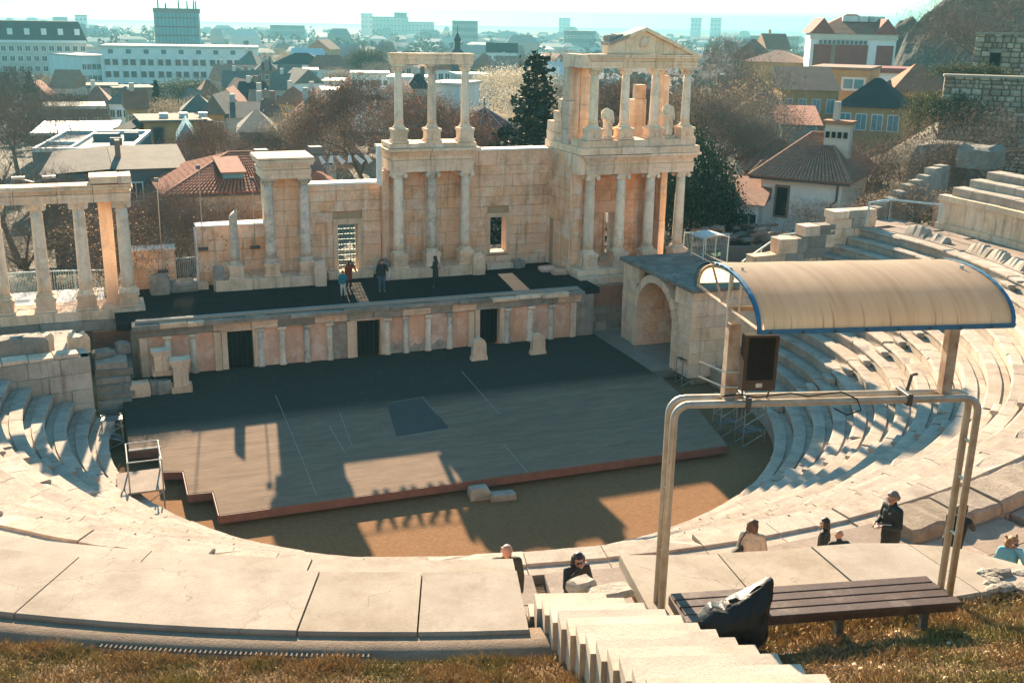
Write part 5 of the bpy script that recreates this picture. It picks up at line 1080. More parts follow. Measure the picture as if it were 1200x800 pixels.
# --- mid distance houses
mid = [
 (104, 136, 103, 230, 14, 0, 'pinkw', ('flat', .5, 'roofgrey'), (2, 4, 1.4, 2.2, 1.2, 4), 'pink house with tall windows below the white office wing'),
 (136, 180, 105, 225, 14, -8, 'brickw', ('flat', .4, 'roofgrey'), (1, 2, 1.0, 1.2, 3.0, 3), 'blank brown walled house right of the pink house'),
 (55, 120, 128, 190, 10, 0, 'brickw', ('flat', .5, 'cream'), (1, 4, 1.1, 1.3, 1.4, 3), 'long low brown wall house behind the bare left trees'),
 (318, 384, 76, 330, 14, 6, 'white', ('hip', 3.2, 'roofdark'), (2, 7, 1.2, 1.8, 1.2, 3.6), 'white mansion with dark hipped roof and rows of windows'),
 (348, 382, 69, 350, 12, -10, 'cream', ('gable', 3, 'metalroof'), (1, 4, 1.4, 1.6, 1.0, 3), 'house with bright metal roof behind the white mansion'),
 (300, 325, 83, 300, 10, 0, 'brickw', ('hip', 2.5, 'roofdark'), (1, 3, 1.1, 1.4, 1.0, 3), 'small house with dark roof left of the white mansion'),
 (341, 372, 84, 290, 10, 0, 'tealw', ('flat', .5, 'cream'), (1, 5, 1.1, 1.3, .9, 3), 'flat roofed turquoise house below the white mansion'),
 (317, 346, 106, 240, 12, 12, 'cream', ('gable', 3.4, 'roofgrey'), (1, 5, .8, 1.0, 1.0, 3), 'cream house with row of small attic windows and dark gable'),
 (346, 378, 98, 238, 15, -20, 'white', ('gablef', 3, 'roofgrey'), (2, 2, .9, 1.2, 2.2, 3), 'tall pale gable house right of the cream attic house'),
 (376, 402, 108, 215, 12, 0, 'tealw', ('flat', .5, 'metalroof'), (1, 3, 1.0, 1.2, 1.4, 3), 'bright blue walled building at the left of the rust trees'),
 (378, 402, 97, 260, 12, 5, 'white', ('flat', .5, 'cream'), (2, 4, 1.0, 1.3, 1.0, 3), 'white flat roofed block above the blue building'),
 (252, 280, 123, 185, 9, 8, 'pinkw', ('gablef', 2.6, 'roofred'), (1, 1, 1.2, 1.2, 1.2, 3), 'pink gable end with red roof right of centre rooftops'),
 (230, 246, 122, 195, 9, -15, 'cream', ('gablef', 2.3, 'roofgrey'), (1, 1, .8, .9, 1.0, 3), 'small cream gable left of the pink gable'),
 (303, 320, 118, 190, 9, 0, 'brickw', ('gablef', 1.6, 'cream'), (1, 2, .9, 1.3, 1.0, 3), 'little brown dormer house with paired bright windows'),
 (276, 302, 118, 195, 9, 15, 'grey', ('gable', 3, 'roofdark'), None, 'dark roofed house between pink gable and dormer house'),
 (214, 252, 132, 165, 8, 0, 'white', ('hip', 2.2, 'roofgrey'), (1, 4, 1.0, 1.3, .8, 3), 'low white house with window strip behind the red and yellow house'),
 (256, 300, 138, 150, 7, 5, 'cream', ('gable', 1.8, 'roofgrey'), None, 'low shadowed gable roof in the middle of town'),
 (296, 340, 136, 158, 8, -8, 'cream', ('hip', 2.2, 'roofred'), (1, 3, .9, 1.0, .8, 3), 'cream house with red hipped roof and dark chimneys'),
 (281, 322, 155, 120, 9, 0, 'grey', ('hip', 2.0, 'roofgrey'), None, 'dark round looking pavilion with pale pyramid roof'),
 (355, 392, 142, 150, 8, -12, 'white', ('hip', 3.2, 'roofred'), (1, 3, .9, 1.1, .8, 3), 'white house with striped red roof left of the rust trees'),
 (262, 300, 100, 250, 10, 5, 'grey', ('gable', 3, 'roofgrey'), None, 'shadowed gable house in front of the white office block'),
 (290, 318, 106, 235, 10, -10, 'brickw', ('hip', 3, 'roofgrey'), (1, 3, .9, 1.1, 1, 3), 'brown hipped house above the dormer house'),
 (500, 538, 100, 170, 16, 22, 'white', ('flat', .4, 'cream'), (3, 3, .9, 1.3, 3.4, 3), 'white apartment block with plain wall seen between the upper columns'),
 (538, 574, 90, 215, 16, -12, 'cream', ('flat', .5, 'cream'), (3, 4, 1.2, 1.6, 1.6, 3.2), 'pale apartment block with blue windows right of the upper columns'),
 (455, 500, 93, 215, 12, 5, 'white', ('flat', .5, 'metalroof'), (2, 5, 1.0, 1.3, 1.2, 3.1), 'long white block with bright roof between the upper columns'),
 (412, 455, 88, 235, 12, 0, 'white', ('flat', .5, 'cream'), (2, 6, 1.1, 1.3, 1.0, 3), 'long low white block left of the upper columns'),
 (478, 502, 104, 160, 13, 0, 'cream', ('hip', 2, 'roofdark'), (2, 3, .9, 1.3, 1.0, 3), 'cream house with balconies behind the middle upper column'),
 (448, 478, 110, 155, 12, 8, 'white', ('hip', 2.0, 'roofred'), (2, 2, .9, 1.3, 1.0, 3), 'small white house with red roof behind the left upper column'),
 (570, 606, 62, 420, 14, 0, 'white', ('gable', 3.5, 'roofdark'), (1, 5, 1.6, 1.6, 1.0, 3), 'white hall with dark blue roof beyond the conifer'),
 (640, 690, 88, 300, 14, 0, 'cream', ('gable', 3.2, 'metalroof'), (1, 6, 1.2, 1.3, 1.0, 3), 'long hall with bright roof left of the stone tower'),
]
for i, (xl, xr, yt, d, h, yw, wl, rf, wn, lab) in enumerate(mid):
    bld('town_house', lab, xl, xr, yt, d, h, yw, 9 if d < 260 else 13, wl, rf, wn, 'house', chim=(i % 3) if rf and rf[0] in ('hip', 'gable') else 0, wmat='glassb' if i in (23,) else 'glass', ow=.35)
M['tileold'] = stone('old brown tile', (.42, .21, .125), (.29, .145, .09), (.12, .08, .06), 2.2, .15, .5, 0, .5, .03)
# smaller houses packed between the landmarks
rr = random.Random(41)
more = [(236, 258, 112, 205, 'redroof', 'between the cypress and the pink gable'), (262, 282, 96, 262, 'brownroof', 'in front of the right half of the office block'), (282, 303, 110, 212, 'redroof', 'left above the little dormer house'), (322, 344, 122, 185, 'redroof', 'right of the little dormer house'), (326, 350, 96, 262, 'greyroof', 'under the white mansion'), (352, 376, 124, 178, 'brownroof', 'below the tall pale gable house'), (388, 412, 122, 170, 'redroof', 'at the left of the rust trees'), (300, 322, 128, 165, 'brownroof', 'behind the dark pavilion'), (240, 262, 134, 150, 'greyroof', 'right behind the ochre house'), (100, 126, 120, 205, 'redroof', 'below the pink house'), (60, 84, 104, 260, 'brownroof', 'at the foot of the hotel block'), (28, 54, 112, 235, 'redroof', 'behind the forked bare tree'), (128, 150, 122, 190, 'greyroof', 'in front of the blank brown wall'), (150, 172, 128, 172, 'redroof', 'left of the ochre house'), (414, 436, 104, 240, 'brownroof', 'left of the first upper column'), (436, 460, 78, 330, 'redroof', 'beyond the long low white block'), (468, 490, 76, 340, 'greyroof', 'high between the first two upper columns'), (505, 528, 82, 300, 'redroof', 'between the last two upper columns'), (552, 576, 78, 330, 'redroof', 'right of the church turret'), (580, 604, 82, 320, 'brownroof', 'below the hall with dark blue roof'), (644, 668, 78, 340, 'redroof', 'between conifer and tower'), (276, 300, 76, 350, 'greyroof', 'right of the office block, far'), (384, 408, 82, 310, 'redroof', 'above the blue walled building'), (360, 386, 58, 450, 'brownroof', 'far behind the white mansion'), (860, 884, 66, 260, 'redroof', 'behind the broad brown tree'), (900, 925, 58, 290, 'brownroof', 'left of the gallery block')]
for i, (xl, xr, yt, d, rc, where) in enumerate(more):
    wl = ('cream', 'white', 'brickw', 'pinkw', 'ochre')[(i * 3) % 5]; wn_ = ('cream', 'white', 'brown', 'pink', 'ochre')[(i * 3) % 5]
    bld('town_house', wn_ + ' house with ' + {'redroof': 'red tiled', 'brownroof': 'brown tiled', 'greyroof': 'grey'}[rc] + ' roof ' + where, xl, xr, yt, d, 10, rr.uniform(-28, 28), 8 if d < 260 else 12, wl, (('hip', 'gable', 'gablef')[i % 3], 2.6 if d < 260 else 3.8, {'redroof': 'roofred', 'brownroof': 'tileold', 'greyroof': 'roofgrey'}[rc]), (2, 3, .9 if d < 260 else 1.5, 1.3 if d < 260 else 1.9, .9, 3.0), 'house', chim=i % 2, ow=.4)
# church dome and steeple
P, ex, ey = frame_at(536, 75, 330); o = thing('church', 'small dark domed church turret between the upper columns', 'church', (P[0], P[1], -12)); m = MB(); m.lathe(P[0], P[1], [(4.5, -12), (4.5, P[2] - 3), (4.8, P[2] - 2.8), (4.0, P[2] + 1), (1.2, P[2] + 4.2), (.9, P[2] + 4.4), (.9, P[2] + 6.5), (1.2, P[2] + 6.8), (.5, P[2] + 8.2), (.12, P[2] + 9), (.1, P[2] + 11)], 12); m.build('turret', M['roofdark'], o)
# --- near houses on the left: red and yellow house, flat block, grey house, big tiled house
o, L, bx, W, zt, dp = bld('yellow_house', 'ochre and red stepped house with blue ended dark roof', 170, 232, 143, 128, 11, -6, 8, 'ochre', ('flat', .25, 'roofgrey'), None, 'house')
bx(MB(), -W - 3, -W + .05, .5, dp, zt - 6, zt - 1.5).build('side_wing', M['redw'], o); bx(MB(), -W - 1.2, W + .5, -2.4, -.05, zt - 7, zt - 3).build('terrace', M['redw'], o); bx(MB(), W, W + 1.6, .3, dp, zt - 6, zt + .05).build('red_wing', M['redw'], o)
for a in (-1.5, 1.6): 
    f_ = bx(MB(), a - .7, a + .7, -.08, .02, zt - 2.9, zt - .4).build('window', M['brickw'], o); bx(MB(), a - .55, a + .55, -.1, -.085, zt - 2.7, zt - .6).build('pane', M['glass'], f_)
m = MB(); m.add([L(-W - 3.2, .2, zt - 1.5), L(-W - .1, .2, zt - .2), L(-W - .1, dp, zt - .2), L(-W - 3.2, dp, zt - 1.5), L(-W - 3.2, .2, zt - 1.7), L(-W - .1, .2, zt - .45), L(-W - .1, dp, zt - .45), L(-W - 3.2, dp, zt - 1.7)], ((0, 1, 2, 3), (7, 6, 5, 4), (0, 4, 5, 1), (1, 5, 6, 2), (2, 6, 7, 3), (3, 7, 4, 0))); m.build('roof', M['roofdark'], o)
for k_ in range(3): bx(MB(), -W + 2 + k_ * 2.2, -W + 2.9 + k_ * 2.2, 2, 3, zt + .26, zt + .8).build('roof_vent', M['metalroof'], o)
bld('gable_annex', 'grey gabled annex with bright blue roof edge beside the ochre house', 210, 228, 165, 112, 9, 0, 8, 'grey', ('gablef', 1.8, 'tealw'), (1, 1, .5, .6, .6, 3), 'house', ow=.3)
o, L, bx, W, zt, dp = bld('flat_roof_block', 'dark flat roofed modern block edged with pale parapets at left', 42, 150, 178, 105, 9, 10, 16, 'grey', None, (1, 3, 2.2, 1.6, 2.4, 3), 'building')
for (a0, a1, b0, b1, z_) in ((-W, W, 0, .3, .35), (-W, W, dp - .3, dp, .35), (-W, -W + .3, .31, dp - .31, .35), (W - .3, W, .31, dp - .31, .35), (-W * .3, -W * .25, .31, dp - .31, .3), (-W + .31, -W * .3 - .01, 6, 6.3, .3)): bx(MB(), a0, a1, b0, b1, zt, zt + z_).build('parapet', M['metalroof'], o)
for (a, b_, s_) in ((-W * .1, 9, 1.6), (W * .4, 5, .7), (W * .55, 10, .9)): bx(MB(), a, a + s_ * 1.5, b_, b_ + s_, zt + .002, zt + .7).build('roof_box', M['grey'], o)
bx(MB(), -W * .1, W, -.4, -.05, zt - 4, zt - 1.2).build('white_panel', M['white'], o)
bld('flat_roof_hall', 'low hall with bright metal roof behind the dark flat block', 45, 128, 158, 135, 7, 5, 14, 'grey', ('flat', .3, 'metalroof'), None, 'building')
o, L, bx, W, zt, dp = bld('grey_house', 'grey walled house with broad old tiled roof and small windows', 140, 214, 197, 78, 10, -4, 7, 'grey', ('shed', .8, 'roofgrey'), (2, 2, 1.0, 1.4, .9, 3.6), 'house', ow=.3)
bx(MB(), -W - 4.5, -W - .01, .5, dp, zt - 8, zt - .3).build('side_wing', M['grey'], o); m = MB(); m.add([L(-W - 5, .2, zt - .28), L(-W - .32, .2, zt - .0), L(-W - .32, dp + .3, zt + .78), L(-W - 4, dp + .3, zt + .5)], ((0, 1, 2, 3),)); m.build('side_roof', M['roofgrey'], o)
bx(MB(), -W * .95, -W * .8, 3.2, 4.2, zt + .2, zt + 1.6).build('chimney', M['brickw'], o)
def tiled(o, L, A_, B_, C_, D_, nt_, rows_, mat, lift=.075):
    """rows of half round tiles on a roof face: A,B eave ends, C,D ridge ends (local tuples)"""
    m = MB(); A_, B_, C_, D_ = [np.array(p, float) for p in (A_, B_, C_, D_)]
    nrm = np.cross(B_ - A_, D_ - A_); nrm /= np.linalg.norm(nrm); V = []; F = []
    for i in range(nt_):
        u0, u1 = i / nt_, (i + 1) / nt_
        for j in range(rows_):
            v0, v1 = j / rows_, (j + 1.12) / rows_
            def pt(u_, v_): e0 = A_ + (B_ - A_) * u_; e1 = D_ + (C_ - D_) * u_; return e0 + (e1 - e0) * min(v_, 1)
            k_ = len(V); dz = .035
            for v_, up_l in ((v0, dz), (v1, 0)):
                for u_, h_ in ((u0, .0), (u0 + (u1 - u0) * .3, lift * 1.6), (u0 + (u1 - u0) * .7, lift * 1.6), (u1, .0)): V.append(tuple(pt(u_, v_) + nrm * (h_ + up_l)))
            F += [(k_, k_ + 1, k_ + 5, k_ + 4), (k_ + 1, k_ + 2, k_ + 6, k_ + 5), (k_ + 2, k_ + 3, k_ + 7, k_ + 6), (k_ + 3, k_ + 2, k_ + 1, k_)]
    V = [L(*p) for p in V]; m.add(V, F); return m.build('roof_tiles', mat, o, kind='stuff')
M['tile'] = stone('red clay tile', (.46, .19, .11), (.33, .13, .08), (.12, .08, .06), 2.2, .1, .5, 0, .5, .03)  # plain red clay colour with darker stains
def tiled_house(name, label, xl, xr, yt, d, h, yaw, dp, wall, rh, mat, ow=.6, **k_):
    o, L, bx, W, zt, dp = bld(name, label, xl, xr, yt, d, h, yaw, dp, wall, None, k_.get('win'), 'house', k_.get('side_win'))
    w2 = W + ow; d0, d1 = -ow, dp + ow; kk = min(w2 * .85, (d1 - d0) / 2); yc = dp / 2; m = MB()
    ring = [L(-w2, d0, zt), L(w2, d0, zt), L(w2, d1, zt), L(-w2, d1, zt)]; m.add(ring + [L(-w2 + kk, yc, zt + rh), L(w2 - kk, yc, zt + rh)], ((3, 2, 1, 0), (0, 1, 5, 4), (1, 2, 5), (2, 3, 4, 5), (3, 0, 4))); m.build('roof', M['roofred'], o)
    n1 = int(2 * w2 / .27); r1 = max(5, int(math.hypot(rh, dp / 2) / .36)); n2 = int((d1 - d0) / .27)
    tiled(o, L, (-w2, d0, zt), (w2, d0, zt), (w2 - kk, yc, zt + rh), (-w2 + kk, yc, zt + rh), n1, r1, M[mat]); tiled(o, L, (w2, d0, zt), (w2, d1, zt), (w2 - kk, yc, zt + rh), (w2 - kk, yc, zt + rh), n2, r1, M[mat]); tiled(o, L, (-w2, d1, zt), (-w2, d0, zt), (-w2 + kk, yc, zt + rh), (-w2 + kk, yc, zt + rh), n2, r1, M[mat])
    for p_, q_ in (((-w2, d0, zt), (-w2 + kk, yc, zt + rh)), ((w2, d0, zt), (w2 - kk, yc, zt + rh)), ((-w2 + kk, yc, zt + rh), (w2 - kk, yc, zt + rh))): MB().tube([L(p_[0], p_[1], p_[2] + .06), L(q_[0], q_[1], q_[2] + .06)], .12, 6).build('ridge', M[mat], o)
    bx(MB(), -w2 + .05, w2 - .05, d0 + .02, d0 + .14, zt - .14, zt - .01).build('gutter', M['steel'], o)
    return o, L, bx, W, zt, dp, w2, d0
o, L, bx, W, zt, dp, w2, d0 = tiled_house('tiled_house', 'big pale house with wide red tiled hip roof behind the low left wall', 205, 395, 224, 72, 8, -10, 10, 'cream', 1.9, 'tile', win=(1, 5, .9, 1.4, 1.2, 3))
bx(MB(), -W * .35, -W * .1, 1.2, 3.4, zt + .3, zt + 1.2).build('dormer', M['tealw'], o); m = MB(); m.add([L(-W * .38, .9, zt + 1.1), L(-W * .07, .9, zt + 1.1), L(-W * .07, 4.4, zt + 1.75), L(-W * .38, 4.4, zt + 1.75), L(-W * .38, .9, zt + 1.18), L(-W * .07, .9, zt + 1.18), L(-W * .07, 4.4, zt + 1.83), L(-W * .38, 4.4, zt + 1.83)], ((3, 2, 1, 0), (4, 5, 6, 7), (0, 1, 5, 4), (1, 2, 6, 5), (2, 3, 7, 6), (3, 0, 4, 7))); m.build('dormer_roof', M['tile'], o)
for a, b_ in ((W * .12, 3.2), (W * .85, 4.0)): bx(MB(), a, a + .9, b_, b_ + .9, zt + .6, zt + 2.3).build('chimney', M['grey'], o)
# --- red pavilion roof beside the conifer
P, ex, ey = frame_at(567, 157, 92); o = thing('pavilion', 'round pavilion with dark red pyramid roof left of the conifer', 'pavilion', (P[0], P[1], P[2] - 5)); m = MB(); m.lathe(P[0], P[1], [(3.0, P[2] - 5), (3.0, P[2])], 8, .3); m.build('wall', M['grey'], o); m = MB(); m.lathe(P[0], P[1], [(3.7, P[2] - .1), (3.75, P[2] + .05), (.05, P[2] + 2.2)], 8, .3); rf = m.build('roof', M['redw'], o)
for k_ in range(8): a = 2 * math.pi * k_ / 8 + .3; MB().tube([(P[0] + 3.72 * math.cos(a), P[1] + 3.72 * math.sin(a), P[2] + .08), (P[0], P[1], P[2] + 2.26)], .06, 5).build('roof_rib', M['pinkw'], rf)
for k_ in range(8): a = 2 * math.pi * k_ / 8 + .3; MB().tube([(P[0] + 3.1 * math.cos(a), P[1] + 3.1 * math.sin(a), P[2] - 5), (P[0] + 3.1 * math.cos(a), P[1] + 3.1 * math.sin(a), P[2])], .12, 6).build('post', M['white'], o)
MB().tube([(P[0], P[1], P[2] + 2.1), (P[0], P[1], P[2] + 3.0)], .05, 5).build('finial', M['steel'], o)
# --- right: gallery block, ochre houses, pale green house
o, L, bx, W, zt, dp = bld('gallery_block', 'large white block with dark red wall panels and low tiled roof below the rock', 953, 1049, 40, 215, 20, -6, 16, 'white', ('hip', 3.6, 'roofred'), None, 'building', ow=.5)
bx(MB(), -W * .92, W * .36, -.12, .01, zt - 12, zt - 2.0).build('wall_panel', M['redw'], o); bx(MB(), W * .56, W * .95, -.12, .01, zt - 12, zt - 2.0).build('wall_panel', M['redw'], o); bx(MB(), -W * .5, -W * .4, -.2, -.125, zt - 12, zt - 2.0).build('pilaster', M['brickw'], o)
for i in range(11): a = -W * .8 + i * W * .105; bx(MB(), a, a + .5, -.3, -.001, zt - 1.9, zt - 1.2).build('dentil', M['grey'], o)
bx(MB(), -W - .2, W + .2, -.25, -.001, zt - 1.0, zt - .1).build('cornice', M['cream'], o)
for a in (-.25, .1, .35): bx(MB(), W * a, W * a + 3, 4, 6, zt + 2.2, zt + 3.2).build('skylight', M['metalroof'], o)
for sg in (-1, 1): m = MB(); m.add([L(sg * (W + .5), -.3, zt + .02), L(sg * (W - 4), -.3, zt + .02), L(sg * (W - 2.2), -.3, zt + 2.6)], ((0, 1, 2),)); m.extr([L(sg * (W + .3), -.6, zt + .02), L(sg * (W - 4.2), -.6, zt + .02), L(sg * (W - 2), -.6, zt + 2.8)], (0, 0, 0), (ey[0] * 6, ey[1] * 6, 0)); m.build('roof_gable', M['redw'], o)
bld('gallery_wing', 'lower red and white annex right of the big gallery block', 1022, 1072, 86, 190, 12, 0, 10, 'white', ('flat', .8, 'redw'), (1, 3, 3.0, 1.6, 1.4, 4), 'building', wmat='glass')
bld('long_house', 'long low tan house with brown roof left of the gallery block', 872, 946, 73, 230, 9, 5, 12, 'ochre', ('hip', 2.2, 'tileold'), None, 'house')
bld('ochre_house', 'tall ochre house with flat top and wide blue window', 950, 1018, 82, 155, 16, 8, 12, 'ochre', ('flat', .35, 'brickw'), (1, 2, 3.2, 1.8, .9, 4), 'house', wmat='glassb', ow=.15)
bld('ochre_house', 'ochre house with dark roof and orange door at the left end', 918, 982, 106, 135, 16, -8, 10, 'ochre', ('shed', 2.4, 'roofdark'), (3, 4, 1.0, 1.7, 1.0, 3.4), 'house', wmat='glassb', ow=.3)
bld('ochre_house', 'ochre house with long dark hipped roof and tall blue windows', 984, 1056, 126, 128, 14, 6, 10, 'ochre', ('hip', 3.0, 'roofdark'), (2, 4, 1.3, 1.9, .7, 4.2), 'house', wmat='glassb', ow=.4)
bld('green_house', 'pale green house half hidden by bare branches', 868, 922, 132, 125, 12, 0, 9, 'white', ('hip', 2.2, 'roofgrey'), (3, 4, .9, 1.5, 1.0, 3.4), 'house', wmat='glassb')
bld('blue_house', 'narrow pale house with blue corner strip and tiled eaves', 918, 958, 146, 118, 11, -6, 8, 'tealw', ('shed', 1.4, 'roofred'), (2, 2, 1.0, 1.2, 1.6, 3.2), 'house', wmat='glass')
bld('orange_house', 'house with faded orange roof below the rock at right', 1050, 1112, 108, 150, 10, -10, 10, 'ochre', ('hip', 3.4, 'roofred'), (2, 3, 1.0, 1.5, 1.2, 3.2), 'house')
# --- white house with tiled roof behind the right tower
o, L, bx, W, zt, dp, w2, d0 = tiled_house('white_house', 'white walled house with brown clay tiles and dark shuttered window', 893, 985, 210, 74, 7, 14, 8, 'whitewall', 2.7, 'tileold', .7)
f_ = bx(MB(), -W * .62, -W * .25, -.1, .02, zt - 2.7, zt - .5).build('window', M['brickw'], o); bx(MB(), -W * .57, -W * .30, -.13, -.105, zt - 2.55, zt - .65).build('shutter', M['black'], f_)
MB().tube([L(W - .25, -.1, zt - .2), L(W - .25, -.1, zt - 1.2), L(W - .55, -.1, zt - 1.6), L(W - .55, -.1, zt - 5)], .07, 6).build('downpipe', M['steel'], o); bx(MB(), -W * .6, W, -.3, -.02, zt - 6.5, zt - 4.3).build('base_wall', M['ochre'], o)
bx(MB(), .6, 2.3, 2.7, 3.6, zt + 1.2, zt + 3.5).build('chimney', M['cream'], o)
for k_ in range(4): bx(MB(), .7 + k_ * .4, .95 + k_ * .4, 2.62, 2.69, zt + 2.6, zt + 3.0).build('chimney_hole', M['black'], o)
bx(MB(), .45, 2.45, 2.5, 3.8, zt + 3.51, zt + 3.75).build('chimney_cap', M['tileold'], o); bx(MB(), 1.0, 1.4, 2.9, 3.3, zt + 3.76, zt + 5.0).build('flue', M['cream'], o)
o2 = tiled_house('brown_house', 'low house with sunlit brown roof left of the white house', 862, 900, 232, 82, 7, 10, 9, 'brickw', 2.2, 'tileold', .5, win=(1, 2, .9, 1.2, 1.2, 3))
tiled_house('brown_house', 'house with dark brown tiled roof behind the white house', 880, 950, 202, 92, 8, -6, 9, 'brickw', 2.2, 'tileold', .5); tiled_house('brown_house', 'small tiled roof right of the big chimney', 985, 1018, 196, 88, 7, -20, 7, 'brickw', 2.0, 'tileold', .4)
bld('shed', 'lean to shed with tiled eave and dark opening by the white house', 852, 888, 238, 72, 5, 8, 4, 'white', ('shed', 1.2, 'tileold'), (1, 2, 1.1, 2.0, .6, 3), 'shed')
# --- far town and woods as masses
q = np.random.default_rng(5); V = []; F = []
for i in range(900):
    d = 420 * (5.5 ** q.random()); a = YAW + math.radians(q.uniform(-30, 27)); x, y = CAM[0] + d * math.sin(a), CAM[1] + d * math.cos(a); w_, dd, h = q.uniform(5, 16), q.uniform(5, 12), q.uniform(4, 9) * (1.7 if q.random() < .12 else 1); z0 = -12.5; n0 = len(V); ca, sa = math.cos(a + q.uniform(-.5, .5)), math.sin(a)
    for z_ in (z0, z0 + h):
        for sx_, sy_ in ((-1, -1), (1, -1), (1, 1), (-1, 1)): V.append((x + sx_ * w_ * ca + sy_ * dd * sa, y - sx_ * w_ * sa + sy_ * dd * ca, z_))
    V += [(x - w_ * .6 * ca, y + w_ * .6 * sa, z0 + h * 1.35), (x + w_ * .6 * ca, y - w_ * .6 * sa, z0 + h * 1.35)]
    F += [(n0, n0 + 1, n0 + 5, n0 + 4), (n0 + 1, n0 + 2, n0 + 6, n0 + 5), (n0 + 2, n0 + 3, n0 + 7, n0 + 6), (n0 + 3, n0, n0 + 4, n0 + 7), (n0 + 4, n0 + 5, n0 + 9, n0 + 8), (n0 + 6, n0 + 7, n0 + 8, n0 + 9), (n0 + 5, n0 + 6, n0 + 9, n0 + 9), (n0 + 7, n0 + 4, n0 + 8, n0 + 8)]
mt, t, b = nm('far town walls', .9, .2); g_ = N_(t, 'NewGeometry'); t.links.new(ramp(t, g_.outputs['Random Per Island'], (0, (.55, .5, .42)), (.35, (.25, .13, .09)), (.6, (.62, .58, .5)), (.8, (.16, .15, .14)), (1, (.4, .33, .25))), b.inputs['Base Color'])
m = MB(); m.v = V; m.f = [tuple(dict.fromkeys(f)) for f in F]; tag(m.build('far_town', mt), 'hazy far off rooftops of the town out to the horizon', 'town', kind='stuff')
from mathutils import noise as mnoise
# --- rock hill and stone walls on the right
def rock(name, xl, xr, ytop, d, depth_, seed, mat, base=-12):
    r = np.random.default_rng(seed); n_, m_ = 110, 64; V = []; pc0, pc1 = Dp(xl, 100, d), Dp(xr, 100, d); ph = r.uniform(0, 6.28, 12)
    for j in range(m_ + 1):
        for i in range(n_ + 1):
            u_ = i / n_; v_ = j / m_; p = pc0[:2] + (pc1[:2] - pc0[:2]) * u_; dirv = p - CAM[:2]; dirv /= np.linalg.norm(dirv); px = xl + (xr - xl) * u_
            zt_ = Dp(px, float(np.interp(px, [k_[0] for k_ in ytop], [k_[1] for k_ in ytop])), d + depth_ * .5)[2]
            rise = sm(v_ / .55) if v_ < .55 else 1 - .35 * (v_ - .55) / .45
            z_ = base + (zt_ - base) * rise; amp = .045 * (zt_ - base)
            nz = mnoise.fractal(Vector((p[0] * .06, p[1] * .06 + v_ * 4, seed)), 1.0, 2.1, 6); rz = mnoise.ridged_multi_fractal(Vector((p[0] * .09, v_ * 5, seed + 3)), .9, 2.2, 5, 1.0, 2.0); z_ += amp * (1.6 * nz + .9 * (rz - 1.2)) * min(1, v_ * 4)
            st2 = (v_ * 9 + nz * .8); q2 = p + dirv * (depth_ * v_ + amp * 1.6 * (abs((st2 % 1) - .5) * 2 - .5) + amp * 1.8 * nz - amp * rz); V.append((q2[0], q2[1], z_))
    return npmesh(name, V, [(j * (n_ + 1) + i, j * (n_ + 1) + i + 1, (j + 1) * (n_ + 1) + i + 1, (j + 1) * (n_ + 1) + i) for j in range(m_) for i in range(n_)], mat, kind='structure')
M['rockm'] = stone('grey rock', (.15, .135, .115), (.075, .07, .06), (.04, .036, .03), .16, 0, .7, .5, 1.0, .8, .95, 1.2)
rock('rock_hill', 1040, 1290, [(1040, 80), (1056, 36), (1074, 16), (1098, 2), (1130, -8), (1180, -25), (1290, -30)], 235, 50, 3, M['rockm'])
rock('rock_outcrop', 1028, 1075, [(1028, 45), (1045, 27), (1060, 22), (1075, 40)], 262, 30, 5, M['rockm'])
def rubble_wall(name, label, xl, xr, yl, yr, d, h, yaw, seed, win=()):
    P, ex, ey = frame_at((xl + xr) / 2, (yl + yr) / 2, d, yaw); W = (xr - xl) / FPX * depth_of(P) / 2; zt = P[2]; o = thing(name, label, 'wall', (P[0], P[1], zt - h)); c0 = P[:2]; r = np.random.default_rng(seed)
    MB().obox(c0 + ey * .6, ex, ey, W, .5, zt - h, zt - .05).build('wall_core', M['bank'], o); MB().obox(c0 + ey * .5, ex, ey, W + .1, .7, zt - .045, zt + .12).build('coping', M['rough'], o)
    V = []; F = []; z = zt - h
    while z < zt - .1:
        hh = r.uniform(.26, .48); a = -W
        while a < W:
            l = r.uniform(.3, .85); p_ = r.uniform(-.03, .16); n0 = len(V); a1 = min(a + l, W)
            if not any(w_[0] < (a + a1) / 2 < w_[1] and w_[2] < z - zt + h * 0 < w_[3] for w_ in win):
                for b_, i_ in ((.12, 0), (-p_, .0), (-p_ - .05, .05)):
                    for aa, zz in ((a + .035 + i_, z + .03 + i_), (a1 - .035 - i_, z + .015 + i_ + r.uniform(-.02, .02)), (a1 - .035 - i_, z + hh - .03 - i_), (a + .035 + i_, z + hh - .015 - i_ + r.uniform(-.03, .03))): q2 = c0 + ex * aa + ey * b_; V.append((q2[0], q2[1], min(zz, zt)))
                F += [(n0 + 8, n0 + 9, n0 + 10, n0 + 11)] + [(n0 + k_ + i, n0 + k_ + (i + 1) % 4, n0 + k_ + 4 + (i + 1) % 4, n0 + k_ + 4 + i) for k_ in (0, 4) for i in range(4)]
            a = a1
        z += hh
    mt, t, b = nm('rubble stone', .95, .2); g_ = N_(t, 'NewGeometry'); tc = N_(t, 'TexCoord'); c_ = ramp(t, g_.outputs['Random Per Island'], (0, (.20, .155, .11)), (.5, (.32, .25, .18)), (1, (.46, .38, .28))); c_ = mixc(t, ramp(t, noise(t, tc.outputs['Object'], 3, 5, .7), (.45, 0), (.7, .6)), c_, (.12, .09, .065)); t.links.new(c_, b.inputs['Base Color']); bump(t, b, noise(t, tc.outputs['Object'], 9, 5, .7), .6, .05)
    npmesh('rubble_stones', V, F, mt, o, 'stuff'); return o, c0, ex, ey, zt, W
rubble_wall('rubble_wall', 'tall rough stone retaining wall on the hill at the right edge', 1114, 1290, 92, 92, 88, 12, -6, 4)
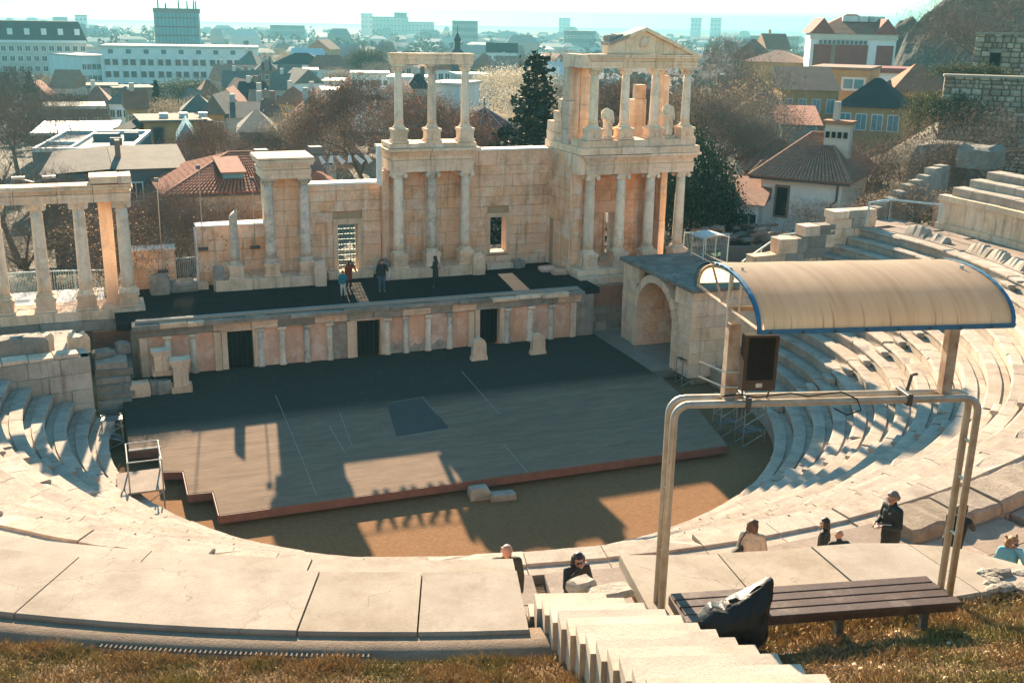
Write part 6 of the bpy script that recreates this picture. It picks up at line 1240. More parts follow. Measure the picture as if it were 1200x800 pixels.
o, c0, ex, ey, zt, W = rubble_wall('rubble_tower', 'upper rough stone wall with narrow dark window above the retaining wall', 1150, 1290, 41, 41, 100, 6, -3, 6)
for a_ in (-W + 1.7, -W + 5.6): MB().obox(c0 + ex * a_ - ey * .13, ex, ey, .38, .06, zt - 3.0, zt - 1.5).build('window', M['black'], o); MB().obox(c0 + ex * a_ - ey * .16, ex, ey, .5, .05, zt - 1.49, zt - 1.25).build('lintel', M['rough'], o)
# low sloping wall and path edge on the hillside
pts = [(1022, 243, 62), (1050, 228, 64), (1080, 205, 66), (1108, 190, 68)]; o = thing('slope_wall', 'crumbling low stone wall climbing the brown hillside at right', 'wall', Dp(1022, 250, 62)); rr = random.Random(3)
for i in range(len(pts) - 1):
    a, b_ = Dp(*pts[i]), Dp(*pts[i + 1]); L_ = np.linalg.norm(b_[:2] - a[:2]); n_ = max(2, int(L_ / .7)); dd = (b_[:2] - a[:2]) / L_; nn = np.array([-dd[1], dd[0]])
    for k_ in range(n_): t_ = (k_ + .5) / n_; c_ = a + (b_ - a) * t_; MB().obox(c_[:2], dd, nn, L_ / n_ / 2 - .01, .35, c_[2] - 2.2, c_[2] + rr.uniform(-.12, .1), .04, .03).build('stone_block', M['rough'], o)
for i, (px, py, d, s_, lab) in enumerate(((1112, 200, 80, (4.5, 4, 4.2), 'dark boulder under the retaining wall'), (1150, 182, 70, (2.6, 2, 1.4), 'flat boulder on the slope above the upper seats'))):
    c_ = Dp(px, py, d); boulder('boulder', lab, (c_[0], c_[1], c_[2] - s_[2] * .5), s_, .4, 'rough', 'boulder')
# --- railings, little curved canopy, fences
M['railp'] = plain('pale blue rail paint', (.42, .55, .55), .5, .4, .2, .2, 5)
def railing(label, pts, hgt=1.0, post=1.4, bars=0, mid_=True, r_=.035):
    o = thing('railing', label, 'railing', pts[0]); pts = [np.array(p, float) for p in pts]
    for i in range(len(pts) - 1):
        a, b_ = pts[i], pts[i + 1]; L_ = np.linalg.norm((b_ - a)[:2]); n_ = max(1, round(L_ / post)); MB().tube([a + (0, 0, hgt), b_ + (0, 0, hgt)], r_, 6).build('top_rail', M['railp'], o)
        if mid_: MB().tube([a + (0, 0, hgt * .5), b_ + (0, 0, hgt * .5)], r_ * .7, 5).build('mid_rail', M['railp'], o)
        for k_ in range(n_ + 1): p = a + (b_ - a) * k_ / n_; MB().tube([p, p + (0, 0, hgt)], r_, 6).build('post', M['railp'], o)
        if bars:
            m = MB()
            for k_ in range(bars): p = a + (b_ - a) * (k_ + .5) / bars; m.tube([p + (0, 0, .08), p + (0, 0, hgt)], .012, 4)
            m.build('bars', M['railp'], o, kind='stuff')
    return o
railing('pale blue pipe railing on the terrace behind the left columns', [Yp(8, 345, 14.6), Yp(52, 342, 14.6), Yp(126, 340, 14.6)], 1.05, 1.3, 26, False)
railing('pale pipe railing along the rim above the right hand seats', [Dp(1016, 262, 56), Dp(1041, 258, 57), Dp(1100, 264, 58)], 1.05, 3.2, 0, False, .05)
railing('pale blue stair railing nearer the vaulted passage', [Dp(868, 328, 57), Dp(912, 297, 59), Dp(945, 292, 60)], 1.0, 1.6, 0, False, .05); railing('second pale stair railing beside the end wall', [Dp(893, 326, 58), Dp(925, 305, 60), Dp(950, 285, 61)], 1.0, 1.6, 0, False, .05)
railing('pale blue barred fence behind the passage roof', [Dp(800, 304, 62), Dp(852, 306, 62)], 1.6, 1.6, 30, False, .04)
railing('short barred fence in the gap of the low wall', [Yp(206, 325, 15.6), Yp(232, 323, 15.6)], 1.0, 1.0, 12, False, .03)
c_ = Dp(832, 283, 57.5); o = thing('entrance_canopy', 'small curved white canopy on thin posts above the passage roof', 'canopy', (c_[0], c_[1], 4.8)); m = MB(); V = []; F = []
for i in range(9):
    t_ = -.9 + 1.8 * i / 8
    for b_ in (-.7, .7): 
        for dz in (0, -.05): V.append((c_[0] + 1.05 * math.sin(t_), c_[1] + b_, c_[2] + .5 * math.cos(t_) + dz))
for i in range(8): k_ = i * 4; F += [(k_, k_ + 2, k_ + 6, k_ + 4), (k_ + 1, k_ + 5, k_ + 7, k_ + 3), (k_, k_ + 4, k_ + 5, k_ + 1), (k_ + 2, k_ + 3, k_ + 7, k_ + 6)]
m.add(V, F); m.build('roof', M['metalroof'], o)
for sx_ in (-.75, .75):
    for b_ in (-.6, .6): MB().tube([(c_[0] + sx_, c_[1] + b_, 4.6), (c_[0] + sx_, c_[1] + b_, c_[2] + .36)], .035, 5).build('post', M['railp'], o)
c_ = Dp(880, 300, 63); tag(MB().obox(c_[:2], (.9, -.3), (.3, .9), 1.9, .1, c_[2] - 1.3, c_[2] + .6, 0).build('concrete_wall', M['grey']), 'plain grey concrete wall stub behind the stair railing', 'wall')
rr = random.Random(15)
for i, (px, py, d, n_, lab) in enumerate(((842, 275, 66, 16, 'pile of timber and rubble by the lean to shed'), (905, 272, 68, 10, 'flat pile of stones below the white house'), (885, 262, 70, 10, 'untidy plank pile against the white house'))):
    c_ = Dp(px, py, d); o = thing('rubble_pile', lab, 'rubble pile', c_)
    for k_ in range(n_): a = rr.uniform(0, 3.1); MB().obox(c_[:2] + np.array([rr.uniform(-1.2, 1.2), rr.uniform(-1, 1)]), (math.cos(a * .2), math.sin(a * .2)), (-math.sin(a * .2), math.cos(a * .2)), rr.uniform(.4, 1.1), rr.uniform(.08, .3), c_[2] - 1 + k_ * .09, c_[2] - .9 + k_ * .09 + rr.uniform(0, .1), .02, .04).build('plank' if i != 1 else 'stone_block', M['brickw'] if k_ % 2 else M['rough'], o)
# stage spotlights on a cable, floodlight poles
A_, B_ = np.array([-3.0, 15.0, 10.06]), np.array([.95, 14.8, 10.08]); cable('spotlight_bar', 'thin bar carrying six spotlights between the pier and the central columns', [A_, (A_ + B_) / 2 + (0, 0, -.05), B_], .03, 'steel')
for i in range(6):
    p = A_ + (B_ - A_) * (.2 + .125 * i); o = thing('spotlight', ('leftmost', 'second', 'third', 'fourth', 'fifth', 'rightmost')[i] + ' white spotlight hanging from the bar over the lattice doorway', 'spotlight', tuple(p - (0, 0, .3)), 'spotlights on the bar'); tl = (.05, -.02, .08, 0, .1, .06)[i] * 2
    MB().tube([p, p - (0, 0, .14)], .02, 5).build('bracket', M['steel'], o); m = MB(); q0, q1 = p + (-tl, .0, -.12), p + (tl, -.12, -.5); m.tube([q0, q0 + (q1 - q0) * .5, q1], [.085, .10, .14], 8); m.build('lamp_body', M['white'], o); MB().tube([q1 + (q1 - q0) * .02, q1 + (q1 - q0) * .06], .115, 8).build('lens', M['black'], o)
for px, yb, yt, lab in ((191, 318, 213, 'thin lamp pole right of the left colonnade'), (238, 292, 198, 'thin lamp pole rising over the low left wall'), (299, 290, 212, 'thin lamp pole just left of the tall pier')):
    p = Yp(px, yb, 14.85); z1_ = Yp(px, yt, 14.85)[2]; o = thing('lamp_pole', lab, 'lamp pole', tuple(p)); MB().tube([p, (p[0] + .05, p[1], z1_)], .028, 6).build('pole', M['galv'], o); MB().box(p[0] - .25, p[0] + .25, p[1] - .14, p[1] + .1, p[2] - .05, p[2] + .08).build('foot', M['steel'], o); MB().box(p[0] - .09, p[0] + .12, p[1] - .07, p[1] + .07, z1_, z1_ + .2).build('lamp_head', M['grey'], o)
p = Dp(40, 214, 66); o = thing('street_lamp', 'double armed street lamp above the left entablature', 'street lamp', (p[0], p[1], p[2] - 8)); MB().tube([p - (0, 0, 8), p], .08, 6).build('pole', M['galv'], o)
for s_ in (-1, 1): MB().tube([p, p + (s_ * .8, 0, .25)], .05, 5).build('arm', M['galv'], o); MB().box(p[0] + s_ * .8 - .35, p[0] + s_ * .8 + .35, p[1] - .15, p[1] + .15, p[2] + .22, p[2] + .36).build('lamp_head', M['galv'], o)
# scaffold platform at the left end of the stage, folding trusses at the right
o = thing('scaffold', 'small metal scaffold platform with rails at the left end of the stage', 'scaffold', (-12.9, -5.3, 0)); cx_, cy_ = -12.75, -4.7
for sx_ in (-.55, .55):
    for sy_ in (-.9, .9): MB().tube([(cx_ + sx_, cy_ + sy_, 0.3), (cx_ + sx_, cy_ + sy_, 2.3)], .03, 6).build('leg', M['galv'], o)
    for z_ in (1.75, 2.3): MB().tube([(cx_ + sx_, cy_ - .9, z_), (cx_ + sx_, cy_ + .9, z_)], .025, 5).build('rail', M['galv'], o)
    MB().tube([(cx_ + sx_, cy_ - .9, .35), (cx_ + sx_, cy_ + .9, 1.1)], .02, 5).build('brace', M['galv'], o)
for sy_ in (-.9, .9): MB().tube([(cx_ - .55, cy_ + sy_, 2.3), (cx_ + .55, cy_ + sy_, 2.3)], .025, 5).build('rail', M['galv'], o); MB().tube([(cx_ - .55, cy_ + sy_, .35), (cx_ + .55, cy_ + sy_, 1.1)], .02, 5).build('brace', M['galv'], o)
MB().box(cx_ - .95, cx_ + .6, cy_ - .95, cy_ + .95, 1.14, 1.2).build('deck', M['floorslab'], o)
for i, (px, py, lab) in enumerate(((845, 490, 'folded metal truss stand right of the stage'), (872, 500, 'second folded metal truss stand by the first right seats'), (800, 432, 'small metal step trestle below the archway'), (120, 505, 'small metal step trestle left of the stage'))):
    p = Zp(px, py, .9); s_ = 1.1 if i < 2 else .8; o = thing('truss_stand', lab, 'truss stand', (p[0], p[1], 0)); n_ = 4
    for sy_ in (0, .6):
        for k_ in (0, 1): MB().tube([(p[0] + k_ * s_, p[1] + sy_, 0), (p[0] + k_ * s_ * .9, p[1] + sy_, 1.7 * s_)], .03, 5).build('leg', M['galv'], o)
        for k_ in range(n_): z0_, z1_ = 1.7 * s_ * k_ / n_, 1.7 * s_ * (k_ + 1) / n_; MB().tube([(p[0] + (k_ % 2) * s_, p[1] + sy_, z0_), (p[0] + ((k_ + 1) % 2) * s_ * .95, p[1] + sy_, z1_)], .02, 5).build('brace', M['galv'], o)
    for z_ in (.5, 1.6): MB().box(p[0], p[0] + s_, p[1] + .02, p[1] + .58, z_ * s_, z_ * s_ + .03).build('shelf', M['steel'], o)
# ------------------------------------------------------------------ trees
def leafmat(name, cols, rough=.85, tr=.0):
    m, t, b = nm(name, rough, .15); g_ = N_(t, 'NewGeometry'); oi = N_(t, 'ObjectInfo'); c_ = ramp(t, g_.outputs['Random Per Island'], *[(i / (len(cols) - 1), c) for i, c in enumerate(cols)])
    h = N_(t, 'HueSaturation'); mr = N_(t, 'MapRange'); mr.inputs[3].default_value = .75; mr.inputs[4].default_value = 1.25; t.links.new(oi.outputs['Random'], mr.inputs[0]); t.links.new(mr.outputs[0], h.inputs['Value']); t.links.new(c_, h.inputs['Color'])
    t.links.new(h.outputs[0], b.inputs['Base Color'])
    if tr:
        tl = N_(t, 'BsdfTranslucent'); t.links.new(h.outputs[0], tl.inputs[0]); mx = N_(t, 'MixShader'); mx.inputs[0].default_value = tr; t.links.new(b.outputs[0], mx.inputs[1]); t.links.new(tl.outputs[0], mx.inputs[2]); t.links.new(mx.outputs[0], t.nodes['Material Output'].inputs[0])
    return m
M['bark'] = leafmat('grey brown bark', [(.10, .075, .055), (.15, .115, .085)]); M['twig'] = leafmat('bare twigs', [(.11, .08, .06), (.19, .14, .10), (.14, .10, .08)]); M['twigp'] = leafmat('pale twigs', [(.22, .17, .12), (.34, .27, .20), (.26, .20, .14)])
M['rust'] = leafmat('rust leaves', [(.14, .07, .045), (.19, .105, .065), (.10, .06, .045)], .85, .3); M['tan'] = leafmat('tan leaves', [(.34, .22, .12), (.42, .31, .19), (.24, .16, .09)], .85, .3); M['pale'] = leafmat('pale seed heads', [(.46, .38, .27), (.56, .48, .36), (.34, .27, .18)], .85, .3); M['greenl'] = leafmat('dark evergreen leaves', [(.010, .028, .015), (.022, .045, .022), (.015, .032, .014)], .7, .1); M['olive'] = leafmat('olive leaves', [(.06, .075, .03), (.10, .10, .045), (.05, .06, .03)], .8, .2); M['needle'] = leafmat('spruce needles', [(.012, .032, .02), (.025, .05, .028), (.018, .04, .024)], .75)
def frusta(segs, n):
    V = []; F = []
    for p0, p1, r0, r1 in segs:
        t = p1 - p0; L = np.linalg.norm(t) + 1e-9; t = t / L; ref = np.array([0, 0, 1.0]) if abs(t[2]) < .9 else np.array([1.0, 0, 0]); a = np.cross(t, ref); a /= np.linalg.norm(a); b = np.cross(t, a); k = len(V)
        for p, r in ((p0, r0), (p1, r1)):
            for i in range(n): q_ = 2 * math.pi * i / n; V.append(p + r * (a * math.cos(q_) + b * math.sin(q_)))
        for i in range(n): F.append((k + i, k + n + i, k + n + (i + 1) % n, k + (i + 1) % n))
    return np.array(V), np.array(F)
def grow(seed, depth, spread=.75, up=.25, k=3, shape=1.0):
    q = np.random.default_rng(seed); limbs = []; twigs = []; tips = []
    def rec(p, d, L, r, lv):
        n = 2 if lv < 3 else 1; q0 = p
        for i in range(n):
            d = d + q.normal(0, .12, 3) + np.array([0, 0, up * .12]); d /= np.linalg.norm(d); p1 = q0 + d * L / n; r1 = r * (.82 if i < n - 1 else .68)
            (limbs if lv < 3 else twigs).append((q0, p1, r, r1)); q0 = p1; r = r1
        if lv >= depth: tips.append(q0); return
        for j in range(k if lv else k + 1):
            th = 2 * math.pi * (j + q.uniform(-.3, .3)) / k + lv; ref = np.array([0, 0, 1.0]) if abs(d[2]) < .9 else np.array([1.0, 0, 0]); a = np.cross(d, ref); a /= np.linalg.norm(a); b = np.cross(d, a)
            nd = d * q.uniform(.55, 1.0) + (a * math.cos(th) + b * math.sin(th)) * spread * q.uniform(.6, 1.2) + np.array([0, 0, up * q.uniform(.2, 1)]); nd /= np.linalg.norm(nd); rec(q0 - d * L * q.uniform(0, .25), nd, L * q.uniform(.62, .84), r * .72, lv + 1)
    rec(np.zeros(3), np.array([0, 0, 1.0]), .30, .022, 0)
    return limbs, twigs, np.array(tips)
def quads(c, s, q):
    n = len(c); a = q.normal(size=(n, 3)); a /= np.linalg.norm(a, axis=1)[:, None]; b = q.normal(size=(n, 3)); b -= a * (a * b).sum(1)[:, None]; b /= np.linalg.norm(b, axis=1)[:, None]; s = np.asarray(s).reshape(-1, 1)
    return np.stack([c - a * s - b * s * .6, c + a * s - b * s * .6, c + a * s * .7 + b * s * .8, c - a * s * .7 + b * s * .8], 1).reshape(-1, 3), np.arange(n * 4).reshape(-1, 4)
PROTO = {}
def proto(kind, seed, depth, leaf=None, nleaf=0, lsize=.012, spread=.75, up=.25, bark='bark', twig='twig', jit=.03, fine=0):
    limbs, twigs, tips = grow(seed, depth, spread, up); q = np.random.default_rng(seed + 9); root = thing(kind, 'bare tree', 'tree'); PR_ = {}
    H = max(tips[:, 2].max(), .5); sc = 1 / H
    V, F = frusta(limbs, 6); npmesh('trunk', V * sc, F, M[bark], root)
    V, F = frusta(twigs, 3); parts_ = [(V, F)]
    if fine:                                       # extra fine twigs round the tips
        ti = tips[q.integers(0, len(tips), fine)] + q.normal(0, .02, (fine, 3)); dr = q.normal(0, 1, (fine, 3)) + (0, 0, .8); dr /= np.linalg.norm(dr, axis=1)[:, None]; ln = q.uniform(.04, .09, (fine, 1)); sd = np.cross(dr, q.normal(size=(fine, 3))); sd /= np.linalg.norm(sd, axis=1)[:, None]; w_ = .0008
        Vq = np.stack([ti - sd * w_, ti + sd * w_, ti + dr * ln + sd * w_ * .4, ti + dr * ln - sd * w_ * .4], 1).reshape(-1, 3); parts_.append((Vq, np.arange(fine * 4).reshape(-1, 4)))
    off = 0; VV = []; FF = []
    for V, F in parts_: VV.append(V); FF.append(F + off); off += len(V)
    cr = npmesh('crown', np.concatenate(VV) * sc, np.concatenate(FF), M[twig], root)
    if leaf:
        ti = tips[q.integers(0, len(tips), nleaf)] + q.normal(0, jit, (nleaf, 3)); V, F = quads(ti, lsize * q.uniform(.6, 1.3, nleaf), q); npmesh('foliage', V * sc, F, M[leaf], root)
    PROTO[kind] = root; root['_used'] = 0; return root
proto('bare_tree', 3, 7, fine=5000); proto('broad_bare_tree', 14, 7, None, 0, .01, .95, .15, fine=5000); proto('rust_tree', 22, 6, 'rust', 6500, .0046, .8, .2, jit=.045, fine=6000); proto('tan_tree', 31, 6, 'tan', 7000, .0046, .8, .2, 'bark', 'twigp', .04, 2500); proto('pale_tree', 44, 6, 'pale', 11000, .0055, .7, .3, 'bark', 'twigp', .04); proto('pale_bare_tree', 58, 7, 'tan', 2000, .004, .85, .2, 'bark', 'twigp', .04, 6000); proto('reddish_bare_tree', 63, 7, 'rust', 2000, .004, .85, .2, fine=4500); proto('evergreen_tree', 71, 5, 'greenl', 22000, .0075, .7, .3, jit=.045); proto('olive_tree', 83, 5, 'olive', 12000, .009, .75, .3, jit=.05); proto('bare_shrub', 95, 6, 'tan', 900, .006, 1.0, .5, fine=3000)
# conifer
q = np.random.default_rng(2); root = thing('conifer', 'dark conifer', 'tree'); V, F = frusta([(np.array([0, 0, 0.]), np.array([0, 0, .5]), .022, .012), (np.array([0, 0, .5]), np.array([0, 0, 1.0]), .012, .002)], 7); npmesh('trunk', V, F, M['bark'], root)
c = []; s = []; tw = []
for lv in range(38):
    z = .06 + .93 * lv / 38; R0 = .37 * (1 - z) ** .95 + .004; nb_ = 7 if z < .8 else 5; R0 *= q.uniform(.8, 1.12)
    for j in range(nb_):
        a = 2 * math.pi * (j + q.uniform(-.3, .3)) / nb_ + lv * 1.1; R1 = R0 * q.uniform(.62, 1.12); dr = np.array([math.cos(a), math.sin(a), 0]); tipz = z - .16 * R1 + .02; tw.append((np.array([0, 0, z]), np.array([0, 0, tipz]) + dr * R1, .004, .001))
        for k in range(int(26 * R1 / .2) + 4):
            u_ = q.uniform(.15, 1.02); p = dr * R1 * u_ + np.array([0, 0, z + (tipz - z) * u_]); side_ = np.array([-dr[1], dr[0], 0]) * q.normal(0, .035 * (1.2 - u_)); c.append(p + side_ + (0, 0, q.normal(-.008, .009))); s.append(.0105 * q.uniform(.6, 1.3))
V, F = frusta(tw, 3); npmesh('branches', V, F, M['bark'], root, 'stuff'); V, F = quads(np.array(c), np.array(s), q); npmesh('crown', V, F, M['needle'], root); PROTO['conifer'] = root; root['_used'] = 0
root = thing('cypress', 'dark cypress', 'tree'); V, F = frusta([(np.array([0, 0, 0.]), np.array([0, 0, .6]), .02, .008)], 6); npmesh('trunk', V, F, M['bark'], root); n = 2600; z = q.uniform(.05, 1, n); a = q.uniform(0, 6.28, n); r = .085 * np.sin(np.pi * z ** .8) ** .7 * np.sqrt(q.uniform(.2, 1, n)); V, F = quads(np.stack([r * np.cos(a), r * np.sin(a), z], 1), .016 * q.uniform(.6, 1.3, n), q); npmesh('crown', V, F, M['greenl'], root); PROTO['cypress'] = root; root['_used'] = 0
def tree(kind, label, px, ytop, d, h, wide=1.0, group=None):
    P = Dp(px, ytop, d); r = PROTO[kind]; loc = (P[0], P[1], P[2] - h); rz = (px * 1.7 + d) % 6.28; sc = (h * wide, h * wide, h)
    if not r['_used']: o = r; o.location = loc; o.rotation_euler = (0, 0, rz); o.scale = sc; r['_used'] = 1
    else: o = copy_tree(r, loc, rz, sc)
    o['label'] = label; o['category'] = 'tree'
    if '_used' in o.keys() and o is not r: del o['_used']
    if group: o['group'] = group
    return o
TL = [
 ('conifer', 'tall dark conifer right of the central columns', 630, 58, 78, 15, 1.35), ('cypress', 'slim dark cypress by the brown walled house', 182, 95, 200, 14, 1), ('conifer', 'small dark fir among the bare trees at far left', 33, 82, 210, 13, 1.1),
 ('rust_tree', 'rust coloured tree left of the central columns', 430, 96, 92, 12, .9), ('rust_tree', 'rust coloured tree seen between the left and middle upper columns', 484, 112, 84, 10, 1.0), ('reddish_bare_tree', 'dark reddish bare tree behind the left upper column', 452, 90, 104, 13, .9), ('reddish_bare_tree', 'reddish bare tree behind the spotlights', 398, 122, 90, 10, 1.0), ('rust_tree', 'rust tree behind the middle and right upper columns', 520, 134, 80, 8, 1.0),
 ('rust_tree', 'round rust coloured tree behind the tiled house', 250, 146, 96, 8, .9), ('tan_tree', 'narrow tan tree above the pier', 350, 116, 112, 12, .8), ('tan_tree', 'tan tree beside the ochre house, behind the cypress', 205, 108, 190, 12, 1.2), ('olive_tree', 'olive green tree in front of the office block', 218, 96, 235, 11, 1.3),
 ('pale_tree', 'large pale tree left of the conifer', 595, 98, 125, 11, 1.25), ('pale_tree', 'pale tree in front of the pavilion', 562, 122, 105, 7, 1.3), ('pale_tree', 'pale grey tree higher up beyond the conifer', 598, 74, 190, 13, 1.3), ('pale_bare_tree', 'pale bare tree right of the conifer', 655, 92, 150, 12, 1.2), ('rust_tree', 'low rust tree by the pavilion', 545, 140, 96, 6, 1.3),
 ('bare_tree', 'wide bare tree at the left edge', 2, 100, 88, 14, 1.0), ('bare_tree', 'bare tree with forked trunk before the hotel block', 50, 100, 118, 9, 1.0), ('broad_bare_tree', 'bare tree with spreading limbs left of the brown houses', 72, 96, 126, 9.5, 1.0), ('bare_tree', 'tall bare tree high on the left edge', 8, 74, 140, 14, 1.0), ('broad_bare_tree', 'dark bare tree behind the left columns', 20, 178, 66, 9, 1.0), ('bare_tree', 'bare tree standing over the left entablature', 62, 196, 70, 9, .9), ('broad_bare_tree', 'bare brown tree between the left columns', 75, 232, 62, 9, 1.3), ('bare_shrub', 'leafless shrub by the anta pier', 122, 236, 60, 6, 1.3),
 ('bare_tree', 'thin bare tree before the grey house', 165, 215, 60, 8, 1.0), ('bare_shrub', 'leafless bush right of the left wall stub', 200, 250, 58, 6, 1.3), ('bare_tree', 'thin bare sapling left of the low sandy wall', 222, 218, 60, 8, 1.0), ('bare_shrub', 'leafless bush over the low sandy wall', 262, 232, 62, 6.5, 1.2), ('bare_tree', 'thin bare sapling before the tiled house', 288, 226, 61, 7, 1.1), ('bare_shrub', 'leafless bush beside the pier', 308, 240, 62, 6, 1.1), ('bare_tree', 'bare tree in front of the dark pavilion', 296, 150, 108, 9, 1.1), ('bare_tree', 'second bare tree by the dark pavilion', 318, 148, 112, 9, .9),
 ('reddish_bare_tree', 'reddish bare tree behind the tower columns on the left', 706, 84, 92, 13, .9), ('rust_tree', 'rust tree seen through the tower columns', 742, 96, 90, 11, .9), ('reddish_bare_tree', 'reddish bare tree behind the right tower columns', 776, 70, 98, 14, .9),
 ('reddish_bare_tree', 'broad brown bare tree right of the tower', 838, 56, 112, 15, .95), ('pale_bare_tree', 'pale bare tree over the dark evergreen', 862, 108, 98, 11, .95), ('reddish_bare_tree', 'brown bare tree left of the ochre houses', 884, 78, 124, 12, .85), ('pale_bare_tree', 'pale bare tree before the green house', 900, 136, 96, 8.5, .9), ('tan_tree', 'tan tree beside the long low house', 824, 88, 104, 12, .9), ('bare_tree', 'small bare tree on the skyline right of the tower', 843, 36, 150, 14, .8),
 ('evergreen_tree', 'dark evergreen right of the tower', 818, 148, 74, 11, .62), ('evergreen_tree', 'dark evergreen bush behind the right tower column', 806, 182, 70, 9, .8), ('evergreen_tree', 'lower dark evergreen by the little curved canopy', 836, 214, 72, 6.5, .7),
 ('pale_bare_tree', 'pale bare tree in front of the blue house', 934, 168, 92, 6.5, .9), ('reddish_bare_tree', 'bare brown tree right of the white house chimney', 1030, 160, 82, 8, .9), ('reddish_bare_tree', 'bare brown tree on the slope under the rock', 1060, 150, 84, 8.5, .9), ('broad_bare_tree', 'bare tree with dark limbs by the crumbling wall', 1084, 138, 76, 8, .9), ('bare_shrub', 'leafless bush at the corner of the white house', 960, 232, 70, 4.5, 1.2), ('bare_shrub', 'brown bush below the crumbling wall', 1060, 222, 64, 4, 1.5), ('bare_shrub', 'brown bush above the pipe railing', 1092, 214, 63, 4, 1.5), ('bare_shrub', 'leafless bush by the foot of the retaining wall', 1128, 168, 74, 5, 1.4), ('reddish_bare_tree', 'bare reddish tree before the retaining wall', 1180, 118, 72, 8, 1.1), ('olive_tree', 'green creeper bush on top of the retaining wall', 1135, 76, 94, 3, 1.8), ('olive_tree', 'green bush at the end of the retaining wall', 1105, 110, 88, 5, 1.1),
 ('broad_bare_tree', 'bare tree on the rocky hill top right', 1150, -25, 130, 11, 1.3), ('reddish_bare_tree', 'reddish bare tree at the top right corner', 1190, -30, 128, 12, 1.2), ('bare_tree', 'bare tree in front of the rock face', 1118, 8, 140, 12, 1.1),
]
for a in TL: tree(*a)
# town trees between the houses
rr = random.Random(12); places = [(155, 122, 205, 'beside the brown walled house'), (285, 92, 270, 'before the right end of the office block'), (310, 96, 260, 'behind the attic house'), (265, 88, 300, 'at the foot of the office block'), (245, 110, 215, 'above the pink gable'), (400, 62, 350, 'left of the upper columns, far off'), (430, 60, 330, 'up and left of the first upper column'), (445, 72, 290, 'right behind the first upper column'), (400, 78, 300, 'above the blue building'), (416, 50, 420, 'in the park on the left of the columns'), (455, 48, 440, 'in the park behind the first upper column'), (620, 70, 330, 'behind the conifer, left side'), (648, 66, 330, 'behind the conifer, right side'), (668, 60, 340, 'just left of the tower top'), (560, 66, 380, 'in front of the dark blue roof'), (700, 58, 300, 'behind the tower pediment'), (98, 112, 240, 'beside the pink house'), (80, 84, 330, 'in front of the hotel block'), (60, 84, 340, 'by the hotel entrance'), (20, 92, 300, 'at the left foot of the hotel block'), (880, 50, 260, 'behind the broad brown tree'), (915, 64, 240, 'beside the long low house'), (520, 66, 330, 'by the church turret'), (340, 55, 440, 'far behind the white mansion'), (372, 50, 470, 'in the distant park above the mansion'), (300, 60, 420, 'right of the office block')]
for i, (px, yt, d, where) in enumerate(places):
    kd = ('broad_bare_tree', 'olive_tree', 'pale_bare_tree', 'tan_tree', 'reddish_bare_tree')[i % 5]; tree(kd, ('bare', 'dull green', 'pale leafless', 'tan', 'brown')[i % 5] + ' town tree ' + where, px, yt, d, rr.uniform(8, 13) * (1 if d < 320 else 1.3), rr.uniform(1.0, 1.35))
for r_ in PROTO.values():
    if '_used' in r_.keys(): del r_['_used']
# far woods as one mass: clumps of leaf faces, gaps between
q = np.random.default_rng(8); n = 2600; d = 260 * (7.5 ** q.random(n)); a = YAW + np.radians(q.uniform(-30, 27, n)); keep = (np.sin(d * .011 + a * 17) + q.uniform(-.8, .8, n)) > -.2; d, a = d[keep], a[keep]; n = len(d); m_ = 34
cx_, cy_ = CAM[0] + d * np.sin(a), CAM[1] + d * np.cos(a); hh = q.uniform(6, 12, n) * np.where(d > 700, 1.25, 1); th = q.uniform(0, 6.28, (n, m_)); rad = np.sqrt(q.random((n, m_))) * hh[:, None] * .42; zz = q.uniform(.12, 1, (n, m_)); rad *= np.sin(np.pi * (zz * .85 + .12)) ** .6
C = np.stack([cx_[:, None] + rad * np.cos(th), cy_[:, None] + rad * np.sin(th), -12.3 + zz * hh[:, None]], 2).reshape(-1, 3); sz = (hh[:, None] * q.uniform(.05, .12, (n, m_))).reshape(-1); V, F = quads(C, sz, q)
M['wood'] = leafmat('far wood', [(.05, .06, .03), (.09, .075, .04), (.12, .08, .05), (.04, .055, .03)]); tag(npmesh('far_woods', V, F, M['wood'], None, 'stuff'), 'hazy belts of far off trees between the distant buildings', 'woods')
# brown scrub on the hillside and behind the walls
n = 26000; qx = q.uniform(18, 70, n); qy = q.uniform(4, 60, n)
zt_ = np.array([terrain(x, y) if y > 16.4 else (hillside(x, y) * (1 - sm((y - 6) / 10.4)) + terrain(x, 16.4) * sm((y - 6) / 10.4)) for x, y in zip(qx, qy)]); cl = np.sin(qx * .7) * np.sin(qy * .6 + qx * .2); keep = cl + q.uniform(-.7, .7, n) > 0; qx, qy, zt_ = qx[keep], qy[keep], zt_[keep]; n = len(qx)
V, F = quads(np.stack([qx, qy, zt_ + q.uniform(0, .9, n)], 1), q.uniform(.05, .16, n), q); M['scrub'] = leafmat('brown scrub', [(.12, .07, .04), (.18, .11, .06), (.09, .08, .04)], .9, .2); tag(npmesh('scrub', V, F, M['scrub'], None, 'stuff'), 'brown scrub covering the hillside at right', 'scrub')
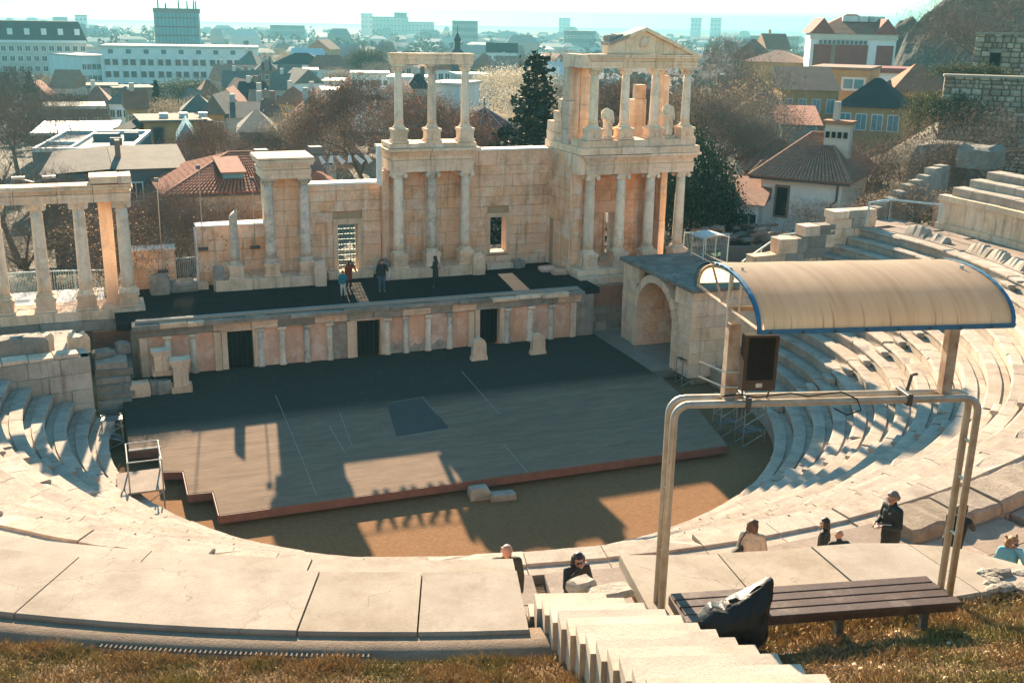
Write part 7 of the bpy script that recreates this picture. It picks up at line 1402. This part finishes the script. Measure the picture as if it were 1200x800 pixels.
# ------------------------------------------------------------------ people: one skin body grown from limbs, clothes and hair as its children
def cap(m, p0, p1, r0, r1, n=10):
    p0, p1 = np.array(p0, float), np.array(p1, float); t = p1 - p0; L = np.linalg.norm(t) + 1e-6; t = t / L; pts = []; rr_ = []
    for a in (-80, -50, -20): pts.append(p0 + t * r0 * math.sin(R_(a))); rr_.append(r0 * math.cos(R_(a)))
    pts.append(p0); rr_.append(r0); pts.append(p1); rr_.append(r1)
    for a in (20, 50, 80): pts.append(p1 + t * r1 * math.sin(R_(a))); rr_.append(r1 * math.cos(R_(a)))
    m.tube(pts, rr_, n); return m
def remesh(ob, vox, it=3):
    a = ob.modifiers.new('remesh', 'REMESH'); a.mode = 'VOXEL'; a.voxel_size = vox; a.use_smooth_shade = True
    b_ = ob.modifiers.new('smooth', 'SMOOTH'); b_.iterations = it; b_.factor = .5
M['skin'] = plain('skin', (.42, .23, .155), .55, .4, 0, .15, 12, (.36, .18, .12), 0); M['hairdark'] = plain('dark hair', (.022, .015, .012), .5, .4, 0, .4, 30); M['hairgrey'] = plain('grey hair', (.16, .14, .12), .6, .3, 0, .4, 30); M['hairblond'] = plain('curly fair hair', (.36, .20, .085), .6, .3, 0, .5, 30); M['hairbrown'] = plain('brown hair', (.07, .035, .02), .55, .35, 0, .4, 30)
M['jblack'] = plain('black cloth', (.016, .018, .017), .7, .3, 0, .3, 9); M['jolive'] = plain('olive cloth', (.055, .055, .04), .8, .2, 0, .3, 9); M['jgrey'] = plain('light grey knit', (.32, .29, .25), .9, .2, 0, .25, 20); M['jteal'] = plain('teal cloth', (.02, .16, .19), .75, .2, 0, .3, 9); M['jrust'] = plain('rust red cloth', (.26, .055, .03), .8, .2, 0, .35, 8); M['jgreen'] = plain('dark green cloth', (.03, .045, .035), .8, .2, 0, .3, 8); M['jblue'] = plain('light blue cloth', (.16, .42, .52), .8, .2, 0, .2, 8); M['jeans'] = plain('blue denim', (.05, .10, .15), .85, .2, 0, .3, 9); M['wtrou'] = plain('off white cloth', (.5, .47, .4), .85, .2, 0, .2, 8); M['pinkbag'] = plain('dull pink cloth', (.42, .24, .20), .8, .2, 0, .2, 8); M['shoe'] = plain('dark shoe leather', (.02, .018, .016), .6, .3)
def person(label, loc, heading, h=1.72, jacket='jblack', trousers='jeans', hair=('hairdark', 'short'), arms=('down', 'down'), lean=0.0, headturn=0.0, nod=0.0, seated=False, coat=0.0, glasses=None, near=True, group=None):
    k = h / 1.72; th = R_(heading - 90); ct, st_ = math.cos(th), math.sin(th); base = np.array(loc, float)
    J = dict(pel=(0, 0, .95), che=(0, .0, 1.28), neck=(0, .0, 1.46), head=(0, .025, 1.60))
    for s_, sd in ((-1, 'L'), (1, 'R')): J['hip' + sd] = (s_ * .095, 0, .92); J['kne' + sd] = (s_ * .105, .03, .49); J['ank' + sd] = (s_ * .11, -.01, .075); J['toe' + sd] = (s_ * .125, .16, .035); J['sho' + sd] = (s_ * .185, 0, 1.40)
    if seated:
        for s_, sd in ((-1, 'L'), (1, 'R')): J['kne' + sd] = (s_ * .13, .42, .94); J['ank' + sd] = (s_ * .12, .40, .50); J['toe' + sd] = (s_ * .13, .56, .45)
    def up_(p):                                    # lean the upper body about the pelvis
        y, z = p[1], p[2] - .95; return np.array([p[0], y * math.cos(lean) + z * math.sin(lean), .95 + z * math.cos(lean) - y * math.sin(lean)])
    for q_ in list(J): J[q_] = up_(J[q_]) if q_ in ('che', 'neck', 'head', 'shoL', 'shoR') else np.array(J[q_], float)
    for s_, sd, md in ((-1, 'L', arms[0]), (1, 'R', arms[1])):
        S_ = J['sho' + sd]
        if md == 'down': e, w_ = S_ + (s_ * .06, -.02, -.29), S_ + (s_ * .055, .07, -.53)
        elif md == 'front': e, w_ = S_ + (s_ * .07, .02, -.28), S_ + (-s_ * .10, .25, -.30)
        elif md == 'face': e, w_ = S_ + (s_ * .10, .16, -.22), J['head'] + np.array([s_ * .05, .17, -.06])
        elif md == 'reach': e, w_ = S_ + (s_ * .05, .18, -.20), S_ + (0, .42, -.28)
        else: e, w_ = S_ + (s_ * .07, .05, -.27), S_ + (-s_ * .02, .20, -.16)
        J['elb' + sd], J['wri' + sd] = np.array(e), np.array(w_)
    def W_(p): p = np.array(p, float) * k; return base + np.array([p[0] * ct - p[1] * st_, p[0] * st_ + p[1] * ct, p[2]])
    ORG_ = tuple(base)
    hc = J['head']; ht = R_(headturn)
    def H_(x, y, z):                               # head-local offset with turn and nod
        y2, z2 = y * math.cos(nod) + z * math.sin(nod), z * math.cos(nod) - y * math.sin(nod); return hc + np.array([x * math.cos(ht) - y2 * math.sin(ht), x * math.sin(ht) + y2 * math.cos(ht), z2])
    m = MB()
    def C(a, b_, r0, r1): cap(m, W_(a), W_(b_), r0 * k, r1 * k)
    def A_(c, r): cap(m, W_(c), W_(np.array(c) + (0, 0, .001)), r * k, r * k)
    C(H_(0, -.012, .035), H_(0, .004, .02), .088, .086); C(H_(0, .03, -.055), H_(0, .035, -.075), .062, .05); C(H_(0, .088, .012), H_(0, .108, -.022), .012, .017); C(H_(-.035, .076, .03), H_(.035, .076, .03), .018, .018); C(H_(-.025, .082, -.06), H_(.025, .082, -.06), .013, .013)
    for s_ in (-1, 1): C(H_(s_ * .088, -.005, .015), H_(s_ * .09, -.01, -.025), .018, .013); A_(H_(s_ * .05, .055, -.02), .028)
    C(J['neck'] - (0, .0, .03), H_(0, -.01, -.06), .055, .052); C(J['pel'] - (.06, 0, 0), J['che'] - (.07, 0, 0), .105, .105); C(J['pel'] + (.06, 0, 0), J['che'] + (.07, 0, 0), .105, .105); C(J['shoL'] + (.04, 0, 0), J['shoR'] - (.04, 0, 0), .07, .07); C(J['che'], J['neck'], .11, .06)
    for sd, s_ in (('L', -1), ('R', 1)):
        C(J['hip' + sd], J['kne' + sd], .085, .055); C(J['kne' + sd], J['ank' + sd], .055, .038); C(J['ank' + sd], J['toe' + sd], .038, .03); C(J['sho' + sd], J['elb' + sd], .05, .04); C(J['elb' + sd], J['wri' + sd], .04, .027)
        dv = J['wri' + sd] - J['elb' + sd]; dv /= np.linalg.norm(dv); sv = np.cross(dv, (0, 0, 1.0)) if abs(dv[2]) < .9 else np.array([0, 1.0, 0]); sv /= np.linalg.norm(sv); nv = np.cross(dv, sv); wr = J['wri' + sd]; pc_ = wr + dv * .05
        C(wr + dv * .02 - sv * .02, wr + dv * .075 - sv * .026, .017, .014); C(wr + dv * .02 + sv * .02, wr + dv * .075 + sv * .026, .017, .014)
        if near:
            for f_, (o_, L_) in enumerate(((-.033, .062), (-.012, .075), (.011, .07), (.032, .055))): a = wr + dv * .085 + sv * o_; b_ = a + dv * L_ * .55 + nv * .012; C(a, b_, .0095, .009); C(b_, b_ + dv * L_ * .3 + nv * .032, .009, .0075)
            a = wr + dv * .03 - sv * .035; C(a, a + dv * .035 - sv * .025 + nv * .015, .012, .0105); C(a + dv * .035 - sv * .025 + nv * .015, a + dv * .062 - sv * .026 + nv * .03, .0105, .009)
    ORG['_p'] = ORG_
    class P_: name = '_p'
    me = bpy.data.meshes.new('person'); me.from_pydata([tuple(np.array(v_) - base) for v_ in m.v], [], m.f); me.materials.append(M['skin']); body = bpy.data.objects.new('person', me); COL.objects.link(body); body.location = loc; ORG[body.name] = ORG_
    remesh(body, .0085 if near else .016, 2); tag(body, label, 'person', group)
    def part(nm_, mat, fn, vox, it=3):
        nonlocal m; m = MB(); fn(); o = m.build(nm_, M[mat], body); remesh(o, vox, it); return o
    v1 = .013 if near else .02
    def jk():
        zb = J['pel'] - (0, 0, .02 + coat)
        for s_ in (-.07, .07): C(J['pel'] + (s_, 0, -.03), J['che'] + (s_ * 1.1, 0, .0), .128, .125)
        C(J['shoL'] + (.03, 0, -.01), J['shoR'] - (.03, 0, .01), .085, .085); C(J['che'], J['neck'] - (0, 0, .03), .12, .078); C(J['neck'] - (0, .01, .01), J['neck'] + (0, .0, .03), .068, .066)
        if coat:
            for s_ in (-.07, .07): C(J['pel'] + (s_, 0, 0), zb + (s_ * 1.3, 0, 0), .13, .12)
        for sd in 'LR': C(J['sho' + sd], J['elb' + sd], .07, .058); C(J['elb' + sd], J['wri' + sd] - (J['wri' + sd] - J['elb' + sd]) * .06, .056, .043)
    part('jacket', jacket, jk, v1)
    def tr():
        C(J['hipL'] + (0, 0, .03), J['hipR'] + (0, 0, .03), .108, .108)
        for sd in 'LR': C(J['hip' + sd], J['kne' + sd], .103, .073); C(J['kne' + sd], J['ank' + sd] + (0, 0, .03), .071, .056)
    part('trousers', trousers, tr, v1)
    def sh():
        for sd in 'LR': C(J['ank' + sd] - (0, .03, .03), J['toe' + sd], .042, .038)
    part('shoes', 'shoe', sh, .014)
    if hair:
        hm, style = hair
        def hr():
            if style == 'bald': C(H_(-.07, -.05, -.01), H_(.07, -.05, -.01), .04, .04); return
            C(H_(0, -.02, .05), H_(0, -.03, .035), .095, .098); C(H_(-.03, .045, .085), H_(.03, .045, .085), .036, .036)
            C(H_(-.06, -.045, .01), H_(.06, -.045, .01), .062, .062)
            if style in ('bob', 'long', 'curly'):
                L_ = {'bob': -.10, 'long': -.26, 'curly': -.12}[style]
                for a in range(-4, 5): x_ = math.sin(a * .52); y_ = -math.cos(a * .42); C(H_(x_ * .082, y_ * .06 - .01, .02), H_(x_ * .10, y_ * .075 - .012, L_ + .02 * (a % 2)), .045, .034)
                if style == 'curly':
                    for a in range(26): x_ = rng.uniform(-.12, .12); y_ = rng.uniform(-.12, .03); z_ = rng.uniform(-.12, .13); A_(H_(x_, y_, z_), .032)
        part('hair', hm, hr, .012 if near else .018, 2)
    if glasses:
        g_ = MB()
        for s_ in (-1, 1):
            c_ = [W_(H_(s_ * .036 + .028 * math.cos(a), .104, .012 + .022 * math.sin(a))) for a in [2 * math.pi * i / 10 for i in range(10)]]; c2 = [W_(H_(s_ * .036 + .028 * math.cos(a), .110, .012 + .022 * math.sin(a))) for a in [2 * math.pi * i / 10 for i in range(10)]]
            if glasses == 'sun': g_.add(c_ + c2, [tuple(range(9, -1, -1)), tuple(range(10, 20))] + [(i, (i + 1) % 10, 10 + (i + 1) % 10, 10 + i) for i in range(10)])
            else: g_.tube(c2 + c2[:1], .004 * k, 4)
            g_.tube([W_(H_(s_ * .064, .106, .016)), W_(H_(s_ * .092, .0, .02))], .004 * k, 4)
        g_.tube([W_(H_(-.01, .11, .016)), W_(H_(.01, .11, .016))], .004 * k, 4); g_.build('glasses', M['blackp'], body)
    return body, J, W_, H_
HD = 68.5                                          # heading straight away from the camera; +180 looks into the lens
person('standing man in black jacket with glasses and short grey hair, looking down to the left', (.11, -27.1, 6.86), HD + 108, 1.80, 'jblack', 'jblack', ('hairgrey', 'short'), ('front', 'front'), .05, 12, .25, coat=.12, glasses='clear')
o = person('woman in light grey jumper seen from behind, brown bob, looking right', (-2.45, -26.3, 6.42), HD - 18, 1.66, 'jgrey', 'jblack', ('hairbrown', 'bob'), ('down', 'front'), .04, -38, .1)
W_ = o[2]; bgm = MB(); 
for a in range(3): cap(bgm, W_((-.30, -.10 + .05 * a, .98)), W_((-.20, -.13 + .05 * a, 1.14)), .085, .06)
b_ = bgm.build('shoulder_bag', M['jblack']); remesh(b_, .014); sb_ = MB(); sb_.tube([W_((-.24, -.13, 1.15)), W_((-.2, -.13, 1.36)), W_((-.12, -.03, 1.50)), W_((-.13, .13, 1.38)), W_((-.22, .13, 1.12))], .014, 6); sb_.build('strap', M['jblack'], b_); tag(b_, 'black shoulder bag hanging at the back of the woman in grey', 'bag')
person('dark haired child in black top standing behind the bald head', (-1.15, -26.75, 6.72), HD + 60, 1.42, 'jblack', 'jeans', ('hairdark', 'bob'), ('down', 'down'), .0, 20, .1)
person('bald person in black, only the head showing over the slab edge', (-1.42, -27.5, 6.86), HD + 10, 1.42, 'jblack', 'jeans', None, ('down', 'down'), .05, 0, .1)
person('person in black jacket bending forward behind the right pipes', (1.0, -27.75, 6.88), HD - 40, 1.66, 'jblack', 'jblack', ('hairdark', 'bob'), ('reach', 'reach'), .55, -20, .4)
person('fair curly haired woman in light blue top and sunglasses at the right edge', (1.85, -28.3, 6.52), HD + 172, 1.52, 'jblue', 'jeans', ('hairblond', 'curly'), ('face', 'down'), .1, 0, .15, glasses='sun')
o = person('balding man in olive jacket with head bowed at the foot of the stairs', (-7.52, -26.5, 6.82), HD + 186, 1.80, 'jolive', 'jeans', ('hairbrown', 'bald'), ('down', 'front'), .1, 0, .55)
o = person('woman with long dark hair, black jacket and sunglasses coming up the stairs', (-6.2, -26.45, 6.46), HD + 205, 1.74, 'jblack', 'jeans', ('hairdark', 'long'), ('up', 'face'), .12, -12, .25, glasses='sun')
# on the upper stage
person('stooping person in rust red coat before the lattice doorway', (-1.62, 11.9, 3.37), HD + 215, 1.66, 'jrust', 'jblack', ('hairbrown', 'bob'), ('reach', 'down'), .38, 0, .3, coat=.35, near=False)
person('child in teal jacket and pale trousers on the upper stage', (-2.22, 10.5, 3.37), HD + 185, 1.36, 'jteal', 'wtrou', ('hairdark', 'short'), ('front', 'down'), 0, 0, .1, near=False)
o = person('man in dark jacket and jeans holding a phone to his face', (-.12, 10.75, 3.37), HD + 190, 1.76, 'jblack', 'jeans', ('hairdark', 'short'), ('face', 'down'), 0, 0, 0, near=False)
W_ = o[2]; bm = MB(); cap(bm, W_((-.34, -.02, .78)), W_((-.34, .0, 1.15)), .12, .10); b_ = bm.build('cloth_bag', M['wtrou']); remesh(b_, .02); tag(b_, 'pale cloth bag at the side of the man with the phone', 'bag')
o = person('woman in long dark green coat standing on the upper stage', (2.85, 11.0, 3.37), HD + 70, 1.70, 'jgreen', 'jblack', ('hairdark', 'long'), ('front', 'front'), 0, 0, .1, coat=.42, near=False)
W_ = o[2]; bm = MB(); cap(bm, W_((.02, -.2, 1.12)), W_((.02, -.2, 1.28)), .11, .10); b_ = bm.build('backpack', M['pinkbag']); remesh(b_, .02); tag(b_, 'pinkish pack on the back of the woman in the green coat', 'backpack')
# ------------------------------------------------------------------ air
mt = bpy.data.materials.new('haze'); mt.use_nodes = True; t = mt.node_tree; t.nodes.remove(t.nodes['Principled BSDF']); vol = t.nodes.new('ShaderNodeVolumePrincipled')
vol.inputs['Color'].default_value = (.28, .66, .72, 1); vol.inputs['Density'].default_value = .00036; vol.inputs['Anisotropy'].default_value = 0.0; t.links.new(vol.outputs[0], t.nodes['Material Output'].inputs['Volume'])
hz = MB().box(-5400, 5400, -90, 5500, -14, 62).build('haze', mt); tag(hz, kind='stuff')
